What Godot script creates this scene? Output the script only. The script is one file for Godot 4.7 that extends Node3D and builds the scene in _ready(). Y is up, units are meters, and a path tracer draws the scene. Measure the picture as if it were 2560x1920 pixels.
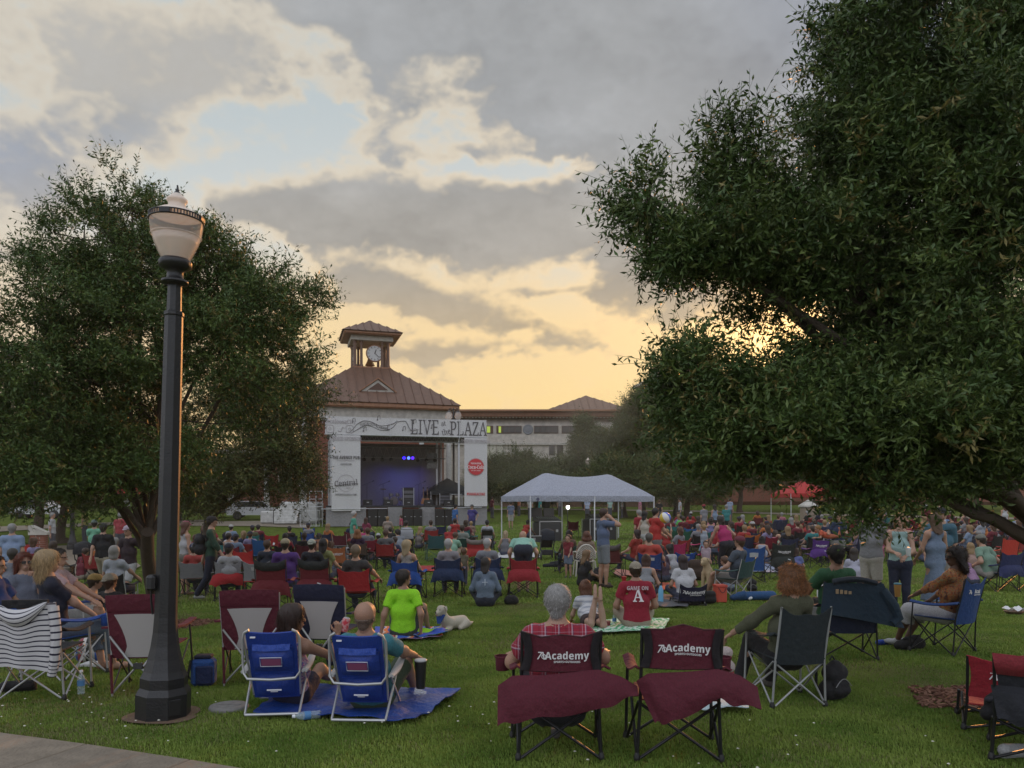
extends Node3D
# A concert lawn at sunset. Distances in metres, y up, the camera stands at the origin and looks along -z.
const FOCAL:=1920.0
const HORIZON:=1265.0
const MIDDLE:=1280.0
const EYE:=1.65
var mats:={}
var meshes:={}
var taken:={}
var rng:=RandomNumberGenerator.new()
var weave: NoiseTexture2D
var weave_bump: NoiseTexture2D
var blotch: NoiseTexture2D
var crease: NoiseTexture2D
var dir_sun:=Vector3(0.385,0.21,-1.0).normalized()

func _ready() -> void:
	rng.seed=7
	camera_and_light()
	textures()
	build_setting()
	build_trees()
	build_backdrop()
	build_stage()
	build_props()
	build_people()

func camera_and_light() -> void:
	var cam:=Camera3D.new()
	cam.name = "camera"
	cam.projection=Camera3D.PROJECTION_FRUSTUM
	cam.near=0.1
	cam.far=3000.0
	cam.size=0.1
	cam.frustum_offset=Vector2(0,0.1*(HORIZON-960.0)/FOCAL)
	cam.position=Vector3(0,EYE,0)
	cam.current=true
	add_child(cam)
	var env:=Environment.new()
	env.background_mode=Environment.BG_SKY
	env.tonemap_mode=Environment.TONE_MAPPER_LINEAR
	env.tonemap_exposure=1.0
	env.sdfgi_enabled=true
	env.ssao_enabled=true
	env.ssil_enabled=true
	var sky:=Sky.new()
	var pano:=PanoramaSkyMaterial.new()
	pano.panorama=ImageTexture.create_from_image(paint_sky())
	sky.sky_material=pano
	env.sky=sky
	env.fog_enabled=true
	env.fog_density=0.0006
	env.fog_light_color=Color(1.0,0.93,0.82)
	env.volumetric_fog_enabled=true
	env.volumetric_fog_density=0.0
	var we:=WorldEnvironment.new()
	we.name = "world_environment"
	we.environment=env
	add_child(we)
	var sun:=DirectionalLight3D.new()
	sun.name = "sun"
	sun.light_color=Color(1.0,0.66,0.36)
	sun.light_energy=0.6
	sun.light_angular_distance=2.0
	sun.shadow_enabled=true
	sun.look_at_from_position(dir_sun*100.0,Vector3.ZERO)
	add_child(sun)

# --- the sky: air and clouds, laid out by direction (x = tangent of the azimuth, y = tangent of the height) ---
const CLOUDS:=[
	[1750,100,760,270,8,1.3],[2350,280,620,330,0,1.1],[1330,40,440,190,6,1.1],[1540,320,420,95,12,0.9],[960,20,330,110,5,0.55],
	[1950,500,460,130,0,0.9],[950,315,85,75,30,0.75],[1020,385,60,35,20,0.6],[1170,385,110,38,0,0.7],[1010,235,90,40,25,0.4],
	[120,110,330,190,0,0.6],[500,90,190,150,-20,0.62],[330,260,190,110,15,0.55],[720,200,150,70,8,0.55],[120,330,200,70,0,0.4],
	[60,430,300,110,0,0.95],[90,640,260,60,0,0.6],[690,510,260,70,-6,0.75],[1010,540,360,95,0,1.25],[830,560,200,70,0,0.7],[1380,540,330,95,-4,1.1],
	[1610,590,260,160,0,1.0],[1080,640,420,50,4,0.7],[1600,720,180,70,0,0.9],[960,715,200,38,14,1.1],[1160,775,230,30,12,0.85],
	[1330,825,150,16,4,0.7],[1130,862,250,20,1,0.9],[1370,735,170,20,0,0.8],[1390,665,110,55,0,-1.1],[1470,428,170,26,-3,-0.8],
	[700,330,330,75,4,-0.7],[1230,432,240,32,4,-0.6],[700,610,120,60,0,-0.4],[1700,690,90,40,0,-0.3],[2300,760,380,90,0,0.55],[420,760,260,60,0,0.5],
]

func ss(a: float,b: float,x: float) -> float:
	var t:=clampf((x-a)/(b-a),0.0,1.0)
	return t*t*(3.0-2.0*t)

func sky_color(az: float,el: float,n1: FastNoiseLite,n2: FastNoiseLite) -> Color:
	var cosel:=cos(el)
	var d:=Vector3(sin(az)*cosel,sin(el),-cos(az)*cosel)
	var warp:=n2.get_noise_3d(d.x*260.0,d.y*420.0,d.z*260.0)
	var fb:=n1.get_noise_3d(d.x*100.0+warp*5.0,d.y*190.0+warp*5.0,d.z*100.0)
	# everywhere: broken cloud over a pale blue, brighter and bluer out of view to light the foreground
	var sunward:=clampf(d.dot(dir_sun),-1.0,1.0)
	var toward:=0.5+0.5*sunward
	var air:=Color(1.15,1.27,1.5).lerp(Color(0.66,0.73,0.78),toward)
	air=air.lerp(Color(0.62,0.56,0.52),ss(0.35,0.0,el)*0.7)
	var cl:=Color(1.15,1.2,1.33).lerp(Color(0.46,0.47,0.48),toward)
	var dens:=ss(-0.12,0.22,fb+0.12)
	var far_c:=air.lerp(cl,dens)
	var front:=ss(1.25,0.8,absf(az))*ss(0.95,0.6,el)
	if front<=0.0:
		return far_c
	var x:=tan(az)
	var y:=tan(el)/cos(az)
	var px:=MIDDLE+FOCAL*x
	var py:=HORIZON-FOCAL*y
	var wx:=px+warp*55.0+fb*70.0
	var wy:=py+n2.get_noise_3d(d.x*260.0+40.0,d.y*420.0,d.z*260.0)*28.0-fb*45.0
	var f:=0.0
	for c in CLOUDS:
		var ux: float=wx-c[0]
		var uy: float=wy-c[1]
		if absf(ux)>1700.0:
			continue
		var a: float=c[4]*0.0174533
		var rx: float=(ux*cos(a)+uy*sin(a))/c[2]
		var ry: float=(uy*cos(a)-ux*sin(a))/c[3]
		var q:=rx*rx+ry*ry
		if q<9.0:
			f+=c[5]*exp(-q)
	var fine:=n2.get_noise_3d(d.x*900.0,d.y*1500.0,d.z*900.0)
	var dd:=f*0.85+fb*1.05+warp*0.18+fine*0.22
	# clear air: pale blue above, yellow toward the horizon
	var t:=clampf(py,-400.0,1300.0)
	var clear:=Color(0.52,0.585,0.61)
	clear=clear.lerp(Color(0.62,0.66,0.66),ss(200.0,560.0,t))
	clear=clear.lerp(Color(0.95,0.72,0.39),ss(520.0,860.0,t))
	clear=clear.lerp(Color(1.02,0.75,0.34),ss(860.0,1100.0,t))
	clear=clear.lerp(Color(0.95,0.73,0.44),ss(1080.0,1265.0,t))
	clear=clear.lerp(Color(0.78,0.68,0.60),ss(700.0,-300.0,px)*ss(500.0,900.0,t)*0.7)
	var sx:=px-2010.0
	var sy:=py-850.0
	var r2:=sx*sx+sy*sy
	var glow:=exp(-r2/42000.0)*1.9+exp(-r2/360000.0)*0.2
	var warm:=0.35+0.65*exp(-(pow(px-1700.0,2.0)/1.6e6+pow(py-800.0,2.0)/3.0e5))
	var edge:=Color(0.68,0.60,0.50).lerp(Color(1.0,0.74,0.40),warm)
	var core:=Color(0.365,0.378,0.392)
	core=core.lerp(Color(0.29,0.325,0.41),ss(1500.0,2560.0,px)*ss(450.0,0.0,py))
	core=core.lerp(Color(0.35,0.39,0.47),ss(450.0,0.0,px)*ss(200.0,450.0,py))
	core=core.lerp(Color(0.52,0.415,0.275),ss(520.0,820.0,py)*0.85)
	core=core.lerp(Color(0.42,0.395,0.355),ss(330.0,560.0,py)*ss(820.0,560.0,py)*0.7)
	core=core*(1.0+fb*0.22+warp*0.1+fine*0.05)
	var thin:=ss(-0.08,0.55,dd)
	var thick:=ss(0.30,0.98,dd)
	if px<800.0 and py<330.0:
		thick *= 1.0-0.32*ss(800.0,500.0,px)*ss(330.0,200.0,py)
	var c2:=clear.lerp(edge,thin*0.56).lerp(core,thick)
	var lit:=glow*(1.0-0.75*thick)
	c2+=Color(1.0,0.55,0.16)*lit
	return far_c.lerp(c2,front)

func paint_sky() -> Image:
	var n1:=FastNoiseLite.new()
	n1.seed=11
	n1.noise_type=FastNoiseLite.TYPE_SIMPLEX_SMOOTH
	n1.frequency=0.045
	n1.fractal_octaves=6
	n1.fractal_gain=0.52
	var n2:=FastNoiseLite.new()
	n2.seed=5
	n2.frequency=0.05
	n2.fractal_octaves=4
	var wide:=512
	var low:=Image.create_empty(wide,wide/2,false,Image.FORMAT_RGBF)
	low.fill(Color(0.03,0.04,0.025))
	for j in wide/4:
		for i in wide:
			low.set_pixel(i,j,sky_color((float(i)+0.5-wide/2.0)/wide*TAU,PI/2.0-(float(j)+0.5)/wide*TAU,n1,n2))
	for j in range(wide/4,wide/4+3):
		for i in wide:
			low.set_pixel(i,j,low.get_pixel(i,wide/4-1))
	var big:=4096
	low.resize(big,big/2,Image.INTERPOLATE_BILINEAR)
	var x0:=big/2-470
	var y0:=600
	var w:=940
	var h:=1024-y0+12
	var bands:=32
	var parts: Array[Image]=[]
	parts.resize(bands)
	var task:=func(b: int) -> void:
		var hh:=h/bands+1
		var im:=Image.create_empty(w,hh,false,Image.FORMAT_RGBF)
		for j in hh:
			var el: float=PI/2.0-(float(y0+b*hh+j)+0.5)/big*TAU
			for i in w:
				im.set_pixel(i,j,sky_color((float(x0+i)+0.5-big/2.0)/big*TAU,el,n1,n2))
		parts[b]=im
	var id:=WorkerThreadPool.add_group_task(task,bands)
	WorkerThreadPool.wait_for_group_task_completion(id)
	for b in bands:
		low.blit_rect(parts[b],Rect2i(0,0,w,h/bands+1),Vector2i(x0,y0+b*(h/bands+1)))
	# the panorama's seam lies straight ahead: swap the halves
	var out:=Image.create_empty(big,big/2,false,Image.FORMAT_RGBF)
	out.blit_rect(low,Rect2i(0,0,big/2,big/2),Vector2i(big/2,0))
	out.blit_rect(low,Rect2i(big/2,0,big/2,big/2),Vector2i(0,0))
	return out

# --- places: from a point of the photograph on the ground, or at a known depth, to metres ---
func rise(d: float) -> float:
	return 0.03*clampf(d-40.0,0.0,60.0)

# the lawn dips in the middle and falls away a little to the left
func ground(x: float,d: float) -> float:
	return rise(d)-0.24*ss(6.0,15.0,d)*ss(37.0,22.0,d)-0.22*ss(-2.8,-9.0,x)*ss(5.6,9.0,d)*ss(46.0,30.0,d)

func gp(px: float,py: float) -> Vector3:
	var k:=maxf((py-HORIZON)/FOCAL,0.0005)
	var d:=EYE/k
	if d>40.0:
		d=minf((EYE+1.2)/(k+0.03),100.0)
	else:
		for i in 8:
			d=(EYE-ground((px-MIDDLE)/FOCAL*d,d))/k
	var x:=(px-MIDDLE)/FOCAL*d
	return Vector3(x,ground(x,d),-d)

func gd(px: float,d: float) -> Vector3:
	var x:=(px-MIDDLE)/FOCAL*d
	return Vector3(x,ground(x,d),-d)

func at(px: float,py: float,d: float) -> Vector3:
	return Vector3((px-MIDDLE)/FOCAL*d,EYE-(py-HORIZON)/FOCAL*d,-d)


# --- mesh building ---
class MB:
	var v:=PackedVector3Array()
	var ix:=PackedInt32Array()
	var uv:=PackedVector2Array()
	func pt(p: Vector3,u:=0.0,w:=0.0) -> int:
		v.append(p)
		uv.append(Vector2(u,w))
		return v.size()-1
	func t3(a: int,b: int,c: int) -> void:
		ix.append(a)
		ix.append(c)
		ix.append(b)
	func quad(a: Vector3,b: Vector3,c: Vector3,d: Vector3) -> void:
		var i:=pt(a,0,1)
		pt(b,1,1)
		pt(c,1,0)
		pt(d,0,0)
		t3(i,i+1,i+2)
		t3(i,i+2,i+3)
	func tri(a: Vector3,b: Vector3,c: Vector3) -> void:
		var i:=pt(a)
		pt(b,1)
		pt(c,1,1)
		t3(i,i+1,i+2)
	# a box with chamfered edges
	func box(c: Vector3,s: Vector3,b:=Basis(),r:=-1.0) -> MB:
		var h:=s*0.5
		if r<0.0:
			r=minf(minf(h.x,h.y),h.z)*0.18
		var sg:=[-1.0,1.0]
		for ax in 3:
			for s0 in sg:
				var p:=[]
				for k in [[-1,-1],[1,-1],[1,1],[-1,1]]:
					var q:=Vector3()
					q[ax]=s0*h[ax]
					q[(ax+1) % 3]=k[0]*(h[(ax+1) % 3]-r)
					q[(ax+2) % 3]=k[1]*(h[(ax+2) % 3]-r)
					p.append(c+b*q)
				if s0>0:
					quad(p[0],p[1],p[2],p[3])
				else:
					quad(p[3],p[2],p[1],p[0])
		if r<=0.0:
			return self
		for ax in 3:
			var a1:=(ax+1) % 3
			var a2:=(ax+2) % 3
			for s1 in sg:
				for s2 in sg:
					var p:=[]
					for k in [[-1,0],[1,0],[1,1],[-1,1]]:
						var q:=Vector3()
						q[ax]=k[0]*(h[ax]-r)
						q[a1]=s1*(h[a1]-(r if k[1] else 0.0))
						q[a2]=s2*(h[a2]-(0.0 if k[1] else r))
						p.append(c+b*q)
					if s1*s2>0:
						quad(p[0],p[1],p[2],p[3])
					else:
						quad(p[3],p[2],p[1],p[0])
		for s0 in sg:
			for s1 in sg:
				for s2 in sg:
					var p0:=c+b*Vector3(s0*h.x,s1*(h.y-r),s2*(h.z-r))
					var p1:=c+b*Vector3(s0*(h.x-r),s1*h.y,s2*(h.z-r))
					var p2:=c+b*Vector3(s0*(h.x-r),s1*(h.y-r),s2*h.z)
					if s0*s1*s2>0:
						tri(p0,p1,p2)
					else:
						tri(p0,p2,p1)
		return self
	func tube(pts: Array,r0: float,r1:=-1.0,seg:=6,cap:=true) -> MB:
		if r1<0.0:
			r1=r0
		var n:=pts.size()
		var prev:=Vector3.ZERO
		var first:=v.size()
		for k in n:
			var p: Vector3=pts[k]
			var dir: Vector3=((pts[k+1] if k<n-1 else p)-(pts[k-1] if k>0 else p)).normalized()
			var side:=prev
			if k==0:
				side=dir.cross(Vector3.UP if absf(dir.y)<0.9 else Vector3.RIGHT).normalized()
			else:
				side=(side-dir*side.dot(dir)).normalized()
			prev=side
			var up:=side.cross(dir)
			var r:=lerpf(r0,r1,float(k)/maxf(1.0,n-1))
			for i in seg+1:
				var a:=TAU*i/seg
				pt(p+(side*cos(a)+up*sin(a))*r,float(i)/seg,float(k)/maxf(1.0,n-1))
		for k in n-1:
			for i in seg:
				var a:=first+k*(seg+1)+i
				t3(a,a+seg+1,a+seg+2)
				t3(a,a+seg+2,a+1)
		if cap:
			for e in [0,n-1]:
				var c:=pt(pts[e])
				var base: int=first+e*(seg+1)
				var ring:=[]
				for i in seg:
					ring.append(pt(v[base+i]))
				for i in seg:
					if e==0:
						t3(c,ring[i],ring[(i+1) % seg])
					else:
						t3(c,ring[(i+1) % seg],ring[i])
		return self
	# profile of (radius, height), turned about y; smooth along, sharp where a point is repeated
	func lathe(prof: Array,seg:=24,xf:=Transform3D(),turn:=0.0) -> MB:
		var first:=v.size()
		for k in prof.size():
			for i in seg+1:
				var a:=TAU*i/seg+turn
				pt(xf*Vector3(prof[k][0]*cos(a),prof[k][1],prof[k][0]*sin(a)),float(i)/seg,float(k)/prof.size())
		for k in prof.size()-1:
			for i in seg:
				var a:=first+k*(seg+1)+i
				t3(a,a+seg+1,a+seg+2)
				t3(a,a+seg+2,a+1)
		return self
	func facet(prof: Array,seg:=8,xf:=Transform3D(),turn:=0.0) -> MB:
		for k in prof.size()-1:
			for i in seg:
				var a:=TAU*i/seg+turn
				var b:=TAU*(i+1)/seg+turn
				var r0: float=prof[k][0]
				var r1: float=prof[k+1][0]
				quad(xf*Vector3(r0*cos(b),prof[k][1],r0*sin(b)),xf*Vector3(r0*cos(a),prof[k][1],r0*sin(a)),xf*Vector3(r1*cos(a),prof[k+1][1],r1*sin(a)),xf*Vector3(r1*cos(b),prof[k+1][1],r1*sin(b)))
		return self
	# a sheet f(u, w) with thickness th along its normal
	func sheet(nu: int,nw: int,f: Callable,th:=0.006) -> MB:
		var pos:=[]
		for j in nw+1:
			for i in nu+1:
				pos.append(f.call(float(i)/nu,float(j)/nw))
		var nor:=[]
		for j in nw+1:
			for i in nu+1:
				var a: Vector3=pos[j*(nu+1)+mini(i+1,nu)]-pos[j*(nu+1)+maxi(i-1,0)]
				var b: Vector3=pos[mini(j+1,nw)*(nu+1)+i]-pos[maxi(j-1,0)*(nu+1)+i]
				nor.append(a.cross(b).normalized()*th*0.5)
		var sides:=[1.0,-1.0] if th>0.0 else [1.0]
		var firsts:=[]
		for s in sides:
			var first:=v.size()
			firsts.append(first)
			for j in nw+1:
				for i in nu+1:
					var k:=j*(nu+1)+i
					pt(pos[k]+nor[k]*s,float(i)/nu,float(j)/nw)
			for j in nw:
				for i in nu:
					var a:=first+j*(nu+1)+i
					if s>0:
						t3(a,a+1,a+nu+2)
						t3(a,a+nu+2,a+nu+1)
					else:
						t3(a,a+nu+2,a+1)
						t3(a,a+nu+1,a+nu+2)
		if th>0.0:
			var loop:=[]
			for i in nu+1: loop.append(i)
			for j in range(1,nw+1): loop.append(j*(nu+1)+nu)
			for i in range(nu-1,-1,-1): loop.append(nw*(nu+1)+i)
			for j in range(nw-1,0,-1): loop.append(j*(nu+1))
			for k in loop.size():
				var a: int=loop[k]
				var b: int=loop[(k+1) % loop.size()]
				quad(v[firsts[1]+a],v[firsts[1]+b],v[firsts[0]+b],v[firsts[0]+a])
		return self
	# a flat outline (xy) pushed out along z to both sides
	func slab(outline: Array,th: float,xf:=Transform3D()) -> MB:
		var poly:=PackedVector2Array(outline)
		if Geometry2D.is_polygon_clockwise(poly):
			poly.reverse()
		var t:=Geometry2D.triangulate_polygon(poly)
		for s in [1.0,-1.0]:
			var first:=v.size()
			for p in poly:
				pt(xf*Vector3(p.x,p.y,s*th*0.5),p.x,-p.y)
			for k in range(0,t.size(),3):
				if s>0:
					t3(first+t[k],first+t[k+1],first+t[k+2])
				else:
					t3(first+t[k],first+t[k+2],first+t[k+1])
		for k in poly.size():
			var a:=poly[k]
			var b:=poly[(k+1) % poly.size()]
			quad(xf*Vector3(a.x,a.y,-th*0.5),xf*Vector3(b.x,b.y,-th*0.5),xf*Vector3(b.x,b.y,th*0.5),xf*Vector3(a.x,a.y,th*0.5))
		return self
	func done() -> ArrayMesh:
		var n:=PackedVector3Array()
		n.resize(v.size())
		for k in range(0,ix.size(),3):
			var a:=v[ix[k]]
			var f:=(v[ix[k+2]]-a).cross(v[ix[k+1]]-a)
			n[ix[k]]+=f
			n[ix[k+1]]+=f
			n[ix[k+2]]+=f
		for k in n.size():
			n[k]=n[k].normalized() if n[k].length_squared()>1e-20 else Vector3.UP
		var arr:=[]
		arr.resize(Mesh.ARRAY_MAX)
		arr[Mesh.ARRAY_VERTEX]=v
		arr[Mesh.ARRAY_NORMAL]=n
		arr[Mesh.ARRAY_TEX_UV]=uv
		arr[Mesh.ARRAY_INDEX]=ix
		var m:=ArrayMesh.new()
		m.add_surface_from_arrays(Mesh.PRIMITIVE_TRIANGLES,arr)
		return m

func numbered(called: String) -> String:
	taken[called]=taken.get(called,-1)+1
	return called if taken[called]==0 else "%s_%03d" % [called,taken[called]]

func tag(o: Node,label: String,category: String,group := "") -> Node:
	o.set_meta("label",label)
	o.set_meta("category",category)
	if group != "":
		o.set_meta("group",group)
	return o

func thing(called: String,label: String,category: String,where:=Vector3.ZERO,turn:=0.0,group := "") -> Node3D:
	var o:=Node3D.new()
	o.name=numbered(called)
	add_child(o)
	o.position=where
	o.rotation.y=turn
	tag(o,label,category,group)
	return o

func part(called: String,m: Mesh,material: Material,parent: Node,xf:=Transform3D()) -> MeshInstance3D:
	var o:=MeshInstance3D.new()
	o.name=called
	o.mesh=m
	o.material_override=material
	o.transform=xf
	parent.add_child(o,true)
	return o

func solo(called: String,m: Mesh,material: Material,label: String,category: String,where:=Vector3.ZERO,turn:=0.0,group := "") -> MeshInstance3D:
	var o:=part(numbered(called),m,material,self)
	o.position=where
	o.rotation.y=turn
	tag(o,label,category,group)
	return o

func struct(called: String,m: Mesh,material: Material) -> MeshInstance3D:
	var o:=part(numbered(called),m,material,self)
	o.set_meta("kind","structure")
	return o

func cached(key: String,make: Callable) -> Mesh:
	if not meshes.has(key):
		meshes[key]=make.call()
	return meshes[key]

func xf(p: Vector3,b:=Basis()) -> Transform3D:
	return Transform3D(b,p)

# --- materials ---
func noise_tex(seed_: int,freq: float,octaves: int,lo: float,hi: float,size:=512,bump:=false) -> NoiseTexture2D:
	var n:=FastNoiseLite.new()
	n.seed=seed_
	n.frequency=freq
	n.fractal_octaves=octaves
	var t:=NoiseTexture2D.new()
	t.width=size
	t.height=size
	t.seamless=true
	t.noise=n
	if bump:
		t.as_normal_map=true
		t.bump_strength=hi
	else:
		var g:=Gradient.new()
		g.set_color(0,Color(lo,lo,lo))
		g.set_color(1,Color(hi,hi,hi))
		t.color_ramp=g
	return t

func textures() -> void:
	weave=noise_tex(3,0.08,4,0.72,1.0,256)
	weave_bump=noise_tex(4,0.10,3,0,3.0,256,true)
	blotch=noise_tex(5,0.008,3,0.84,1.0)
	crease=noise_tex(6,0.016,4,0,7.0,256,true)

func lin(r: float,g: float,b: float) -> Color:
	return Color(r,g,b)

# a base colour from how a thing that faces the camera in the open shade shows (0..255), given the light there
func seen(r: float,g: float,b: float) -> Color:
	var c:=Color(r/255.0,g/255.0,b/255.0).srgb_to_linear()
	return Color(clampf(c.r/0.23,0.008,0.82),clampf(c.g/0.245,0.008,0.82),clampf(c.b/0.29,0.008,0.82))

func plain(c: Color,rough:=0.7,metal:=0.0) -> StandardMaterial3D:
	var key := "p%s%.2f%.2f" % [c.to_html(),rough,metal]
	if not mats.has(key):
		var m:=StandardMaterial3D.new()
		m.albedo_color=c.linear_to_srgb()
		m.roughness=rough
		m.metallic=metal
		mats[key]=m
	return mats[key]

# cloth: mottled weave with creases
func cloth(c: Color,rough:=0.85,size:=9.0) -> StandardMaterial3D:
	var key := "c%s%.2f%.1f" % [c.to_html(),rough,size]
	if not mats.has(key):
		var m:=StandardMaterial3D.new()
		m.albedo_color=c.linear_to_srgb()
		m.albedo_texture=weave
		m.roughness=rough
		m.normal_enabled=true
		m.normal_texture=crease
		m.normal_scale=1.0
		m.uv1_triplanar=true
		m.uv1_scale=Vector3.ONE*size*0.35
		m.rim_enabled=true
		m.rim=0.15
		m.rim_tint=0.6
		mats[key]=m
	return mats[key]

func rough_mat(c: Color,rough:=0.9,size:=1.0,tex: Texture2D=null,bump: Texture2D=null,bump_scale:=0.6,world:=false) -> StandardMaterial3D:
	var m:=StandardMaterial3D.new()
	m.albedo_color=c.linear_to_srgb()
	m.albedo_texture=tex if tex else blotch
	m.roughness=rough
	m.uv1_triplanar=true
	m.uv1_world_triplanar=world
	m.uv1_scale=Vector3.ONE*size
	if bump:
		m.normal_enabled=true
		m.normal_texture=bump
		m.normal_scale=bump_scale
	return m

func skin(tone:=0) -> StandardMaterial3D:
	var tones:=[Color(0.50,0.29,0.20),Color(0.42,0.235,0.155),Color(0.36,0.19,0.12),Color(0.13,0.062,0.038),Color(0.56,0.35,0.26)]
	var key := "skin%d" % tone
	if not mats.has(key):
		var m:=rough_mat(tones[tone],0.55,6.0,weave)
		m.subsurf_scatter_enabled=true
		m.subsurf_scatter_strength=0.05
		mats[key]=m
	return mats[key]

func hair_mat(c: Color) -> StandardMaterial3D:
	var key := "h" + c.to_html()
	if not mats.has(key):
		mats[key]=rough_mat(c,0.6,14.0,weave,weave_bump,1.0)
	return mats[key]

# lettering: flat print a few millimetres thick
func letters(text: String,height: float,depth:=0.004,serif:=false,bold:=false,italic:=false) -> TextMesh:
	var t:=TextMesh.new()
	t.text=text
	var f:=SystemFont.new()
	f.font_names=PackedStringArray(["Droid Serif" if serif else "Droid Sans"])
	f.font_weight=700 if bold else 400
	f.font_italic=italic
	t.font=f
	t.font_size=64
	t.pixel_size=height/46.0
	t.depth=depth
	t.curve_step=2.0
	return t


# --- the setting ---
func ramp_tex(seed_: int,freq: float,octaves: int,stops: Array,size:=1024) -> NoiseTexture2D:
	var t:=noise_tex(seed_,freq,octaves,0,1,size)
	var g:=Gradient.new()
	var offs:=PackedFloat32Array()
	var cols:=PackedColorArray()
	for s in stops:
		offs.append(s[0])
		cols.append((s[1] as Color).linear_to_srgb())
	g.offsets=offs
	g.colors=cols
	t.color_ramp=g
	return t

func build_setting() -> void:
	# the lawn: one sheet to the horizon, rising gently behind the stage
	var b:=MB.new()
	var zs:=[80.0,20.0,0.0,-5.6,-6.3,-7.2,-8.1,-9.0,-10.5,-12.0,-13.5,-15.0,-18.0,-22.0,-24.0,-26.0,-28.0,-30.0,-32.0,-34.0,-36.0,-38.0,-40.0,-42.0,-44.0,-46.0,-60.0,-80.0,-100.0,-160.0,-320.0]
	var xs:=[-320.0,-120.0,-60.0,-30.0,-15.0,-9.0,-8.5,-8.0,-7.5,-7.0,-6.5,-6.0,-5.5,-5.0,-4.5,-4.0,-3.4,-2.8,0.0,15.0,30.0,60.0,120.0,320.0]
	for z in zs:
		for x in xs:
			b.pt(Vector3(x,ground(x,-z)-0.012,z))
	for j in zs.size()-1:
		for i in xs.size()-1:
			var a: int=j*xs.size()+i
			b.t3(a,a+1,a+1+xs.size())
			b.t3(a,a+1+xs.size(),a+xs.size())
	var lawn:=rough_mat(Color(1,1,1),0.95,0.35,ramp_tex(21,0.03,6,[[0.25,lin(0.09,0.135,0.024)],[0.5,lin(0.13,0.185,0.032)],[0.75,lin(0.19,0.235,0.05)]]),weave_bump,1.0,true)
	lawn.metallic_specular=0.1
	lawn.detail_enabled=true
	lawn.detail_blend_mode=BaseMaterial3D.BLEND_MODE_MUL
	lawn.detail_albedo=noise_tex(22,0.01,4,0.62,1.0)
	lawn.detail_uv_layer=BaseMaterial3D.DETAIL_UV_1
	struct("lawn",b.done(),lawn)
	# the pavement in front, slab by slab, its edge sweeping away to the left
	var con:=rough_mat(lin(0.245,0.2,0.15),0.9,0.9,blotch,weave_bump,0.5,true)
	var con2:=rough_mat(lin(0.225,0.185,0.14),0.9,1.1,blotch,weave_bump,0.5,true)
	var walk:=struct("pavement",MB.new().box(Vector3(-1.6,-0.07,-3.0),Vector3(0.5,0.04,0.5)).done(),con)
	var pts:=[]
	for k in 16:
		var t:=(k-6)*0.93
		pts.append(Vector3(-2.08+0.925*t+0.012*t*t,0,-4.97+0.37*t+0.022*t*t))
	for k in 15:
		var p: Vector3=pts[k]
		var q: Vector3=pts[k+1]
		var dp:=(q-p).normalized()
		var inn:=Vector3(-dp.z,0,dp.x)
		var dq: Vector3=((pts[k+2] if k<14 else q+dp)-q).normalized()
		var inq:=Vector3(-dq.z,0,dq.x)
		var g:=dp*0.006
		var slab:=MB.new()
		var w:=1.9
		var y:=0.012
		var a0:=p+g
		var a1:=q-g
		var a2:=q-g+inq*w
		var a3:=p+g+inn*w
		var up:=Vector3.UP*y
		var dn:=Vector3.DOWN*0.05
		var e:=0.007
		var m0:=a0+(inn+dp)*e
		var m1:=a1+(inq-dp)*e
		var m2:=a2+(-inq-dp)*e
		var m3:=a3+(-inn+dp)*e
		slab.quad(m0+up,m3+up,m2+up,m1+up)
		var lo:=Vector3.UP*(y-e)
		for pr in [[a0,a1,m0,m1],[a1,a2,m1,m2],[a2,a3,m2,m3],[a3,a0,m3,m0]]:
			slab.quad(pr[1]+lo,pr[0]+lo,pr[2]+up,pr[3]+up)
			slab.quad(pr[1]+dn,pr[0]+dn,pr[0]+lo,pr[1]+lo)
		part("slab",slab.done(),con if k % 2==0 else con2,walk)
	# the bare earth strip along its edge
	var soil:=rough_mat(lin(0.07,0.05,0.032),1.0,3.0,blotch,weave_bump,1.0,true)
	var es:=MB.new()
	for k in 15:
		var p: Vector3=pts[k]
		var q: Vector3=pts[k+1]
		var dp:=(q-p).normalized()
		var out:=Vector3(dp.z,0,-dp.x)*(0.035+0.012*sin(k*2.1))
		es.quad(p-Vector3.UP*0.008,q-Vector3.UP*0.008,q+out-Vector3.UP*0.008,p+out-Vector3.UP*0.008)
	struct("soil_edge",es.done(),soil)
	# the concrete path on the left, and the strips of path and road behind
	path_sheet("path",[[-220,1412],[0,1396],[118,1390],[122,1366],[205,1364],[268,1369],[318,1392],[352,1416],[322,1434],[262,1441],[200,1441],[120,1424],[0,1424],[-220,1440]],con)
	path_sheet("road",[[-300,1322],[0,1317],[140,1312],[235,1308],[520,1300],[520,1303],[235,1315],[150,1320],[0,1330],[-300,1336]],con)
	path_sheet("path",[[440,1315],[640,1316],[720,1319],[775,1322],[780,1306],[640,1303],[440,1306]],con)
	path_sheet("path",[[1195,1275],[1400,1275],[1700,1279],[2000,1288],[2560,1300],[2900,1312],[2900,1306],[2560,1295],[2000,1284],[1700,1276],[1400,1272.5],[1195,1272.5]],con)
	grass()
	mulch(gp(412,1566),0.85,41)
	mulch(gp(2475,1752),0.62,42)
	# bare ring of soil round the lamp foot
	var ring:=MB.new()
	var c:=gp(408,1789)
	ring.sheet(24,2,func(u: float,w: float) -> Vector3: return c+Vector3(cos(u*TAU),0,sin(u*TAU))*lerpf(0.1,0.27+0.03*sin(u*17.0),w)+Vector3.UP*0.006,0.0)
	struct("soil_ring",ring.done(),rough_mat(lin(0.16,0.10,0.065),1.0,3.0,blotch,weave_bump,1.0,true))
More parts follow.
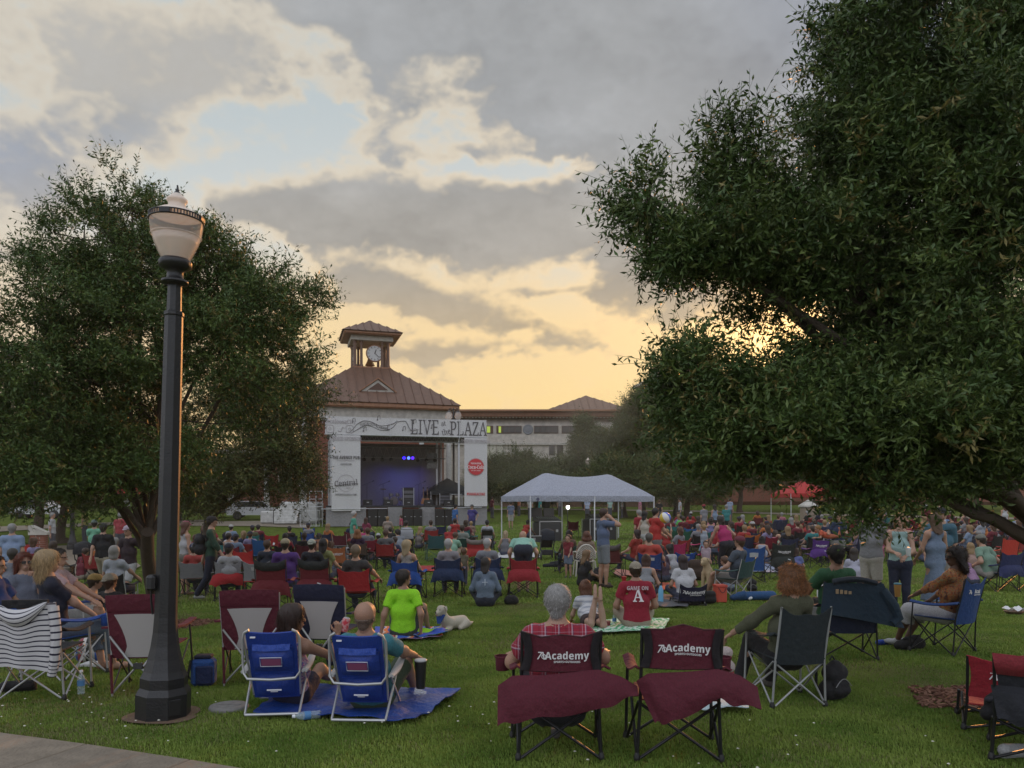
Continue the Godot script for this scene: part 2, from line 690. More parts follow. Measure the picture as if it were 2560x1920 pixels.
	# utility lid in the grass
	var lid:=MB.new().lathe([[0.0,0.022],[0.13,0.022],[0.15,0.018],[0.16,0.0],[0.16,-0.05]],24)
	lid.box(Vector3(0,0.024,0),Vector3(0.2,0.006,0.02))
	solo("utility_lid",lid.done(),rough_mat(lin(0.22,0.21,0.2),0.8,4.0),"round grey utility lid sunk in the grass between lamp post and beach chairs","utility cover",gp(572,1768))

func path_sheet(called: String,outline: Array,material: Material) -> void:
	var flat:=PackedVector2Array()
	for p in outline:
		var g:=gp(p[0],p[1])
		flat.append(Vector2(g.x,g.z))
	var t:=Geometry2D.triangulate_polygon(flat)
	var b:=MB.new()
	for p in flat:
		b.pt(Vector3(p.x,ground(p.x,-p.y)+0.03,p.y))
	for k in range(0,t.size(),3):
		b.t3(t[k],t[k+1],t[k+2])
	struct(called,b.done(),material)

func on_pavement(p: Vector3) -> bool:
	var t:=(p.x+2.08)/0.925
	for i in 3:
		t=(p.x+2.08-0.012*t*t)/0.925
	return p.z>-4.97+0.37*t+0.022*t*t-0.02 and p.z<-4.97+0.37*t+0.022*t*t+2.1

func tuft(n: int,spread: float,high: float,wide: float,seed_: int) -> ArrayMesh:
	var r:=RandomNumberGenerator.new()
	r.seed=seed_
	var b:=MB.new()
	for k in n:
		var a:=r.randf()*TAU
		var base:=Vector3(cos(a),0,sin(a))*spread*sqrt(r.randf())
		var h:=high*r.randf_range(0.55,1.1)
		var t:=r.randf()*TAU
		var lean:=Vector3(cos(t),0,sin(t))*h*r.randf_range(0.2,0.9)
		var s:=Vector3(-sin(t+0.6),0,cos(t+0.6))*wide
		var mid:=base+lean*0.35+Vector3.UP*h*0.6
		var i:=b.pt(base-s-Vector3.UP*0.012)
		b.pt(base+s-Vector3.UP*0.012)
		b.pt(mid+s*0.8)
		b.pt(mid-s*0.8)
		b.pt(base+lean+Vector3.UP*h*0.9)
		b.t3(i,i+1,i+2)
		b.t3(i,i+2,i+3)
		b.t3(i+3,i+2,i+4)
	return b.done()

func scatter(called: String,m: Mesh,material: Material,spots: Array,cols: Array,parent: Node=null) -> MultiMeshInstance3D:
	var mm:=MultiMesh.new()
	mm.transform_format=MultiMesh.TRANSFORM_3D
	mm.use_colors=true
	mm.mesh=m
	mm.instance_count=spots.size()
	for k in spots.size():
		mm.set_instance_transform(k,spots[k])
		mm.set_instance_color(k,cols[k])
	var o:=MultiMeshInstance3D.new()
	o.name=called if parent else numbered(called)
	o.multimesh=mm
	o.material_override=material
	(parent if parent else self).add_child(o,true)
	o.set_meta("kind","stuff")
	return o

func leafy(rough:=0.5,through:=Color(0.05,0.07,0.01)) -> StandardMaterial3D:
	var m:=StandardMaterial3D.new()
	m.albedo_color=Color.WHITE
	m.vertex_color_use_as_albedo=true
	m.roughness=rough
	m.cull_mode=BaseMaterial3D.CULL_DISABLED
	m.metallic_specular=0.35
	m.backlight_enabled=true
	m.backlight=through.linear_to_srgb()
	return m

func grass() -> void:
	var r:=RandomNumberGenerator.new()
	r.seed=99
	var patch:=FastNoiseLite.new()
	patch.seed=8
	patch.frequency=0.9
	patch.fractal_octaves=3
	var blade:=leafy(0.7)
	for zone in [[3.6,8.0,700.0,0.075,0.023,0.0024,16],[8.0,15.0,250.0,0.13,0.027,0.004,16],[15.0,30.0,62.0,0.26,0.042,0.008,18],[30.0,56.0,14.0,0.5,0.055,0.018,20]]:
		var m:=tuft(zone[6],zone[3],zone[4],zone[5],5)
		var spots:=[]
		var cols:=[]
		var count:=int(0.74*(zone[1]*zone[1]-zone[0]*zone[0])*zone[2])
		for k in count:
			var d:=sqrt(lerpf(zone[0]*zone[0],zone[1]*zone[1],r.randf()))
			var p:=Vector3(r.randf_range(-0.74,0.74)*d,0,-d)
			if on_pavement(p) or Vector2(p.x-gp(412,1566).x,p.z-gp(412,1566).z).length()<0.75 or Vector2(p.x-gp(2475,1752).x,p.z-gp(2475,1752).z).length()<0.5:
				continue
			if Vector2(p.x-gp(408,1789).x,p.z-gp(408,1789).z).length()<0.26 or d>24.0 and p.x<-9.0:
				continue
			var n:=patch.get_noise_2d(p.x,p.z)
			var s:=r.randf_range(0.7,1.25)*(1.0+0.3*n)
			spots.append(Transform3D(Basis(Vector3.UP,r.randf()*TAU).scaled(Vector3(s,s*r.randf_range(0.7,1.2),s)),p+Vector3.UP*(ground(p.x,d)-0.01)))
			var c:=Color(0.115,0.195,0.03).lerp(Color(0.215,0.285,0.055),clampf(0.5+n*1.1+r.randf_range(-0.3,0.3),0,1))
			var dry:=patch.get_noise_2d(p.x*0.35+50.0,p.z*0.35)
			if r.randf()<0.05+maxf(0.0,dry-0.12)*1.2:
				c=Color(0.23,0.205,0.10).lerp(Color(0.17,0.19,0.06),r.randf())
			cols.append(c)
		var o:=scatter("grass",m,blade,spots,cols)
		tag(o,"short mown green grass of the lawn","grass")
	# clover flowers dotted through the near grass
	var fm:=MB.new()
	for k in 7:
		var a:=k*TAU/7.0
		fm.tri(Vector3(0,0.045,0),Vector3(cos(a),3.4,sin(a))*0.011,Vector3(cos(a+0.9),3.6,sin(a+0.9))*0.011)
	var fs:=[]
	var fc:=[]
	for cl in [[80,1775,0.55,40],[330,1840,0.6,16],[1150,1800,0.8,22],[1330,1800,0.5,14],[1950,1830,0.9,14],[1200,1690,0.9,10]]:
		for k in cl[3]:
			var p:=gp(cl[0],cl[1])+Vector3(r.randfn()*cl[2],0,r.randfn()*cl[2]*0.7)
			if not on_pavement(p):
				fs.append(Transform3D(Basis(Vector3.UP,r.randf()*TAU).scaled(Vector3.ONE*r.randf_range(0.6,1.1)),p))
				fc.append(Color(0.6,0.58,0.5))
	tag(scatter("clover_bloom",fm.done(),leafy(0.7),fs,fc),"tiny white clover blooms dotted through the near grass","flowers")

func mulch(where: Vector3,radius: float,seed_: int) -> void:
	var r:=RandomNumberGenerator.new()
	r.seed=seed_
	var spots:=[]
	var cols:=[]
	for k in int(1500*radius*radius):
		var a:=r.randf()*TAU
		var q:=sqrt(r.randf())*radius*(1.0+0.14*sin(a*5.0))
		var p:=where+Vector3(cos(a)*q,0.012+0.02*(1.0-q/radius)+r.randf()*0.012,sin(a)*q*0.8)
		spots.append(Transform3D(Basis.from_euler(Vector3(r.randfn()*0.25,r.randf()*TAU,r.randfn()*0.25)).scaled(Vector3.ONE*r.randf_range(0.6,1.5)),p))
		var t:=r.randf()
		cols.append(Color(0.10,0.045,0.03).lerp(Color(0.24,0.13,0.09),t*t))
	var chip:=MB.new().box(Vector3.ZERO,Vector3(0.06,0.012,0.018)).done()
	var o:=scatter("mulch",chip,leafy(0.95,Color(0,0,0)),spots,cols)
	tag(o,"brown bark mulch in a patch on the lawn","mulch")


# --- trees ---
func sprig(leaves: int,length: float,leaf: float,width: float,seed_: int) -> ArrayMesh:
	var r:=RandomNumberGenerator.new()
	r.seed=seed_
	var b:=MB.new()
	for k in leaves:
		var t:=(k+0.5)/leaves
		var branch:=k % 3
		var dir:=Vector3([0.0,0.45,-0.4][branch],1,[0.1,-0.25,0.3][branch]).normalized()
		var p: Vector3=dir*length*t*[1.0,0.75,0.7][branch]
		var a:=k*2.4+r.randf()
		var out:=(Vector3(cos(a),0,sin(a))*0.85+dir*r.randf_range(0.2,0.9)).normalized()
		var l:=leaf*r.randf_range(0.7,1.15)
		var side:=out.cross(Vector3(r.randfn(),r.randfn(),r.randfn())).normalized()*width*r.randf_range(0.8,1.1)
		var lift:=out.cross(side).normalized()*width*0.35
		if k<3:
			b.tube([Vector3.ZERO,dir*length*0.5,dir*length*[1.0,0.75,0.7][branch]],leaf*0.035,leaf*0.015,3,false)
		var i:=b.pt(p)
		b.pt(p+out*l*0.45+side+lift)
		b.pt(p+out*l-lift*0.6)
		b.pt(p+out*l*0.45-side+lift)
		b.t3(i,i+1,i+2)
		b.t3(i,i+2,i+3)
	return b.done()

var bark: StandardMaterial3D
var leaf_mat: StandardMaterial3D

# blobs: [centre, radii, tips]; limbs run from the fork to each blob, twigs to each tip, sprigs round the tips
func tree(called: String,label: String,group: String,base: Vector3,trunk_r: float,fork: Vector3,blobs: Array,leaf: float,per_tip: int,spread: float,seed_: int,tone: Color,lit: Color) -> void:
	var r:=RandomNumberGenerator.new()
	r.seed=seed_
	var root:=thing(called,label,"tree",base,0.0,group)
	var tr:=MB.new()
	var seg:=[]
	for k in 6:
		var t:=k/5.0
		seg.append(Vector3.ZERO.lerp(fork-base,t)+Vector3(sin(t*5.0+seed_)*trunk_r*0.5,0,cos(t*4.0)*trunk_r*0.3))
	tr.tube(seg,trunk_r*1.25,trunk_r*0.8,10)
	var flare:=MB.new()
	tr.lathe([[trunk_r*1.9,-0.05],[trunk_r*1.5,0.06],[trunk_r*1.22,0.25]],10)
	part("trunk",tr.done(),bark,root)
	var spots:=[]
	var cols:=[]
	for bl in blobs:
		var c: Vector3=bl[0]-base
		var rad: Vector3=bl[1]
		var start: Vector3=seg[3].lerp(seg[5],r.randf())
		var limb:=[]
		var bend:=Vector3(r.randfn(),absf(r.randfn())*0.6,r.randfn())*rad.x*0.18
		var end: Vector3=c+Vector3(0,rad.y*0.35,0)
		for k in 7:
			var t:=k/6.0
			limb.append(start.lerp(end,t)+bend*sin(t*PI)+Vector3(r.randfn(),r.randfn(),r.randfn())*0.035*sin(t*PI)+Vector3(0,0.06*rad.y*sin(t*PI),0))
		var lm:=MB.new()
		lm.tube(limb,trunk_r*0.42,trunk_r*0.12,7)
		for k in int(bl[2]):
			var dir:=Vector3(r.randfn(),r.randfn(),r.randfn()).normalized()
			var q:=pow(r.randf(),0.38)
			var tip: Vector3=c+dir*rad*q*(1.0+0.2*sin(dir.x*7.0+seed_)*cos(dir.y*6.0))
			var f: int=clampi(int(r.randf_range(1.5,6.0)),1,5)
			var from: Vector3=limb[f]
			if (tip-limb[6]).length()<(tip-from).length():
				from=limb[6]
			var mid:=from.lerp(tip,0.5)+Vector3(r.randfn(),-absf(r.randfn())*0.5,r.randfn())*(tip-from).length()*0.12
			if k % 2==0:
				lm.tube([from,mid,tip],trunk_r*0.11,trunk_r*0.035,4,false)
			var go:=(tip-mid).normalized()
			for s in per_tip:
				var p: Vector3=mid.lerp(tip,r.randf_range(0.35,1.08))+Vector3(r.randfn(),r.randfn()*0.8,r.randfn())*spread
				var up:=(go*1.0+Vector3.UP*0.5+Vector3(r.randfn(),r.randfn(),r.randfn())*0.6).normalized()
				var sd:=up.cross(Vector3(r.randfn(),r.randfn(),r.randfn())).normalized()
				var sc:=r.randf_range(0.7,1.25)
				spots.append(Transform3D(Basis(sd,up,sd.cross(up)).scaled(Vector3.ONE*sc),p))
				var t:=r.randf()
				var c2:=tone.lerp(lit,t*t)*r.randf_range(0.8,1.2)  # leaf colour drawn at random between a darker and a paler green
				cols.append(c2 if r.randf()>0.04 else lin(0.17,0.14,0.045))
		part("limb",lm.done(),bark,root)
	var sm: Mesh=cached("sprig%.3f" % leaf,func(): return sprig(21,leaf*6.0,leaf,leaf*0.17,3))
	scatter("crown",sm,leaf_mat,spots,cols,root)

func blob(px: float,py: float,d: float,rx: float,ry: float,rz: float,tips: int) -> Array:
	return [at(px,py,d),Vector3(rx*d/FOCAL,ry*d/FOCAL,rz),tips]

func build_trees() -> void:
	bark=rough_mat(lin(0.085,0.062,0.045),0.95,3.0,blotch,weave_bump,1.5)
	leaf_mat=leafy(0.42,Color(0.03,0.045,0.006))
	var dk:=lin(0.048,0.085,0.022)
	var lt:=lin(0.115,0.155,0.036)
	var d:=10.8
	tree("oak_tree","young oak on the left behind the lamp post with a broad dark crown","oaks on the lawn",gp(385,1562),0.105,at(372,1330,d),[
		blob(330,750,d,250,270,1.7,100),blob(210,660,d,120,170,0.9,26),blob(500,690,d,120,175,0.9,30),blob(600,850,d,190,190,1.3,70),
		blob(90,950,d-0.4,260,240,1.7,85),blob(330,1060,d+0.3,300,190,1.7,85),blob(110,1180,d-0.8,260,110,1.3,50),blob(700,760,d+0.2,130,70,0.6,15),blob(330,545,d,60,80,0.5,7),blob(-160,860,d,190,280,1.6,26)],
		0.064,19,0.085,51,dk,lt)
	tree("oak_tree","oak with a yellowish green crown between the lamp post and the stage","oaks on the lawn",gd(528,21.0),0.16,at(528,1240,21.0),[
		blob(590,1080,21.0,170,190,2.2,90),blob(700,1010,21.0,120,130,1.6,45),blob(720,1180,21.0,90,100,1.2,28),blob(520,1220,20.5,130,80,1.6,40)],
		0.085,22,0.22,52,lin(0.05,0.062,0.018),lin(0.11,0.115,0.035))
	var e:=6.4
	tree("oak_tree","large oak on the right whose dark crown fills the upper corner","oaks on the lawn",Vector3(4.75,0,-6.6),0.15,Vector3(4.65,1.9,-6.55),[
		blob(2380,590,e,285,310,1.9,150),blob(2420,180,e+0.2,280,240,1.6,110),blob(2190,340,e,140,170,0.9,38),blob(1950,665,e,200,105,0.9,48),blob(1750,630,e-0.1,150,62,0.5,19),
		blob(1622,515,e-0.1,45,70,0.25,6),blob(1835,400,e,55,110,0.4,10),blob(1880,520,e,80,60,0.4,10),blob(2120,985,e+0.3,270,95,1.2,62),blob(1810,1040,e,150,80,0.8,30),blob(1930,1110,e,220,70,1.1,46),
		blob(2250,1075,e-0.2,290,100,1.4,85),blob(2180,1215,e-0.3,120,45,0.4,11),blob(2480,1170,e-0.3,90,60,0.5,12),blob(2460,930,e-0.5,200,200,1.1,60),blob(1720,930,e,70,50,0.4,6),blob(1660,970,e,28,28,0.2,2),blob(2130,90,e,100,110,0.6,14)],
		0.064,20,0.075,53,dk,lin(0.11,0.145,0.036))
	# smaller trees along the path and the rows behind the lawn
	for a in [[156,37.0,1120,150,120,54],[92,33.0,1130,170,110,55],[-60,41.0,1080,200,150,56],[300,52.0,1150,150,110,57],[445,58.0,1170,110,90,58]]:
		var dd: float=a[1]
		tree("shade_tree","%s shade tree with a bare trunk beside the path on the left" % {156: "slender",92: "darker",-60: "broad",300: "distant",445: "farthest"}[a[0]],"trees beside the left path",gd(a[0],dd),0.2,at(a[0],1235,dd),[
			blob(a[0],a[2],dd,a[3],a[4],a[3]*dd/FOCAL*0.9,55),blob(a[0]+a[3]*0.6,a[2]+50,dd,a[3]*0.6,a[4]*0.6,a[3]*dd/FOCAL*0.5,24),blob(a[0]-a[3]*0.6,a[2]+60,dd,a[3]*0.6,a[4]*0.55,a[3]*dd/FOCAL*0.5,24)],
			0.15,22,0.4,a[5],lin(0.045,0.06,0.018),lin(0.10,0.11,0.035))
	var k:=0
	for a in [[1225,78,1190,46,42],[1290,80,1172,50,46],[1462,84,1105,24,60],[1345,72,1208,80,32],[1400,80,1190,48,38],[1540,76,1130,52,70],[1605,72,1060,62,80],[1690,70,1075,75,95],[1560,64,1190,90,42],[1720,62,1190,90,48],[1850,74,1110,100,95],[2030,78,1120,110,90],[2230,82,1130,110,85],[2440,80,1110,120,95],[1625,88,1005,42,42],[2600,78,1100,120,100]]:
		var dd: float=a[1]
		var where:=gd(a[0],dd)
		var words:=["rounded","taller","narrow pale","low spreading","bushy","dark upright","dense tall","broad dark","low dark","low wide","far","far rounded","far broad","far dense","upper","far right"]
		tree("background_tree","%s tree %s" % [words[k],"between the stage and the white canopy" if a[0]<1400 else ("behind the white canopy" if a[0]<1640 else "in the row behind the far crowd")],"trees behind the lawn",where,0.22,at(a[0],1215,dd),[
			blob(a[0],a[2],dd,a[3],a[4],a[3]*dd/FOCAL,70),blob(a[0]+a[3]*0.5,a[2]+a[4]*0.55,dd-1.0,a[3]*0.75,a[4]*0.6,a[3]*dd/FOCAL*0.7,45),blob(a[0]-a[3]*0.5,a[2]+a[4]*0.6,dd-1.0,a[3]*0.75,a[4]*0.6,a[3]*dd/FOCAL*0.7,45)],
			0.2,15,0.38,70+k,lin(0.04,0.066,0.018),lin(0.09,0.115,0.03))
		k+=1


# --- buildings, lamps and what stands far behind ---
func bx(called: String,c: Vector3,s: Vector3,m: Material,parent: Node,b:=Basis(),r:=-1.0) -> MeshInstance3D:
	return part(called,MB.new().box(c,s,b,r).done(),m,parent)

# a sloping roof face from eave a-b to ridge d-c, laid in standing-seam panels
func roof_face(parent: Node,a: Vector3,b: Vector3,c: Vector3,d: Vector3,n: int,m: Material) -> void:
	var along:=(b-a).normalized()
	var up_full:=d-a
	var run:=(up_full-along*up_full.dot(along))
	var slope:=run.normalized()
	var high:=run.length()
	var w:=(b-a).length()
	var l:=(d-a).dot(along)
	var r:=(c-a).dot(along)
	var nor:=along.cross(slope).normalized()
	var h:=func(x: float) -> float: return high*clampf(minf(x/maxf(l,0.001),(w-x)/maxf(w-r,0.001)),0.0,1.0)
	for k in n:
		var x0:=w*k/n
		var x1:=w*(k+1)/n
		var p:=MB.new()
		var g:=0.02
		var q0: Vector3=a+along*(x0+g)
		var q1: Vector3=a+along*(x1-g)
		p.quad(q0,q1,q1+slope*h.call(x1-g),q0+slope*h.call(x0+g))
		if k>0:
			var top: float=maxf(h.call(x0),0.05)
			var o:=a+along*x0
			p.box(o+slope*top*0.5+nor*0.03,Vector3(0.05,top,0.09),Basis(along,slope,nor),0.008)
		part("roof_panel",p.done(),m,parent)

func hip_roof(parent: Node,hx: float,hz: float,y0: float,tx: float,tz: float,y1: float,n: int,m: Material) -> void:
	var e:=[Vector3(-hx,y0,hz),Vector3(hx,y0,hz),Vector3(hx,y0,-hz),Vector3(-hx,y0,-hz)]
	var t:=[Vector3(-tx,y1,tz),Vector3(tx,y1,tz),Vector3(tx,y1,-tz),Vector3(-tx,y1,-tz)]
	for k in 4:
		roof_face(parent,e[k],e[(k+1) % 4],t[(k+1) % 4],t[k],n,m)

func build_backdrop() -> void:
	var copper:=rough_mat(lin(0.155,0.082,0.055),0.55,0.6,blotch)
	var copper_trim:=rough_mat(lin(0.30,0.135,0.065),0.5,0.8,blotch)
	var cream:=rough_mat(lin(0.50,0.47,0.42),0.85,0.5,blotch)
	var brick:=rough_mat(lin(0.24,0.085,0.055),0.9,1.5,blotch,weave_bump)
	var dark:=plain(lin(0.02,0.02,0.022),0.4)
	var white:=rough_mat(lin(0.62,0.61,0.58),0.7,0.7,blotch)
	# the clock building
	var turn:=0.29
	var o:=thing("clock_building","brick pavilion with a brown metal hip roof and clock cupola behind the stage","building",Vector3(-12.15,0.7,-65.7),turn)
	bx("wall",Vector3(0,3.9,0),Vector3(11.0,7.8,10.6),brick,o)
	bx("frieze",Vector3(0,8.2,0),Vector3(11.8,1.0,11.4),cream,o)
	bx("cornice",Vector3(0,8.8,0),Vector3(12.9,0.42,12.5),copper_trim,o,Basis(),0.1)
	for x in [-5.6,-3.4,3.4,5.6]:
		var col:=part("column",MB.new().lathe([[0.3,0],[0.3,0.3],[0.22,0.4],[0.19,7.2],[0.28,7.4],[0.3,7.7]],14,xf(Vector3(x,0,6.0))).done(),white,o)
	hip_roof(o,6.55,6.35,9.0,1.5,1.5,12.55,18,copper)
	var dm:=part("dormer",MB.new().slab([Vector2(-1.35,0),Vector2(1.35,0),Vector2(0,0.98)],0.5,xf(Vector3(0.1,10.0,4.7))).done(),cream,o)
	part("louver",MB.new().slab([Vector2(-0.8,0.16),Vector2(0.8,0.16),Vector2(0,0.74)],0.06,xf(Vector3(0.1,10.0,4.97))).done(),rough_mat(lin(0.10,0.05,0.035),0.7,2.0),dm)
	for s in [-1.0,1.0]:
		part("rake",MB.new().box(Vector3(0.1+s*0.72,10.55,4.55),Vector3(1.85,0.08,1.1),Basis(Vector3.BACK,-s*0.63)).done(),copper_trim,dm)
	bx("cupola_base",Vector3(0,12.45,0),Vector3(3.2,0.3,3.2),copper_trim,o)
	for s in [[-1,-1],[1,-1],[-1,1],[1,1]]:
		for k in [[1.38,1.38],[1.38,0.86],[0.86,1.38]]:
			part("cupola_post",MB.new().lathe([[0.16,12.55],[0.16,12.75],[0.12,12.8],[0.105,14.5],[0.16,14.6],[0.16,14.75]],10,xf(Vector3(s[0]*k[0],0,s[1]*k[1]))).done(),copper,o)
	bx("cupola_beam",Vector3(0,14.95,0),Vector3(3.5,0.42,3.5),cream,o)
	bx("cupola_eave",Vector3(0,15.28,0),Vector3(4.7,0.25,4.7),copper_trim,o,Basis(),0.08)
	hip_roof(o,2.48,2.48,15.41,0.02,0.02,16.75,8,copper)
	for f in 2:
		var fb:=Basis(Vector3.UP,-f*PI/2.0)
		var off:=fb*Vector3(0.25 if f==0 else 0.0,13.75,1.35)
		var ck:=part("clock_face",MB.new().lathe([[0.0,0.06],[0.64,0.06],[0.66,0.05],[0.66,-0.06],[0.0,-0.06]],36,xf(off,fb*Basis(Vector3.RIGHT,PI/2))).done(),plain(lin(0.5,0.5,0.5),0.5),o)
		part("clock_rim",MB.new().lathe([[0.64,0.09],[0.72,0.09],[0.74,0.0],[0.72,-0.09]],36,xf(off,fb*Basis(Vector3.RIGHT,PI/2))).done(),plain(lin(0.25,0.13,0.08),0.5),ck)
		for h in 12:
			var ang:=h*TAU/12.0
			var rb:=fb*Basis(Vector3.BACK,ang)
			part("hour_mark",MB.new().box(off+rb*Vector3(0,0.53,0.075),Vector3(0.045,0.14,0.02),rb).done(),dark,ck)
		for hd in [[-0.35,0.38,0.06],[-2.3,0.56,0.045]]:
			var hb:=fb*Basis(Vector3.BACK,hd[0])
			part("clock_hand",MB.new().box(off+hb*Vector3(0,hd[1]*0.4,0.09),Vector3(hd[2],hd[1],0.02),hb).done(),dark,ck)
	part("bell",MB.new().lathe([[0.0,13.6],[0.18,13.55],[0.25,13.3],[0.4,13.0],[0.42,12.95]],18).done(),plain(lin(0.35,0.22,0.1),0.35,0.8),o)
	# the long pale hall with a rust cornice
	var hall:=thing("long_hall","long pale grey hall with a ribbon of dark windows and rust cornice","building",gd(1290,98.0) ,0.0)
	var sc:=98.0/FOCAL
	var pale:=rough_mat(lin(0.55,0.50,0.44),0.85,0.3,blotch)
	var zf:=0.0
	var hy:=func(py: float) -> float: return EYE-rise(98.0)-(py-HORIZON)*sc
	var hx:=func(px: float) -> float: return (px-1290.0)*sc
	var full:=Vector3(hx.call(1560.0)-hx.call(1050.0),hy.call(1045.0),16.0)
	bx("wall",Vector3((hx.call(1560.0)+hx.call(1050.0))*0.5,full.y*0.5,-8.0),full,pale,hall)
	bx("cornice",Vector3(hx.call(1305.0),hy.call(1036.0),-7.8),Vector3(full.x+1.0,0.75,17.0),rough_mat(lin(0.22,0.10,0.06),0.8,0.5),hall)
	bx("cornice",Vector3(hx.call(1305.0),hy.call(1028.5),-7.6),Vector3(full.x+1.6,0.25,17.6),copper_trim,hall)
	for k in 60:
		bx("dentil",Vector3(hx.call(1056.0+k*8.4),hy.call(1043.5),0.28),Vector3(0.2,0.24,0.3),cream,hall)
	var lit:=plain(lin(0.5,0.62,0.12),0.5)
	lit=lit.duplicate()
	lit.emission_enabled=true
	lit.emission=Color(0.75,0.85,0.2)
	lit.emission_energy_multiplier=0.32
	var glass:=plain(lin(0.03,0.028,0.025),0.12)
	for wdw in [[1190,1232,1],[1242,1303,2],[1336,1395,0],[1405,1478,0],[1120,1180,0]]:
		var cx: float=hx.call((wdw[0]+wdw[1])*0.5)
		var ww: float=(wdw[1]-wdw[0])*sc
		var win:=bx("window",Vector3(cx,hy.call(1074.0),0.02),Vector3(ww+0.1,0.98,0.14),rough_mat(lin(0.10,0.05,0.035),0.6,1.0),hall)
		var panes:=2 if wdw[2]==1 else 4
		for k in panes:
			var pw:=ww/panes
			var on: bool=(wdw[2]==1 and k==1) or (wdw[2]==2 and k==0)
			bx("window_pane",Vector3(cx-ww*0.5+pw*(k+0.5),hy.call(1074.0),0.1),Vector3(pw*(0.4 if on else 0.94),0.8,0.06),lit if on else glass,win)
	var seal:=part("medallion",MB.new().lathe([[0.0,0.1],[0.35,0.1],[0.38,0.05],[0.45,0.05],[0.48,0.1],[0.62,0.1],[0.66,0.0]],28,xf(Vector3(hx.call(1320.0),hy.call(1074.0),0.02),Basis(Vector3.RIGHT,PI/2))).done(),rough_mat(lin(0.22,0.23,0.25),0.6,2.0),hall)
	bx("ledge",Vector3(hx.call(1305.0),hy.call(1110.0),0.1),Vector3(full.x,0.3,0.5),cream,hall)
	for px in [1215.0,1232.0,1250.0,1380.0,1400.0]:
		bx("ground_window",Vector3(hx.call(px),hy.call(1125.0),0.05),Vector3(0.75,1.3,0.1),plain(lin(0.4,0.38,0.3),0.1) if px<1300 else glass,hall)
	bx("downpipe",Vector3(hx.call(1481.0),hy.call(1080.0),0.1),Vector3(0.28,4.6,0.25),brick,hall)
	var pav:=thing("roof_pavilion","grey hipped roof rising behind the long pale hall","building",gd(1465,112.0))
	bx("wall",Vector3(0,6.5,0),Vector3(10.0,13.2,10.0),pale,pav)
	hip_roof(pav,6.0,6.0,13.1,0.05,0.05,15.9,12,rough_mat(lin(0.2,0.12,0.085),0.7,0.5))
	var tower:=thing("brick_tower","tall brown brick building showing above the trees right of the canopy","building",gd(1690,125.0),0.15)
	bx("wall",Vector3(0,9.5,0),Vector3(10.5,20.4,10.0),rough_mat(lin(0.20,0.13,0.10),0.9,0.6),tower)
	bx("cornice",Vector3(0,19.8,0),Vector3(11.2,0.5,10.6),cream,tower)
	bx("penthouse",Vector3(-0.5,21.2,0),Vector3(6.5,2.4,6.0),rough_mat(lin(0.24,0.13,0.09),0.9,0.6),tower)
	for k in 5:
		for j in 2:
			var w:=bx("window",Vector3(-4.0+k*2.0,17.6-j*3.0,5.0),Vector3(1.0,1.7,0.2),cream,tower)
			bx("window_pane",Vector3(-4.0+k*2.0,17.6-j*3.0,5.08),Vector3(0.8,1.5,0.1),glass,w)
	var back:=thing("brick_hall","low brick building with pale trim behind the right-hand trees","building",gd(2180,104.0))
	bx("wall",Vector3(0,3.5,0),Vector3(66.0,7.5,8.0),brick,back)
	bx("roof_edge",Vector3(0,7.3,0),Vector3(66.8,0.6,8.8),cream,back)
	for k in 20:
		var w:=bx("window",Vector3(-30.4+k*3.2,3.6,4.0),Vector3(1.5,2.6,0.2),cream,back)
		bx("window_pane",Vector3(-30.4+k*3.2,3.6,4.09),Vector3(1.2,2.3,0.1),glass,w)
	var left:=thing("brick_hall","brick building with white columns beyond the left path","building",gd(330,92.0),0.2)
	bx("wall",Vector3(0,3.0,0),Vector3(56.0,6.6,8.0),brick,left)
	bx("roof_edge",Vector3(0,6.5,0),Vector3(57.0,0.5,8.8),cream,left)
	for k in 13:
		part("column",MB.new().lathe([[0.4,0],[0.32,0.3],[0.28,5.8],[0.4,6.2]],12,xf(Vector3(-24.0+k*4.0,0,5.0))).done(),white,left)
		var w:=bx("window",Vector3(-22.0+k*4.0,3.0,4.0),Vector3(1.6,2.6,0.2),cream,left)
		bx("window_pane",Vector3(-22.0+k*4.0,3.0,4.09),Vector3(1.3,2.3,0.1),glass,w)
	var gw:=thing("garden_wall","low brown retaining wall beyond the path behind the white canopy","wall",gd(1480,92.0))
	bx("wall",Vector3(0,0.45,0),Vector3(22.0,1.1,0.5),rough_mat(lin(0.17,0.10,0.07),0.9,1.0),gw)
	bx("coping",Vector3(0,1.05,0),Vector3(22.4,0.14,0.7),cream,gw)
	# ramp, steps and rails beside the stage
	var ramp:=thing("stage_ramp","pale concrete ramp and steps with a dark handrail left of the stage","ramp",gd(745,55.0),0.1)
	bx("wall",Vector3(0.3,0.75,0),Vector3(2.6,1.5,3.0),white,ramp)
	bx("wall",Vector3(-1.6,0.42,0.2),Vector3(1.4,0.85,2.6),white,ramp)
	for k in 5:
		bx("step",Vector3(-0.4,0.12+k*0.2,2.7-k*0.28),Vector3(1.6,0.22,0.32),white,ramp)
	part("handrail",MB.new().tube([Vector3(-1.1,0.0,3.0),Vector3(-1.1,0.9,3.0),Vector3(-0.1,1.9,1.6),Vector3(0.9,2.1,1.6),Vector3(0.9,1.1,1.6)],0.03).done(),dark,ramp)
	# lamps
	lamp_post("street_lamp","tall black lamp post with an acorn globe standing in the near grass",gp(408,1789),1.0,0.027,26)
	for a in [[181,33.0,"black lamp post beside the left path half hidden by oak leaves"],[1470,70.0,"small far lamp post behind the white canopy"]]:
		lamp_post("street_lamp",a[2],gd(a[0],a[1]),1.05 if a[1]<40.0 else 1.25,0.0,12)
	twin_lamp(gd(1134,57.0),8.35,0.33,"twin-globed lamp post at the corner of the clock building")
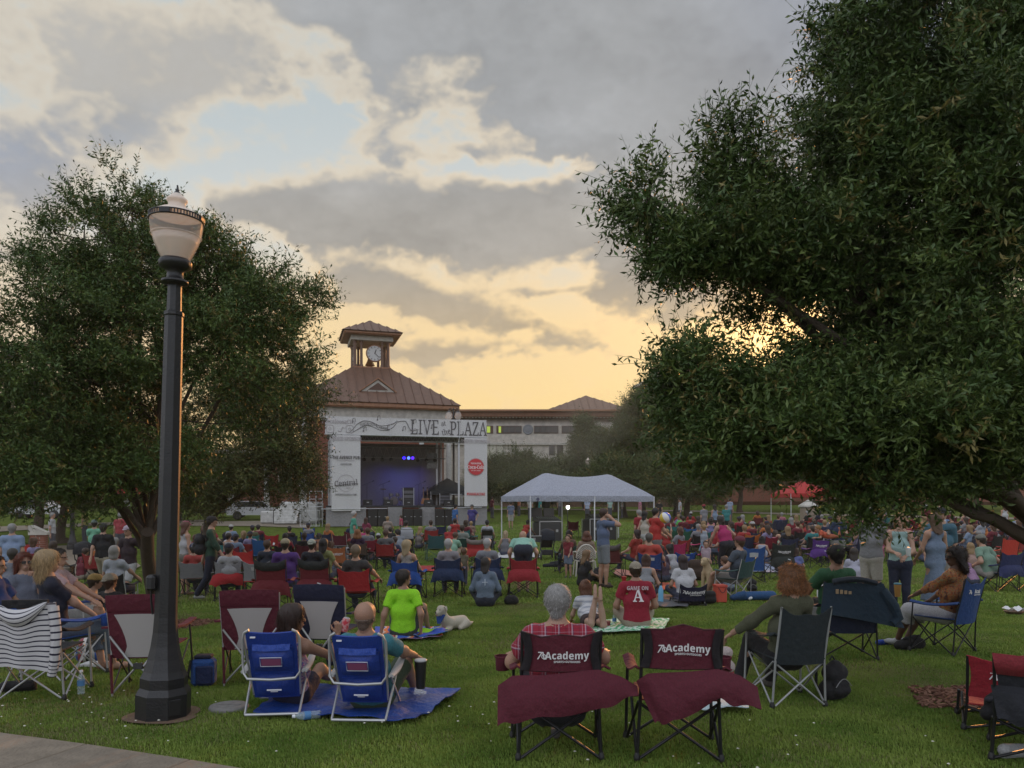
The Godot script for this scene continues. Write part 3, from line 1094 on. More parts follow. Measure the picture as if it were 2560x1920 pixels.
	twin_lamp(gd(1688,66.0),7.0,0.6,"twin-globed lamp post in front of the dark trees right of the canopy")
	# brick pillar by the path
	var pl:=thing("brick_pillar","brick pillar with a sloping pale stone cap beside the left path","pillar",gp(98,1400),0.35)
	var bh:=0.075
	bx("core",Vector3(0,0.47,0),Vector3(0.47,0.94,0.47),rough_mat(lin(0.35,0.31,0.27),0.95,2.0),pl)
	var brick_b:=rough_mat(lin(0.30,0.11,0.07),0.9,1.5,blotch,weave_bump)
	for row in 12:
		for side in 4:
			for k in 2:
				var rb:=Basis(Vector3.UP,side*PI/2.0)
				var off:=0.06 if row % 2==0 else -0.06
				var w:=0.24+(off if k==0 else -off)
				var x:=-0.25+w*0.5 if k==0 else 0.25-w*0.5
				part("brick",MB.new().box(rb*Vector3(x,0.045+row*0.078,0.235),Vector3(w-0.012,0.066,0.03),rb).done(),brick if (row*3+side+k) % 3 else brick_b,pl)
	part("cap",MB.new().slab([Vector2(-0.3,0),Vector2(0.3,0),Vector2(0.3,0.09),Vector2(-0.22,0.36),Vector2(-0.3,0.33)],0.58,xf(Vector3(0,0.94,0))).done(),cream,pl)
	var pl2:=thing("stone_pillar","squat stone pillar with a pointed cap in the far crowd","pillar",gd(2020,46.0))
	bx("shaft",Vector3(0,0.7,0),Vector3(0.75,1.4,0.75),rough_mat(lin(0.30,0.24,0.18),0.9,2.0),pl2)
	part("cap",MB.new().facet([[0.62,1.4],[0.62,1.5],[0.02,1.85]],4,Transform3D(),PI/4).done(),cream,pl2)

func globe_mats() -> Array:
	if not mats.has("globe"):
		var g:=StandardMaterial3D.new()
		g.albedo_color=Color(0.93,0.9,0.87,0.3)
		g.transparency=BaseMaterial3D.TRANSPARENCY_ALPHA
		g.roughness=0.3
		g.metallic_specular=0.6
		g.backlight_enabled=true
		g.backlight=Color(0.6,0.5,0.42)
		mats["globe"]=g
		var gc: StandardMaterial3D=g.duplicate()
		gc.albedo_color=Color(0.93,0.88,0.83,0.8)
		gc.roughness=0.28
		mats["globe_cap"]=gc
		mats["iron"]=rough_mat(lin(0.015,0.0145,0.016),0.42,1.6,blotch,weave_bump,0.25)
	return [mats["globe"],mats["iron"]]

func lamp_head(parent: Node,y: float,s: float,seg: int) -> void:
	var gm:=globe_mats()
	var t:=Transform3D(Basis().scaled(Vector3.ONE*s),Vector3(0,y,0))
	var at0:=func(prof: Array) -> Mesh: return MB.new().lathe(prof,seg,t).done()
	part("socket_ring",at0.call([[0.056,-0.21],[0.056,-0.2],[0.1,-0.19],[0.1,-0.165],[0.062,-0.15],[0.06,-0.1],[0.085,-0.08],[0.12,-0.06],[0.124,-0.02],[0.11,0.0],[0.0,0.0]]),gm[1],parent)
	var g:=part("globe",at0.call([[0.105,0.0],[0.135,0.06],[0.165,0.13],[0.186,0.2],[0.196,0.27],[0.197,0.30]]),gm[0],parent)
	part("refractor",at0.call([[0.098,0.005],[0.125,0.06],[0.155,0.13],[0.172,0.178],[0.0,0.182]]),mats["globe_cap"],g)
	part("ridge",at0.call([[0.186,0.178],[0.19,0.184],[0.188,0.19]]),gm[0],g)
	part("bulb",at0.call([[0.0,0.0],[0.03,0.02],[0.035,0.1],[0.045,0.17],[0.03,0.21],[0.0,0.22]]),plain(lin(0.6,0.58,0.54),0.4),g)
	part("globe_cap",at0.call([[0.19,0.34],[0.155,0.37],[0.12,0.39],[0.075,0.405],[0.064,0.425],[0.066,0.445],[0.078,0.46],[0.077,0.475],[0.055,0.495],[0.032,0.515],[0.028,0.52]]),mats["globe_cap"],parent)
	var band:=part("globe_band",at0.call([[0.2,0.296],[0.207,0.298],[0.207,0.306],[0.2,0.307]]),gm[1],parent)
	part("band_top",at0.call([[0.2,0.333],[0.207,0.334],[0.207,0.342],[0.198,0.345]]),gm[1],band)
	if seg>20:
		for k in 56:
			var a:=k*TAU/56.0
			var b:=Basis(Vector3.UP,a)
			part("band_bar",MB.new().box(t*(b*Vector3(0,0.32,0.202)),Vector3(0.009 if k % 14 else 0.075,0.036,0.007 if k % 14 else 0.016)*s,b,0.001).done(),gm[1],band)
	part("finial",at0.call([[0.03,0.515],[0.022,0.53],[0.012,0.54],[0.016,0.548],[0.009,0.556],[0.006,0.572],[0.007,0.585],[0.0,0.59]]),gm[1],parent)

func lamp_post(called: String,label: String,where: Vector3,s: float,lean: float,seg: int) -> void:
	var o:=thing(called,label,"lamp post",where)
	o.rotation.z=-lean
	o.scale=Vector3.ONE*s
	var iron: Material=globe_mats()[1]
	part("plinth",MB.new().facet([[0.204,-0.05],[0.204,0.185],[0.196,0.2],[0.176,0.235],[0.176,0.31],[0.168,0.325]],8,Transform3D(),0.2).done(),iron,o)
	part("flare",MB.new().facet([[0.168,0.325],[0.152,0.36],[0.126,0.45],[0.106,0.55],[0.092,0.66],[0.085,0.78]],8,Transform3D(),0.2).done(),iron,o)
	part("shaft",MB.new().facet([[0.085,0.78],[0.069,3.14],[0.075,3.15],[0.075,3.175],[0.056,3.185]],8,Transform3D(),0.2).done(),iron,o)
	part("neck",MB.new().facet([[0.056,3.18],[0.052,3.40]],8,Transform3D(),0.2).done(),iron,o)
	lamp_head(o,3.59,1.0,seg)
	if seg>20:
		var bxm:=bx("outlet_box",Vector3(-0.09,1.05,0.05),Vector3(0.075,0.125,0.11),iron,o,Basis(),0.02)
		part("conduit",MB.new().tube([Vector3(-0.1,1.0,0.05),Vector3(-0.1,0.9,0.04),Vector3(-0.09,0.8,0.03)],0.008).done(),iron,bxm)
		bx("access_plate",Vector3(0.145,0.10,0.132),Vector3(0.09,0.12,0.02),iron,o,Basis(Vector3.UP,0.8))

func twin_lamp(where: Vector3,high: float,reach: float,label: String) -> void:
	var o:=thing("twin_lamp",label,"lamp post",where)
	var iron: Material=globe_mats()[1]
	part("shaft",MB.new().lathe([[0.2,0.0],[0.18,0.5],[0.09,0.9],[0.07,high],[0.0,high+0.1]],12).done(),iron,o)
	for s in [-1.0,1.0]:
		part("arm",MB.new().tube([Vector3(0,high-0.5,0),Vector3(s*reach*0.6,high+0.05,0),Vector3(s*reach,high,0),Vector3(s*reach,high-0.25,0)],0.035).done(),iron,o)
		var g:=part("globe",MB.new().lathe([[0.0,-0.85],[0.12,-0.83],[0.24,-0.65],[0.26,-0.45],[0.17,-0.25],[0.0,-0.2]],14,xf(Vector3(s*reach,high,0))).done(),globe_mats()[0],o)
		part("cap",MB.new().lathe([[0.18,-0.27],[0.1,-0.15],[0.03,-0.1],[0.0,0.0]],12,xf(Vector3(s*reach,high,0))).done(),iron,g)


# --- the stage and the sound tent ---
func flat_text(parent: Node,called: String,text: String,p: Vector3,h: float,m: Material,squeeze:=1.0,b:=Basis(),serif:=false,bold:=false,italic:=false) -> void:
	part(called,letters(text,h,0.012,serif,bold,italic),m,parent,Transform3D(b.scaled_local(Vector3(squeeze,1,1)),p))

func stroke(parent: Node,called: String,pts: Array,r: float,m: Material,p:=Vector3.ZERO) -> void:
	var c:=Curve3D.new()
	for k in pts.size():
		var a: Vector2=pts[maxi(k-1,0)]
		var b: Vector2=pts[mini(k+1,pts.size()-1)]
		var t:=(b-a)/6.0
		c.add_point(Vector3(pts[k].x,pts[k].y,0)+p,-Vector3(t.x,t.y,0),Vector3(t.x,t.y,0))
	part(called,MB.new().tube(Array(c.tessellate(3,5)),r,r*0.7,5).done(),m,parent)

func truss(called: String,parent: Node,x0: float,x1: float,y: float,z: float,h: float,n: int,m: Material) -> void:
	var b:=MB.new()
	for dz in [0.0,-0.3]:
		b.tube([Vector3(x0,y,z+dz),Vector3(x1,y,z+dz)],0.03,0.03,6)
		b.tube([Vector3(x0,y-h,z+dz),Vector3(x1,y-h,z+dz)],0.03,0.03,6)
	var t:=part(called,b.done(),m,parent)
	for k in n:
		var a:=x0+(x1-x0)*k/n
		var c:=x0+(x1-x0)*(k+0.5)/n
		var e:=x0+(x1-x0)*(k+1.0)/n
		part("web",MB.new().tube([Vector3(a,y,z),Vector3(c,y-h,z),Vector3(e,y,z)],0.016,0.016,4).done(),m,t)

func build_stage() -> void:
	var white:=rough_mat(lin(0.74,0.72,0.72),0.8,0.8,weave)
	var grey:=cloth(lin(0.30,0.29,0.29),0.9,3.0)
	var black:=rough_mat(lin(0.014,0.014,0.016),0.6,2.0,weave)
	var alu:=plain(lin(0.55,0.55,0.56),0.4,0.6)
	var ink:=plain(lin(0.09,0.085,0.09),0.8)
	var pale_ink:=plain(lin(0.34,0.30,0.32),0.8)
	var turn:=0.24
	var o:=thing("mobile_stage","covered concert stage with a grey skirt, roof truss and dark back drop","stage",gd(1020,51.0),turn)
	bx("deck",Vector3(0,1.28,-3.0),Vector3(10.6,0.14,6.4),black,o)
	for seg in [[-5.3,-2.75],[-1.35,-0.4],[0.85,1.75],[3.0,5.3]]:
		part("skirt",MB.new().sheet(18,6,func(u: float,w: float) -> Vector3: return Vector3(lerpf(seg[0],seg[1],u),w*1.24,0.22+0.05*sin(u*14.0)*(1.0-w)+0.12*(1.0-w)),0.02).done(),grey,o)
	bx("back_wall",Vector3(-0.9,3.6,-5.9),Vector3(7.8,4.6,0.1),rough_mat(lin(0.26,0.24,0.25),0.9,0.7,weave),o)
	part("side_wall",MB.new().slab([Vector2(-6,1.3),Vector2(-0.2,1.3),Vector2(-0.2,5.6),Vector2(-6,5.9)],0.08,xf(Vector3(-5.1,0,0),Basis(Vector3.UP,-PI/2))).done(),rough_mat(lin(0.36,0.36,0.37),0.8,0.6),o)
	bx("roof",Vector3(0,6.25,-3.0),Vector3(10.4,0.22,6.4),rough_mat(lin(0.2,0.2,0.21),0.7,0.5),o)
	truss("front_truss",o,-3.0,4.0,5.95,-0.1,0.34,22,alu)
	truss("roof_truss",o,-3.0,3.0,5.45,-3.2,0.75,13,plain(lin(0.30,0.29,0.27),0.5,0.4))
	for p in [[3.45,-0.2],[3.05,-5.6],[-5.0,-0.3],[-5.0,-5.7],[2.5,-4.0]]:
		bx("post",Vector3(p[0],3.65,p[1]),Vector3(0.13,4.7,0.13),alu,o)
	bx("awning_flap",Vector3(2.1,4.55,-3.6),Vector3(0.75,1.1,0.05),grey,o)
	for s in [-4.6,4.6]:
		part("jack",MB.new().tube([Vector3(s,0,-0.4),Vector3(s,1.2,-0.4)],0.06).done(),alu,o)
	part("outrigger",MB.new().tube([Vector3(-5.6,1.12,0.46),Vector3(-1.4,1.16,0.46)],0.025).done(),alu,o)
	part("outrigger",MB.new().tube([Vector3(2.2,1.2,0.46),Vector3(4.9,1.24,0.46)],0.025).done(),alu,o)
	# the banner across the top
	var bn:=thing("stage_banner","long white banner with hand-drawn lettering across the top of the stage","banner",o.position,turn)
	part("cloth",MB.new().sheet(40,4,func(u: float,w: float) -> Vector3: return Vector3(lerpf(-5.35,5.25,u),lerpf(5.98,7.12,w)-0.03*sin(u*PI),0.30+0.015*sin(u*46.0)),0.02).done(),white,bn)
	var zf:=0.335
	flat_text(bn,"lettering","LIVE",Vector3(1.07,6.53,zf),0.98,ink,0.62,Basis(),true)
	flat_text(bn,"lettering","PLAZA",Vector3(4.02,6.5,zf),0.92,ink,0.62,Basis(),true)
	flat_text(bn,"lettering","at",Vector3(2.32,6.82,zf),0.32,ink,0.8,Basis(Vector3.BACK,0.2),true,false,true)
	flat_text(bn,"lettering","the",Vector3(2.5,6.27,zf),0.36,ink,0.8,Basis(Vector3.BACK,0.25),true,false,true)
	flat_text(bn,"lettering","TuscaloosaCity",Vector3(-4.5,6.78,zf),0.26,pale_ink,0.85,Basis(),true)
	for k in 3:
		var cx:=-5.05+k*0.62
		if k==1:
			stroke(bn,"social_mark",[Vector2(-0.1,-0.12),Vector2(0.05,-0.15),Vector2(0.12,0.0),Vector2(0.2,0.12),Vector2(0.3,0.06)],0.018,pale_ink,Vector3(cx,6.3,zf))
		else:
			stroke(bn,"social_mark",[Vector2(-0.2,-0.2),Vector2(0.2,-0.2),Vector2(0.2,0.2),Vector2(-0.2,0.2),Vector2(-0.2,-0.2)],0.018,pale_ink,Vector3(cx,6.3,zf))
			stroke(bn,"social_mark",[Vector2(0.08,0),Vector2(0,0.09),Vector2(-0.08,0),Vector2(0,-0.09),Vector2(0.08,0)],0.014,pale_ink,Vector3(cx,6.3,zf))
	for rb in [[[-3.35,6.62],[-2.9,6.86],[-2.4,6.8],[-1.9,6.58],[-1.35,6.62]],[[-3.2,6.36],[-2.8,6.56],[-2.4,6.52],[-1.9,6.3],[-1.4,6.28]],[[-3.35,6.62],[-3.6,6.3],[-3.85,6.05]],[[-3.2,6.36],[-3.45,6.2],[-3.7,6.04]],[[-1.35,6.62],[-0.95,6.75],[-0.75,6.95]],[[-1.4,6.28],[-1.0,6.5],[-0.7,6.9]],[[-1.35,6.62],[-1.4,6.28]],[[-0.7,6.85],[-0.2,6.9],[0.05,6.45],[0.25,6.28],[0.6,6.4]]]:
		var pts:=[]
		for q in rb: pts.append(Vector2(q[0],q[1]))
		stroke(bn,"ribbon_line",pts,0.02,ink,Vector3(0,0,zf))
	for seg in [["TUS",-3.0,6.62,0.25],["CALOOSA",-2.45,6.66,-0.12],["ALABAMA",-1.72,6.44,-0.2]]:
		flat_text(bn,"lettering",seg[0],Vector3(seg[1],seg[2],zf),0.17,ink,0.8,Basis(Vector3.BACK,seg[3]))
	for nt in [[-3.6,6.75],[-2.0,6.95],[-2.9,6.2],[-0.35,6.3],[0.35,6.78],[1.55,6.5]]:
		stroke(bn,"music_note",[Vector2(0,0),Vector2(0,0.22),Vector2(0.14,0.26),Vector2(0.14,0.03)],0.018,ink,Vector3(nt[0],nt[1],zf))
		part("note_head",MB.new().lathe([[0.0,0.006],[0.045,0.004],[0.05,0.0]],10,xf(Vector3(nt[0]-0.03,nt[1],zf),Basis(Vector3.RIGHT,PI/2))).done(),ink,bn)
	stroke(bn,"skyline_sketch",[Vector2(0.3,6.3),Vector2(0.5,6.42),Vector2(0.6,6.38),Vector2(0.75,6.5),Vector2(0.85,6.4),Vector2(1.0,6.45)],0.014,pale_ink,Vector3(-0.3,-0.05,zf))
	for s in [-1.2,1.1,3.4]:
		part("strap",MB.new().tube([Vector3(s,5.85,0.36),Vector3(s,7.15,0.36)],0.02).done(),alu,bn)
	part("hem_pole",MB.new().tube([Vector3(-5.4,5.94,0.3),Vector3(5.35,5.94,0.3)],0.035).done(),alu,bn)
	# the two hanging side banners
	var red:=plain(lin(0.52,0.03,0.04),0.6)
	for sd in 2:
		var x0: float=[-4.95,3.72][sd]
		var x1: float=[-3.12,5.28][sd]
		var y0: float=[1.0,1.3][sd]
		var s:=thing("side_banner",["white sponsor banner hanging at the left of the stage","white sponsor banner with a red roundel hanging at the right of the stage"][sd],"banner",o.position,turn,"sponsor banners on the stage")
		part("cloth",MB.new().sheet(14,16,func(u: float,w: float) -> Vector3: return Vector3(lerpf(x0,x1,u),lerpf(y0,5.9,w),0.42+0.025*sin(u*8.0+w*3.0)*(1.2-w)),0.02).done(),white,s)
		var cx:=(x0+x1)*0.5
		var z:=0.475
		flat_text(s,"lettering","PROUD SPONSOR",Vector3(cx,5.66,z),0.24,pale_ink,0.72,Basis(),true)
		if sd==0:
			flat_text(s,"lettering","-THE AVENUE PUB-",Vector3(cx,4.45,z),0.21,ink,0.72,Basis(),false,true)
			flat_text(s,"lettering","AVEPUB.COM",Vector3(cx,4.02,z),0.11,ink,0.75)
			bx("rule",Vector3(cx,4.26,z),Vector3(1.1,0.02,0.01),pale_ink,s)
			var ring:=part("ring",MB.new().lathe([[0.52,0.004],[0.53,0.006],[0.545,0.004]],40,xf(Vector3(cx,2.8,z-0.01),Basis(Vector3.RIGHT,PI/2))).done(),pale_ink,s)
			flat_text(s,"lettering","Central",Vector3(cx,2.8,z),0.36,ink,0.85,Basis(Vector3.BACK,0.08),true,false,true)
			stroke(s,"swash",[Vector2(-0.72,-0.16),Vector2(-0.3,-0.13),Vector2(0.3,-0.04),Vector2(0.75,-0.02)],0.02,ink,Vector3(cx,2.8,z))
			flat_text(s,"lettering","MESA",Vector3(cx+0.15,2.5,z),0.07,pale_ink)
			flat_text(s,"lettering","EATCENTRALMESA.COM",Vector3(cx,2.06,z),0.12,ink,0.75)
		else:
			var disc:=part("roundel",MB.new().lathe([[0.0,0.012],[0.5,0.012],[0.54,0.0]],40,xf(Vector3(cx,3.95,z-0.01),Basis(Vector3.RIGHT,PI/2))).done(),red,s)
			part("roundel_edge",MB.new().lathe([[0.55,0.0],[0.565,0.008],[0.58,0.0]],40,xf(Vector3(cx,3.95,z-0.01),Basis(Vector3.RIGHT,PI/2))).done(),plain(lin(0.4,0.2,0.2),0.6),s)
			var wm:=plain(lin(0.75,0.7,0.7),0.7)
			flat_text(s,"lettering","TUSCALOOSA",Vector3(cx,4.18,z+0.01),0.11,wm,0.75,Basis(),false,true)
			flat_text(s,"lettering","Coca-Cola",Vector3(cx,3.93,z+0.01),0.24,wm,0.72,Basis(),true,true,true)
			flat_text(s,"lettering","BOTTLING COMPANY",Vector3(cx,3.7,z+0.01),0.065,wm,0.75)
			flat_text(s,"lettering","#SHAREACOKE",Vector3(cx,2.12,z),0.18,red,0.72,Basis(),false,true)
	# lit blue stage lamps hung from the roof truss
	var tb:=Transform3D(Basis(Vector3.UP,turn),o.position)
	for k in 3:
		var p:=Vector3(0.05+[0.0,0.32,0.6][k],4.72,-3.1)
		var lampnode:=thing("stage_light",["left one","middle, palest one","right one"][k] + " of three lit blue stage lights under the truss","stage light",tb*p,turn,"lit blue stage lights")
		part("housing",MB.new().lathe([[0.0,-0.3],[0.11,-0.28],[0.13,0.0],[0.0,0.0]],12,xf(Vector3.ZERO,Basis(Vector3.RIGHT,PI/2+0.25))).done(),black,lampnode)
		part("yoke",MB.new().tube([Vector3(-0.15,-0.1,-0.1),Vector3(-0.15,0.1,-0.1),Vector3(0,0.16,-0.1),Vector3(0.15,0.1,-0.1),Vector3(0.15,-0.1,-0.1)],0.015).done(),black,lampnode)
		var em:=StandardMaterial3D.new()
		em.albedo_color=Color(0.1,0.1,0.4)
		em.emission_enabled=true
		em.emission=[Color(0.22,0.14,1.0),Color(0.35,0.5,1.0),Color(0.32,0.14,1.0)][k]
		em.emission_energy_multiplier=2.2
		part("lens",MB.new().lathe([[0.0,0.03],[0.08,0.025],[0.115,0.0]],14,xf(Vector3(0,-0.02,0.02),Basis(Vector3.RIGHT,PI/2+0.25))).done(),em,lampnode)
		var sp:=SpotLight3D.new()
		sp.name = "beam"
		sp.light_color=em.emission
		sp.light_energy=2.4
		sp.light_size=0.1
		sp.spot_range=20.0
		sp.spot_attenuation=2.0
		sp.spot_angle=40.0
		sp.shadow_enabled=true
		lampnode.add_child(sp)
		sp.position=Vector3(0,-0.12,-0.42)
		sp.look_at_from_position(sp.global_position,tb*Vector3(p.x-1.6+k*1.2,2.2,-6.0))
	for k in 9:
		var p:=tb*Vector3(-2.7+k*0.62,4.6,-3.15)
		if k in [4,5]:
			continue
		var ln:=thing("stage_light","unlit black stage light, %s from the left along the truss" % ["first","second","third","fourth","","","fifth","sixth","seventh"][k],"stage light",p,turn,"unlit stage lights on the truss")
		part("housing",MB.new().lathe([[0.0,-0.28],[0.1,-0.26],[0.13,0.0],[0.1,0.01],[0.0,-0.04]],10,xf(Vector3(0,-0.05,0),Basis(Vector3.RIGHT,PI/2+0.5))).done(),black,ln)
		part("clamp",MB.new().tube([Vector3(0,0.0,-0.1),Vector3(0,0.25,-0.1)],0.02).done(),black,ln)
	# loudspeakers in front of the skirt
	for k in 3:
		for j in 2:
			var p:=tb*Vector3([-2.35,-0.05,2.05][k]+j*0.62,0.0,0.42)
			var s:=thing("subwoofer","%s black bass speaker of the %s pair below the stage" % [["left","right"][j],["left","middle","right"][k]],"loudspeaker",p,turn,"bass speakers below the stage")
			bx("cabinet",Vector3(0,0.56,-0.1),Vector3(0.6,1.12,0.6),black,s,Basis(),0.02)
			bx("grille",Vector3(0,0.56,0.21),Vector3(0.54,1.04,0.03),rough_mat(lin(0.02,0.02,0.02),0.8,12.0,weave),s)
			for h in [-0.2,0.2]:
				bx("handle",Vector3(h,0.62,0.235),Vector3(0.1,0.03,0.02),alu,s)
	stage_gear(tb,turn,black,alu)
	for a in [[tb*Vector3(3.6,3.6,-4.5),Vector3(4.5,5.0,4.0),0.10,"thin smoke hanging at the right of the stage"],[at(1330,1150,60.0),Vector3(11.0,3.6,5.0),0.014,"thin smoke drifting right of the stage in front of the trees"],[at(1480,1060,54.0),Vector3(7.0,4.5,5.0),0.018,"thin smoke rising before the dark trees behind the canopy"]]:
		var f:=FogVolume.new()
		f.name=numbered("stage_smoke")
		f.shape=RenderingServer.FOG_VOLUME_SHAPE_ELLIPSOID
		f.size=a[1]
		var fm:=FogMaterial.new()
		fm.density=a[2]
		fm.albedo=Color(0.95,0.88,0.8)
		f.material=fm
		add_child(f)
		f.position=a[0]
		f.rotation.z=0.45 if a[2]==0.018 else 0.12
		tag(f,a[3],"smoke")
		f.set_meta("kind","stuff")
	sound_tent(black,alu)

func stage_gear(tb: Transform3D,turn: float,black: Material,alu: Material) -> void:
	var y:=1.36
	for a in [[0.35,-3.2,"amplifier rack on a stand in the middle of the stage",1.25],[2.9,-3.0,"amplifier rack near the right of the stage",0.85]]:
		var r:=thing("amplifier_rack","black " + a[2],"amplifier",tb*Vector3(a[0],y,a[1]),turn)
		bx("case",Vector3(0,a[3]*0.5,0),Vector3(0.75,a[3],0.5),black,r)
		for k in 3:
			bx("panel",Vector3(0,a[3]*(0.25+k*0.25),0.26),Vector3(0.66,a[3]*0.16,0.02),plain(lin(0.12,0.12,0.14),0.4),r)
		for s in [-0.37,0.37]:
			bx("edge",Vector3(s,a[3]*0.5,0.24),Vector3(0.04,a[3],0.05),alu,r)
	var dr:=thing("drum_kit","drum kit standing at the middle back of the stage","drum kit",tb*Vector3(-0.6,y,-3.6),turn)
	part("bass_drum",MB.new().lathe([[0.0,0.2],[0.28,0.2],[0.3,0.18],[0.3,-0.2],[0.0,-0.2]],24,xf(Vector3(0,0.31,0),Basis(Vector3.RIGHT,PI/2))).done(),plain(lin(0.10,0.08,0.09),0.4),dr)
	for p in [[-0.55,0.6,0.18],[0.55,0.55,0.2],[-0.2,0.85,0.15],[0.25,0.85,0.15]]:
		part("drum",MB.new().lathe([[0.0,0.0],[p[2],0.0],[p[2],-0.22],[0.0,-0.22]],18,xf(Vector3(p[0],p[1],-0.1))).done(),plain(lin(0.2,0.18,0.2),0.3),dr)
		part("stand",MB.new().tube([Vector3(p[0],0,-0.2),Vector3(p[0],p[1]-0.1,-0.15)],0.015).done(),alu,dr)
	for p in [[-0.75,1.15],[0.75,1.2]]:
		part("cymbal",MB.new().lathe([[0.0,0.03],[0.06,0.02],[0.25,0.0]],20,xf(Vector3(p[0],p[1],-0.2),Basis(Vector3.RIGHT,0.2))).done(),plain(lin(0.5,0.38,0.15),0.3,0.9),dr)
		part("stand",MB.new().tube([Vector3(p[0],0,-0.2),Vector3(p[0],p[1],-0.2)],0.012).done(),alu,dr)
	for k in 4:
		var m:=thing("microphone_stand",["microphone stand near the left banner on stage","microphone stand left of the drum kit","microphone stand right of the drum kit","microphone stand near the right of the stage"][k],"microphone stand",tb*Vector3([-2.6,-1.5,0.9,2.2][k],y,[-1.5,-1.8,-1.5,-1.7][k]),turn,"microphone stands on stage")
		part("pole",MB.new().tube([Vector3.ZERO,Vector3(0,1.45,0)],0.014).done(),black,m)
		part("boom",MB.new().tube([Vector3(-0.3,1.35,0),Vector3(0.35,1.62,0)],0.012).done(),black,m)
		part("microphone",MB.new().tube([Vector3(0.33,1.6,0),Vector3(0.47,1.68,0)],0.02,0.035,8).done(),black,m)
		part("base",MB.new().lathe([[0.0,0.04],[0.15,0.03],[0.16,0.0]],16).done(),black,m)
	for k in 5:
		var w:=thing("monitor_speaker","black wedge monitor speaker, %s from the left along the stage front" % ["first","second","third","fourth","fifth"][k],"loudspeaker",tb*Vector3(-2.6+k*1.35,y,-0.7),turn,"wedge monitors along the stage front")
		part("cabinet",MB.new().slab([Vector2(-0.25,0),Vector2(0.25,0),Vector2(0.25,0.12),Vector2(-0.1,0.38),Vector2(-0.25,0.38)],0.6,xf(Vector3.ZERO,Basis(Vector3.UP,PI/2))).done(),black,w)
		bx("handle",Vector3(0,0.2,0.26),Vector3(0.15,0.04,0.02),alu,w)
	var gm:=plain(lin(0.30,0.12,0.05),0.3)
	for k in 2:
		var g:=thing("guitar",["guitar on its stand right of the amplifier rack","second guitar leaning beside the right rack on stage"][k],"guitar",tb*Vector3(1.35+k*0.28,y,-2.6),turn)
		part("body",MB.new().slab([Vector2(-0.16,0.1),Vector2(0.16,0.1),Vector2(0.17,0.25),Vector2(0.11,0.36),Vector2(0.14,0.5),Vector2(-0.12,0.5),Vector2(-0.11,0.36),Vector2(-0.17,0.25)],0.06).done(),gm,g)
		bx("neck",Vector3(0,0.82,0),Vector3(0.05,0.7,0.03),plain(lin(0.2,0.11,0.06),0.4),g)
		bx("headstock",Vector3(0,1.22,0),Vector3(0.08,0.16,0.025),black,g)
	var tbl:=thing("side_table","small folding table with equipment near the right of the stage","table",tb*Vector3(3.6,y,-2.2),turn)
	bx("top",Vector3(0,0.78,0),Vector3(0.8,0.05,0.5),alu,tbl)
	for s in [[-0.36,-0.2],[0.36,-0.2],[-0.36,0.2],[0.36,0.2]]:
		part("leg",MB.new().tube([Vector3(s[0],0,s[1]),Vector3(s[0],0.76,s[1])],0.015).done(),alu,tbl)
	# railings left of the stage
	var rl:=thing("stage_railing","white tube railing and steps at the left end of the stage","railing",gd(790,50.0),turn)
	for k in 3:
		part("post",MB.new().tube([Vector3(-0.4+k*0.4,0,0),Vector3(-0.4+k*0.4,2.35,0)],0.03).done(),alu,rl)
	for h in [0.5,1.3,1.8,2.3]:
		part("rail",MB.new().tube([Vector3(-0.45,h,0),Vector3(0.45,h,0)],0.025).done(),alu,rl)
	for k in 5:
		bx("step",Vector3(0.9,0.2+k*0.24,-1.2+k*0.0+(4-k)*0.28),Vector3(0.9,0.05,0.26),black,rl)
	var bar:=thing("crowd_barrier","grey metal crowd barrier left of the stage skirt","barrier",gd(775,49.0),turn)
	part("frame",MB.new().tube([Vector3(-0.6,0.1,0),Vector3(-0.6,1.1,0),Vector3(0.6,1.1,0),Vector3(0.6,0.1,0),Vector3(-0.6,0.1,0)],0.025).done(),alu,bar)
	for k in 11:
		part("bar",MB.new().tube([Vector3(-0.5+k*0.1,0.1,0),Vector3(-0.5+k*0.1,1.1,0)],0.01,0.01,4).done(),alu,bar)
	# dark pop-up canopy behind the right banner
	pop_up("dark pop-up canopy beside the stage behind the right banner",Vector3(gd(1118,56.0).x,rise(56.0),-56.0),0.3,3.0,3.0,2.2,1.0,plain(lin(0.02,0.025,0.03),0.8),alu)
	pop_up("red pop-up canopy behind the far crowd",gd(2005,52.0),0.1,3.0,3.0,2.1,0.9,cloth(lin(0.5,0.03,0.03)),alu)

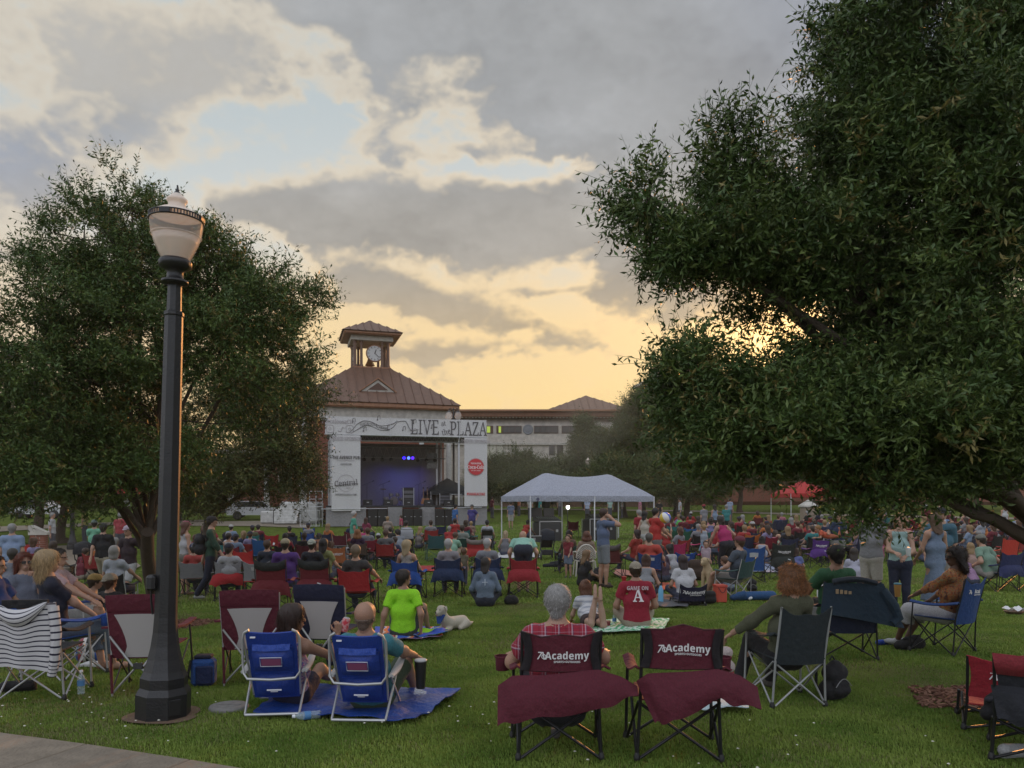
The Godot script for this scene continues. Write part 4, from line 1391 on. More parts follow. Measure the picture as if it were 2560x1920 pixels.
func pop_up(label: String,where: Vector3,turn: float,w: float,dp: float,eave: float,peak: float,fabric: Material,metal: Material) -> Node3D:
	var o:=thing("pop_up_canopy",label,"canopy",where,turn)
	var twin:=w>dp*1.5
	var roof:=func(u: float,v: float) -> Vector3:
		var x:=(u-0.5)*w
		var z:=(v-0.5)*dp
		var px:=w*0.5-dp*0.5*0.97 if twin else 0.0
		var ax:=maxf(absf(x)-px,0.0)/(w*0.5-px)
		var az:=absf(z)/(dp*0.5)
		var m:=maxf(ax,az)
		var h:=1.0-m
		var sag:=0.0
		if twin and absf(x)<px:
			sag=0.16*cos(x/px*PI/2.0)*(1.0-az)
		return Vector3(x,eave+peak*(pow(h,0.9)-sag) ,z)
	part("roof_cloth",MB.new().sheet(28 if twin else 14,14,roof,0.015).done(),fabric,o)
	for s in 4:
		var b:=Basis(Vector3.UP,s*PI/2.0)
		var l:=w if s % 2==0 else dp
		var f:=dp if s % 2==0 else w
		part("valance",MB.new().sheet(16,2,func(u: float,v: float) -> Vector3: return b*Vector3((u-0.5)*l,eave+0.02-v*0.26+0.012*sin(u*40.0)*v,f*0.5+0.02+0.01*sin(u*23.0)),0.012).done(),fabric,o)
	for x in ([-0.5,0.0,0.5] if twin else [-0.5,0.5]):
		for z in [-0.5,0.5]:
			var foot:=Vector3(x*w,0,z*dp)
			part("pole",MB.new().box(foot+Vector3(0,eave*0.5,0) ,Vector3(0.045,eave,0.045)).done(),metal,o)
			bx("foot_plate",foot+Vector3(0,0.012,0),Vector3(0.13,0.024,0.13),metal,o)
	return o

func sound_tent(black: Material,alu: Material) -> void:
	var psi:=0.436
	var fl:=gd(1326,34.0)
	var ax:=Vector3(cos(psi),0,-sin(psi))
	var zx:=Vector3(sin(psi),0,cos(psi))
	var c:=fl+ax*3.3-zx*1.55
	var wt:=cloth(lin(0.42,0.44,0.52),0.8,2.0).duplicate()
	wt.backlight_enabled=true
	wt.backlight=Color(0.3,0.3,0.34)
	var tent:=pop_up("long white pop-up canopy over the sound desk in the middle of the lawn",c,psi,6.6,3.1,2.12,1.12,wt,plain(lin(0.62,0.62,0.64),0.4))
	part("logo",MB.new().lathe([[0.02,0.0],[0.05,0.006],[0.07,0.0]],14,xf(Vector3(-2.95,1.98,1.6),Basis(Vector3.RIGHT,PI/2))).done(),plain(lin(0.06,0.06,0.12),0.6),tent)
	for p in [[0.28,1.6],[-0.5,1.6]]:
		var sb:=part("foot_disc",MB.new().lathe([[0.0,0.04],[0.3,0.035],[0.34,0.0]],20,xf(Vector3(p[0]*6.6,0,-1.55))).done(),plain(lin(0.5,0.42,0.2),0.7),tent)
	var put:=func(x: float,z: float) -> Vector3: return c+ax*x+zx*z
	var edge:=plain(lin(0.45,0.45,0.46),0.35,0.7)
	var cases:=[[-1.75,0.2,1.15,0.95,0.7,"flight case carrying a mixing desk under the left of the canopy"],[1.15,0.1,1.5,1.05,0.75,"large flight case rack under the right of the canopy"],[-2.6,0.75,0.85,0.32,0.5,"low flight case on the grass at the canopy's left"]]
	for k in 3:
		var a: Array=cases[k]
		var f:=thing("flight_case","black metal-edged " + a[5],"flight case",put.call(a[0],a[1]),psi,"flight cases under the canopy")
		bx("body",Vector3(0,a[3]*0.5,0),Vector3(a[2],a[3],a[4]),rough_mat(lin(0.03,0.032,0.035),0.5,2.0),f)
		for sx in [-0.5,0.5]:
			for sz in [-0.5,0.5]:
				bx("edge",Vector3(sx*a[2],a[3]*0.5,sz*a[4]),Vector3(0.04,a[3]+0.02,0.04),edge,f)
			bx("edge",Vector3(0,a[3]*(0.5+sx),0.5*a[4]),Vector3(a[2],0.04,0.045),edge,f)
		for h in [-0.28,0.28]:
			bx("latch",Vector3(h*a[2],a[3]*0.55,a[4]*0.5+0.01),Vector3(0.12,0.12,0.02),edge,f)
	for k in 2:
		var p: Vector3=put.call([-1.75,1.15][k],[0.15,0.05][k])+Vector3.UP*[0.96,1.06][k]
		var m:=thing("mixing_desk",["mixing desk with two raised screens on the left flight case","green-lit mixing desk on top of the right flight case"][k],"mixing desk",p,psi)
		part("body",MB.new().slab([Vector2(-0.35,0),Vector2(0.35,0),Vector2(0.35,0.06),Vector2(-0.35,0.24)],1.15,xf(Vector3.ZERO,Basis(Vector3.UP,-PI/2))).done(),rough_mat(lin(0.05,0.055,0.055),0.5,2.0),m)
		for j in 10:
			bx("fader",Vector3(-0.5+j*0.11,0.17,0.05),Vector3(0.03,0.03,0.3),plain(lin(0.2,0.22,0.2),0.5),m,Basis(Vector3.RIGHT,0.25))
		if k==0:
			for j in 2:
				bx("screen",Vector3(-0.42+j*0.62,0.42,-0.2),Vector3(0.55,0.42,0.05),black,m,Basis(Vector3.RIGHT,-0.1))
	# a lit lamp bulb under the front valance
	var lp:=thing("work_lamp","small lit white work lamp under the canopy's front edge","lamp",put.call(-1.1,1.0)+Vector3.UP*1.62,psi)
	var em:=StandardMaterial3D.new()
	em.albedo_color=Color(0.9,0.9,0.9)
	em.emission_enabled=true
	em.emission=Color(1,0.98,0.92)
	em.emission_energy_multiplier=3.0
	part("bulb",MB.new().lathe([[0.0,-0.1],[0.06,-0.08],[0.09,0.0],[0.07,0.06],[0.0,0.09]],14).done(),em,lp)
	part("stand",MB.new().tube([Vector3(0,-1.62,-0.03),Vector3(0,-0.08,-0.03)],0.015).done(),black,lp)
	var ol:=OmniLight3D.new()
	ol.name = "glow"
	ol.light_energy=0.35
	ol.light_size=0.09
	ol.omni_range=12.0
	ol.omni_attenuation=2.0
	ol.shadow_enabled=true
	ol.position=Vector3(0,0,0.12)
	lp.add_child(ol)
	for k in 2:
		var s:=thing("speaker_stand",["black loudspeaker on a tripod at the back of the canopy","slim black pole stand at the back of the canopy"][k],"speaker stand",put.call([-1.2,-0.85][k],-1.0),psi)
		part("pole",MB.new().tube([Vector3.ZERO,Vector3(0,1.7,0)],0.02).done(),black,s)
		for j in 3:
			var a:=j*TAU/3.0
			part("leg",MB.new().tube([Vector3(0,0.5,0),Vector3(cos(a)*0.4,0,sin(a)*0.4)],0.014).done(),black,s)
		bx("speaker" if k==0 else "head",Vector3(0,1.8,0),Vector3(0.3,0.42,0.28) if k==0 else Vector3(0.1,0.1,0.1),black,s)


# --- bodies: tapered bones joined by a smooth minimum, meshed as surface nets ---
# a bone is 9 numbers: ax ay az ra bx by bz rb flat (1: cut square at b, 2: at a, 3: both)
static func net(bones: PackedFloat32Array,cell: float,k: float,planes: Array,out: Dictionary) -> void:
	var n:=bones.size()/9
	var lo:=Vector3(1e9,1e9,1e9)
	var hi:=-lo
	for b in n:
		var o:=b*9
		for e in 2:
			var p:=Vector3(bones[o+e*4],bones[o+e*4+1],bones[o+e*4+2])
			var r:=bones[o+e*4+3]
			lo=lo.min(p-Vector3.ONE*r)
			hi=hi.max(p+Vector3.ONE*r)
	var pad:=cell*2.5+k*0.3
	lo-=Vector3.ONE*pad
	hi+=Vector3.ONE*pad
	var nx:=int((hi.x-lo.x)/cell)+2
	var ny:=int((hi.y-lo.y)/cell)+2
	var nz:=int((hi.z-lo.z)/cell)+2
	var f:=PackedFloat32Array()
	f.resize(nx*ny*nz)
	f.fill(9.0)
	var sy:=nx
	var sz:=nx*ny
	for b in n:
		var o:=b*9
		var ax:=bones[o]
		var ay:=bones[o+1]
		var az:=bones[o+2]
		var ra:=bones[o+3]
		var dx:=bones[o+4]-ax
		var dy:=bones[o+5]-ay
		var dz:=bones[o+6]-az
		var dr:=bones[o+7]-ra
		var flat:=int(bones[o+8])
		var l2:=maxf(dx*dx+dy*dy+dz*dz,1e-9)
		var ln:=sqrt(l2)
		var reach:=maxf(ra,ra+dr)+k+cell*2.0
		var x0:=maxi(0,int((minf(ax,ax+dx)-reach-lo.x)/cell))
		var x1:=mini(nx-1,int((maxf(ax,ax+dx)+reach-lo.x)/cell)+1)
		var y0:=maxi(0,int((minf(ay,ay+dy)-reach-lo.y)/cell))
		var y1:=mini(ny-1,int((maxf(ay,ay+dy)+reach-lo.y)/cell)+1)
		var z0:=maxi(0,int((minf(az,az+dz)-reach-lo.z)/cell))
		var z1:=mini(nz-1,int((maxf(az,az+dz)+reach-lo.z)/cell)+1)
		for iz in range(z0,z1+1):
			var pz:=lo.z+iz*cell-az
			for iy in range(y0,y1+1):
				var py:=lo.y+iy*cell-ay
				var i:=iz*sz+iy*sy+x0
				var c0:=py*dy+pz*dz
				for ix in range(x0,x1+1):
					var px:=lo.x+ix*cell-ax
					var tt:=(px*dx+c0)/l2
					var t:=clampf(tt,0.0,1.0)
					var qx:=px-dx*t
					var qy:=py-dy*t
					var qz:=pz-dz*t
					var d:=sqrt(qx*qx+qy*qy+qz*qz)-(ra+dr*t)
					if flat:
						if flat & 1 and tt>1.0:
							d=maxf(d,(tt-1.0)*ln)
						if flat & 2 and tt<0.0:
							d=maxf(d,-tt*ln)
					var e:=f[i]
					var h:=k-absf(d-e)
					if d<e:
						e=d
					if h>0.0:
						e-=h*h/(4.0*k)
					f[i]=e
					i+=1
	for pl in planes:
		var nn: Vector3=pl[0]
		var c: float=pl[1]
		for iz in nz:
			for iy in ny:
				var i:=iz*sz+iy*sy
				var v:=nn.y*(lo.y+iy*cell)+nn.z*(lo.z+iz*cell)-c+nn.x*lo.x
				for ix in nx:
					if f[i]<v:
						f[i]=v
					v+=nn.x*cell
					i+=1
	var idx:=PackedInt32Array()
	idx.resize(nx*ny*nz)
	var verts: PackedVector3Array=out.v
	var norms: PackedVector3Array=out.n
	var tris: PackedInt32Array=out.i
	var lim:=cell*1.8
	for iz in nz-1:
		for iy in ny-1:
			var i:=iz*sz+iy*sy-1
			for ix in nx-1:
				i+=1
				var a:=f[i]
				if a>lim or a<-lim:
					continue
				var c1:=f[i+1]
				var c2:=f[i+sy]
				var c3:=f[i+sy+1]
				var c4:=f[i+sz]
				var c5:=f[i+sz+1]
				var c6:=f[i+sz+sy]
				var c7:=f[i+sz+sy+1]
				var m:=int(a<0.0)+int(c1<0.0)+int(c2<0.0)+int(c3<0.0)+int(c4<0.0)+int(c5<0.0)+int(c6<0.0)+int(c7<0.0)
				if m==0 or m==8:
					continue
				var gx:=c1-a+c3-c2+c5-c4+c7-c6
				var gy:=c2-a+c3-c1+c6-c4+c7-c5
				var gz:=c4-a+c5-c1+c6-c2+c7-c3
				var g:=Vector3(gx,gy,gz)
				var mean:=(a+c1+c2+c3+c4+c5+c6+c7)*0.125
				# step from the cell's middle to the surface along the gradient
				var gl:=g.length()
				var q:=Vector3(0.5,0.5,0.5)
				if gl>1e-6:
					q-=g*(mean*4.0/(gl*gl))
				q=q.clamp(Vector3(0.02,0.02,0.02),Vector3(0.98,0.98,0.98))
				verts.append(lo+(Vector3(ix,iy,iz)+q)*cell)
				norms.append(g/gl if gl>1e-6 else Vector3.UP)
				var me:=verts.size()
				idx[i]=me
				# faces round the three edges that start at this corner
				if (a<0.0) != (c1<0.0) and iy>0 and iz>0:
					face(tris,idx[i],idx[i-sy],idx[i-sy-sz],idx[i-sz],a<0.0)
				if (a<0.0) != (c2<0.0) and ix>0 and iz>0:
					face(tris,idx[i],idx[i-sz],idx[i-sz-1],idx[i-1],a<0.0)
				if (a<0.0) != (c4<0.0) and ix>0 and iy>0:
					face(tris,idx[i],idx[i-1],idx[i-1-sy],idx[i-sy],a<0.0)
	out.v=verts
	out.n=norms
	out.i=tris

static func face(tris: PackedInt32Array,a: int,b: int,c: int,d: int,flip: bool) -> void:
	if a==0 or b==0 or c==0 or d==0:
		return
	if not flip:
		tris.append_array(PackedInt32Array([a-1,b-1,c-1,a-1,c-1,d-1]))
	else:
		tris.append_array(PackedInt32Array([a-1,c-1,b-1,a-1,d-1,c-1]))

class Bones:
	var a:=PackedFloat32Array()
	func add(p: Vector3,r: float,q: Vector3,s: float,flat:=0) -> void:
		a.append_array(PackedFloat32Array([p.x,p.y,p.z,r,q.x,q.y,q.z,s,flat]))

static func bend(a: Vector3,c: Vector3,l1: float,l2: float,pole: Vector3) -> Array:
	var d:=c-a
	var l:=clampf(d.length(),absf(l1-l2)+0.01,(l1+l2)*0.998)
	var u:=d.normalized()
	var x:=(l1*l1-l2*l2+l*l)/(2.0*l)
	var h:=sqrt(maxf(l1*l1-x*x,0.0))
	var p:=(pole-u*pole.dot(u)).normalized()
	return [a+u*x+p*h,a+u*l]

# a hand: palm, four unequal fingers of two joints, a thumb from the side of the palm
static func hand(b: Bones,w: Vector3,dir: Vector3,palm: Vector3,s: float,side: float,curl: float) -> void:
	dir=dir.normalized()
	palm=(palm-dir*palm.dot(dir)).normalized()
	var across:=dir.cross(palm).normalized()*side
	for k in 4:
		var o:=(k-1.5)*0.021*s
		var kn: Vector3=w+dir*s*[0.088,0.094,0.09,0.08][k]+across*o
		b.add(w+across*o*0.55+dir*0.012*s,0.014*s,kn,0.0105*s)
		var d1:=(dir*cos(curl)+palm*sin(curl)).normalized()
		var d2:=(dir*cos(curl*2.1)+palm*sin(curl*2.1)).normalized()
		var m: Vector3=kn+d1*s*[0.038,0.044,0.042,0.032][k]
		b.add(kn,0.010*s,m,0.009*s)
		b.add(m,0.009*s,m+d2*s*[0.034,0.04,0.038,0.028][k],0.0072*s)
	var t0:=w+dir*0.03*s-across*0.028*s
	var t1:=t0+(dir*0.6-across*0.75+palm*0.35).normalized()*0.042*s
	b.add(w+dir*0.015*s-across*0.012*s,0.015*s,t0,0.0125*s)
	b.add(t0,0.012*s,t1,0.0105*s)
	b.add(t1,0.0105*s,t1+(dir*0.85-across*0.2+palm*0.5).normalized()*0.034*s,0.0085*s)

# lays the skeleton out and lists the layers; everything in metres, the figure looks along -z
static func figure(s: Dictionary) -> Dictionary:
	var h: float=s.get("h",1.72)/1.72
	var bulk: float=s.get("bulk",1.0)
	var pose: String=s.get("pose","stand")
	var female: bool=s.get("f",false)
	var seat: float=s.get("seat",0.42)
	var lean:=0.0      # of the trunk,back is positive
	var lean2:=0.0     # of the chest on top of that
	var P:=Vector3(0,0.93*h,0)
	var hl:=Vector3(-0.26,0.80,-0.02)*h
	var hr:=Vector3(0.26,0.80,-0.02)*h
	var fl:=Vector3(-0.10,0.075,0.02)*h
	var fr:=Vector3(0.10,0.075,-0.02)*h
	var kp_l:=Vector3(-0.15,0,-1)
	var kp_r:=Vector3(0.15,0,-1)
	var ep:=Vector3(0,-0.3,1)
	var toe:=Vector3(0,-0.02,-1)
	match pose:
		"walk":
			fl=Vector3(-0.08,0.09,-0.30)*h
			fr=Vector3(0.08,0.12,0.30)*h
			P.y-=0.035*h
			hl=Vector3(-0.25,0.85,0.2)*h
			hr=Vector3(0.25,0.88,-0.22)*h
		"chair":
			P=Vector3(0,seat+0.10*h,0.02)
			lean=0.22
			lean2=-0.06
			fl=Vector3(-0.14*h,0.075,-0.52*h)
			fr=Vector3(0.14*h,0.075,-0.48*h)
			hl=Vector3(-0.28,seat+0.24,-0.24)*Vector3(h,1,h)
			hr=Vector3(0.28,seat+0.24,-0.24)*Vector3(h,1,h)
			ep=Vector3(0,-0.8,0.6)
		"cross":
			P=Vector3(0,0.11*h,0)
			lean=-0.12
			lean2=-0.15
			fl=Vector3(0.12,0.07,-0.30)*h
			fr=Vector3(-0.12,0.07,-0.38)*h
			kp_l=Vector3(-1,0.45,-0.4)
			kp_r=Vector3(1,0.45,-0.4)
			hl=Vector3(-0.24,0.24,-0.32)*h
			hr=Vector3(0.24,0.24,-0.32)*h
			ep=Vector3(0,-0.6,0.6)
		"back":
			P=Vector3(0,0.11*h,0)
			lean=0.2
			lean2=-0.05
			fl=Vector3(-0.16,0.07,-0.62)*h
			fr=Vector3(0.20,0.07,-0.66)*h
			kp_l=Vector3(-0.2,1,0)
			kp_r=Vector3(0.2,1,0)
			hl=Vector3(-0.36,0.06,0.10)*h
			hr=Vector3(0.36,0.06,0.10)*h
			ep=Vector3(0,0.2,1)
		"legs":
			P=Vector3(0,0.11*h,0)
			lean=-0.08
			lean2=-0.2
			fl=Vector3(-0.12,0.07,-0.78)*h
			fr=Vector3(0.12,0.07,-0.74)*h
			kp_l=Vector3(-0.1,1,0)
			kp_r=Vector3(0.1,1,0)
			hl=Vector3(-0.18,0.26,-0.40)*h
			hr=Vector3(0.18,0.26,-0.40)*h
			ep=Vector3(0,-0.6,0.6)
		"squat":
			P=Vector3(0,0.30*h,0.1)
			lean=-0.5
			fl=Vector3(-0.14,0.09,-0.18)*h
			fr=Vector3(0.14,0.09,-0.12)*h
			hl=Vector3(-0.15,0.42,-0.55)*h
			hr=Vector3(0.15,0.40,-0.55)*h
		"bend":
			P=Vector3(0,0.90*h,0.15*h)
			lean=-1.15
			lean2=-0.25
			hl=Vector3(-0.30,0.60,-0.28)*h
			hr=Vector3(0.30,0.60,-0.28)*h
		"prone":
			P=Vector3(0,0.13*h,0.0)
			lean=-1.35
			lean2=0.45
			fl=Vector3(-0.03,0.56,0.42)*h
			fr=Vector3(0.05,0.53,0.46)*h
			kp_l=Vector3(-0.2,-1,0.4)
			kp_r=Vector3(0.2,-1,0.4)
			hl=Vector3(-0.22,0.05,-0.72)*h
			hr=Vector3(0.22,0.05,-0.72)*h
			ep=Vector3(0,-1,0.2)
			toe=Vector3(0,1,-0.25)
	P=s.get("P",P)
	lean=s.get("lean",lean)
	lean2=s.get("lean2",lean2)
	fl=s.get("fl",fl)
	fr=s.get("fr",fr)
	hl=s.get("hl",hl)
	hr=s.get("hr",hr)
	kp_l=s.get("kl",kp_l)
	kp_r=s.get("kr",kp_r)
	ep=s.get("ep",ep)
	var tilt: float=s.get("roll",0.0)
	var twist: float=s.get("twist",0.0)
	var b1:=Basis(Vector3.BACK,tilt)*Basis(Vector3.RIGHT,lean)
	var b2:=Basis(Vector3.UP,twist)*Basis(Vector3.BACK,tilt)*Basis(Vector3.RIGHT,lean+lean2)
	var up1:=b1.y
	var up2:=b2.y
	var rt1:=b1.x
	var rt:=b2.x
	var fw:=-b2.z
	var C:=P+up1*0.26*h
	var S:=C+up2*0.23*h
	var N:=S+up2*0.06*h
	var hb:=Basis(Vector3.UP,s.get("look",0.0))*Basis(Vector3.RIGHT,s.get("nod",0.0)+(lean+lean2)*0.3)
	var H:=N+up2*0.06*h+hb.y*0.10*h+hb*Vector3(0,0,-0.015)
	var sw: float=(0.165 if female else 0.185)*h*lerpf(1.0,bulk,0.4)
	var SL:=S-rt*sw
	var SR:=S+rt*sw
	var el: Array=bend(SL,hl,0.285*h,0.255*h,ep-rt*0.5)
	var er: Array=bend(SR,hr,0.285*h,0.255*h,ep+rt*0.5)
	var hw:=0.095*h
	var JL:=P-rt1*hw
	var JR:=P+rt1*hw
	var kl: Array=bend(JL,fl,0.43*h,0.42*h,kp_l)
	var kr: Array=bend(JR,fr,0.43*h,0.42*h,kp_r)
	var cell: float=s.cell
	var fat:=maxf(0.013,cell*0.5)
	var near: bool=s.get("near",false)
	var thin:=0.9 if cell<0.02 else 0.8
	var q:=sqrt(bulk)
	var L:={}
	# the body
	var B:=Bones.new()
	for part_ in [[B,0.0,thin]]:
		B.add(P-rt1*0.085*h*q,0.105*h*q*thin,P+rt1*0.085*h*q,0.105*h*q*thin)
		B.add(P,0.11*h*thin,C,0.105*h*q*thin)
		B.add(C-rt*0.08*h,0.105*h*q*thin,C+rt*0.08*h,0.105*h*q*thin)
		B.add(S-rt*sw*0.8,0.06*h,S+rt*sw*0.8,0.06*h)
		B.add(C,0.1*h*thin,S,0.085*h*thin)
	B.add(S,0.066*h,H-hb.y*0.06*h+hb.z*0.01,0.056*h)
	for e in [-1.0,1.0]:
		B.add(N,0.05*h,S+rt*e*sw*0.75,0.045*h)
	var arm_k: float=s.get("arm",1.0)*(0.9 if female else 1.0)*lerpf(1.0,q,0.5)
	for a in [[SL,el,-1.0,hl],[SR,er,1.0,hr]]:
		B.add(a[0],0.054*h*arm_k,a[1][0],0.041*h*arm_k)
		B.add(a[1][0],0.042*h*arm_k,a[1][1],0.027*h)
		if not near:
			var hd: Vector3=(a[1][1]-a[1][0]).normalized()
			B.add(a[1][1],0.03*h,a[1][1]+hd*0.08*h,0.034*h)
			B.add(a[1][1]+hd*0.08*h,0.03*h,a[1][1]+(hd*0.15+Vector3(0,-0.02,0))*h,0.018*h)
	for a in [[JL,kl,-1.0],[JR,kr,1.0]]:
		B.add(a[0],0.09*h*q*thin,a[1][0],0.056*h)
		B.add(a[1][0],0.056*h,a[1][1],0.037*h)
		var mid: Vector3=a[1][0].lerp(a[1][1],0.3)
		var back: Vector3=(a[1][0]-a[0]).cross(a[1][1]-a[1][0]).cross(a[1][1]-a[1][0]).normalized()*0.016*h
		B.add(mid+back,0.05*h,a[1][0].lerp(a[1][1],0.55)+back*0.5,0.04*h)
	# head
	var hs: float=s.get("head",1.0)*lerpf(1.0,h,0.5)
	var hp:=func(x: float,y: float,z: float) -> Vector3: return H+hb*Vector3(x,y,z)*hs
	var HB:=Bones.new()
	HB.add(hp.call(0,0.03,0.02),0.088*hs,hp.call(0,0.032,-0.025),0.08*hs)
	HB.add(hp.call(0,0.0,-0.035),0.066*hs,hp.call(0,-0.068,-0.05),0.04*hs)
	HB.add(hp.call(0,-0.03,0.0),0.07*hs,hp.call(0,-0.1,0.025),0.052*hs)
	HB.add(hp.call(-0.03,0.02,-0.088),0.014*hs,hp.call(0.03,0.02,-0.088),0.014*hs)
	HB.add(hp.call(0,0.0,-0.102),0.011*hs,hp.call(0,-0.032,-0.118),0.014*hs)
	HB.add(hp.call(-0.018,-0.062,-0.09),0.011*hs,hp.call(0.018,-0.062,-0.09),0.011*hs)
	for e in [-1.0,1.0]:
		HB.add(hp.call(e*0.082,0.0,0.008),0.015*hs,hp.call(e*0.083,-0.03,0.0),0.011*hs)
	L["body"]=[[B.a,cell,0.05*h,[]],[HB.a,minf(cell,0.016 if near else 0.024),0.014,[]]]
	if near:
		var HD:=Bones.new()
		var curls: Array=s.get("curl",[0.5,0.5])
		var palms: Array=s.get("palms",[Vector3(0.3,-1,0),Vector3(-0.3,-1,0)])
		hand(HD,el[1],s.get("hdl",el[1]-el[0]),palms[0],h,1.0,curls[0])
		var HD2:=Bones.new()
		hand(HD2,er[1],s.get("hdr",er[1]-er[0]),palms[1],h,-1.0,curls[1])
		L["body"].append([HD.a,0.0055,0.006,[]])
		L["body"].append([HD2.a,0.0055,0.006,[]])
	# clothes above
	var W:=Bones.new()
	var ws: float=s.get("loose",1.0)
	var hipr:=(0.095 if female else 0.105)*q*h+fat*(0.7 if female else 1.0)
	W.add(P-rt1*0.082*h*q+up1*0.03,hipr,P+rt1*0.082*h*q+up1*0.03,hipr)
	W.add(P+up1*0.05,(0.09 if female else 0.105)*h*q+fat*0.5,C,0.095*h*q+fat*0.5)
	W.add(P.lerp(C,0.5)-rt1*(0.06 if female else 0.07)*h*q,(0.092 if female else 0.098)*h*q+fat*0.7,P.lerp(C,0.5)+rt1*(0.06 if female else 0.07)*h*q,(0.092 if female else 0.098)*h*q+fat*0.7)
	W.add(C-rt*0.082*h,0.105*h*q+fat,C+rt*0.082*h,0.105*h*q+fat)
	W.add(C,0.1*h+fat,S-up2*0.02,0.085*h+fat*0.6)
	var sleeve: float=s.get("sleeve",0.62)
	var tank:=sleeve<=0.0
	W.add(S-rt*sw*(0.55 if tank else 0.82),0.062*h+fat*0.6,S+rt*sw*(0.55 if tank else 0.82),0.062*h+fat*0.6)
	for e in [-1.0,1.0]:
		W.add(S+up2*0.055*h,0.056*h+fat*0.5,S+rt*e*sw*0.62,0.05*h+fat*0.6)
	if female:
		W.add(C+fw*0.06*h-rt*0.065*h+up2*0.09*h,0.052*h+fat*0.4,C+fw*0.06*h+rt*0.065*h+up2*0.09*h,0.052*h+fat*0.4)
	elif bulk>1.15:
		W.add(P+up1*0.12+fw*0.06,0.11*h*q,P+up1*0.2+fw*0.05,0.11*h*q)
	if not tank:
		for a in [[SL,el],[SR,er]]:
			if sleeve<=1.0:
				var e: Vector3=a[0].lerp(a[1][0],sleeve)
				W.add(a[0],0.06*h*arm_k+fat*0.7,e,0.056*h*arm_k+fat,1)
			else:
				W.add(a[0],0.058*h*arm_k+fat*0.7,a[1][0],0.045*h*arm_k+fat)
				W.add(a[1][0],0.045*h*arm_k+fat,a[1][0].lerp(a[1][1],sleeve-1.0),0.033*h+fat*0.8,1)
	var hem: float=s.get("hem",0.06)
	L["shirt"]=[[W.a,cell,0.045,[[-up1,-up1.dot(P-up1*hem*h)],[up2,up2.dot(S+up2*(0.05 if tank else 0.088)*h)]]]]
	# below
	var T:=Bones.new()
	var leg: float=s.get("leg",2.0)
	var f2:=fat*0.85
	T.add(P-rt1*0.085*h*q,0.105*h*q+f2*0.6,P+rt1*0.085*h*q,0.105*h*q+f2*0.6)
	T.add(P,0.11*h*q,P+up1*0.09*h,0.108*h*q+f2*0.4,1)
	if s.get("skirt",0.0)>0.0:
		var sk: float=s.skirt
		if pose == "chair" or pose == "legs":
			for a in [[JL,kl],[JR,kr]]:
				T.add(a[0],0.11*h,a[1][0],0.095*h)
				T.add(a[1][0],0.095*h,a[1][0].lerp(a[1][1],sk),0.11*h,1)
		else:
			T.add(P+up1*0.12*h,0.098*h*q,P-Vector3.UP*sk*h,s.get("flare",0.26)*h,1)
	else:
		for a in [[JL,kl],[JR,kr]]:
			if leg<=1.0:
				T.add(a[0],0.095*h*q+f2,a[0].lerp(a[1][0],leg),0.075*h+f2*1.3,1)
			else:
				T.add(a[0],0.092*h*q+f2,a[1][0],0.062*h+f2)
				T.add(a[1][0],0.062*h+f2,a[1][0].lerp(a[1][1],leg-1.0),0.05*h+f2,1)
	L["trousers"]=[[T.a,cell,0.03,[]]]
	# feet
	var side_n:=0
	for a in [[fl,kl],[fr,kr]]:
		var F:=Bones.new()
		var an: Vector3=a[1][1]
		var td:=toe
		if an.y>0.2 and pose != "prone":
			td=Vector3(0,0.25,-1)
		td=td.normalized()
		var dn:=Vector3(0,-0.035,0) if pose != "prone" else Vector3(0,0.02,0.03)
		F.add(an+(dn-td*0.02)*h,0.036*h,an+(dn+td*0.12)*h,0.034*h)
		F.add(an,0.034*h,an+(dn+td*0.05)*h,0.036*h)
		F.add(an+(dn+td*0.12)*h,0.034*h,an+(dn*1.15+td*0.17)*h,0.026*h)
		L["shoe%d" % side_n]=[[F.a,minf(cell,0.022),0.015,[]]]
		side_n+=1
	# hair and hats
	var K:=Bones.new()
	var hair: String=s.get("hair","short")
	var hair_planes:=[[hb*Vector3(0,-0.6,-0.8),(hb*Vector3(0,-0.6,-0.8)).dot(H)+0.03*hs]]
	var ht:=0.011 if hair in ["short","cap","bald"] else 0.02
	K.add(hp.call(0,0.032,0.022),(0.088+ht)*hs,hp.call(0,0.034,-0.025),(0.08+ht)*hs)
	if hair in ["short","cap","bald"]:
		K.add(hp.call(0,0.0,0.03),0.078*hs,hp.call(0,-0.06,0.045),0.05*hs)
	if hair == "bald":
		hair_planes.append([hb.y,hb.y.dot(H)-0.005*hs])
	var hc:=minf(cell,0.015 if near else 0.024)
	if hair in ["long","mid","pony","bun","curly"]:
		var drop: float={"long":0.36,"mid":0.17,"pony":0.06,"bun":0.05,"curly":0.09}[hair]
		drop=s.get("drop",drop)
		var wdt:=0.045 if hair != "curly" else 0.075
		for x in [-1.0,0.0,1.0]:
			K.add(hp.call(x*0.05,0.0,0.045-absf(x)*0.02),0.062*hs,H+hb*Vector3(x*wdt*1.2,-0.06,0.055-absf(x)*0.015)*hs-up2.lerp(Vector3.UP,0.5)*drop*0.75+(b2.z*drop*0.16),(0.05 if hair != "curly" else 0.07)*hs)
		if hair == "pony":
			K.add(hp.call(0,0.04,0.105),0.03*hs,hp.call(0,-0.02,0.145),0.034*hs)
			K.add(hp.call(0,-0.02,0.145),0.034*hs,hp.call(0,-0.16,0.13),0.015*hs)
		if hair == "bun":
			K.add(hp.call(0,0.09,0.09),0.042*hs,hp.call(0,0.1,0.1),0.042*hs)
	if hair != "none":
		L["hair"]=[[K.a,hc,0.02,hair_planes]]
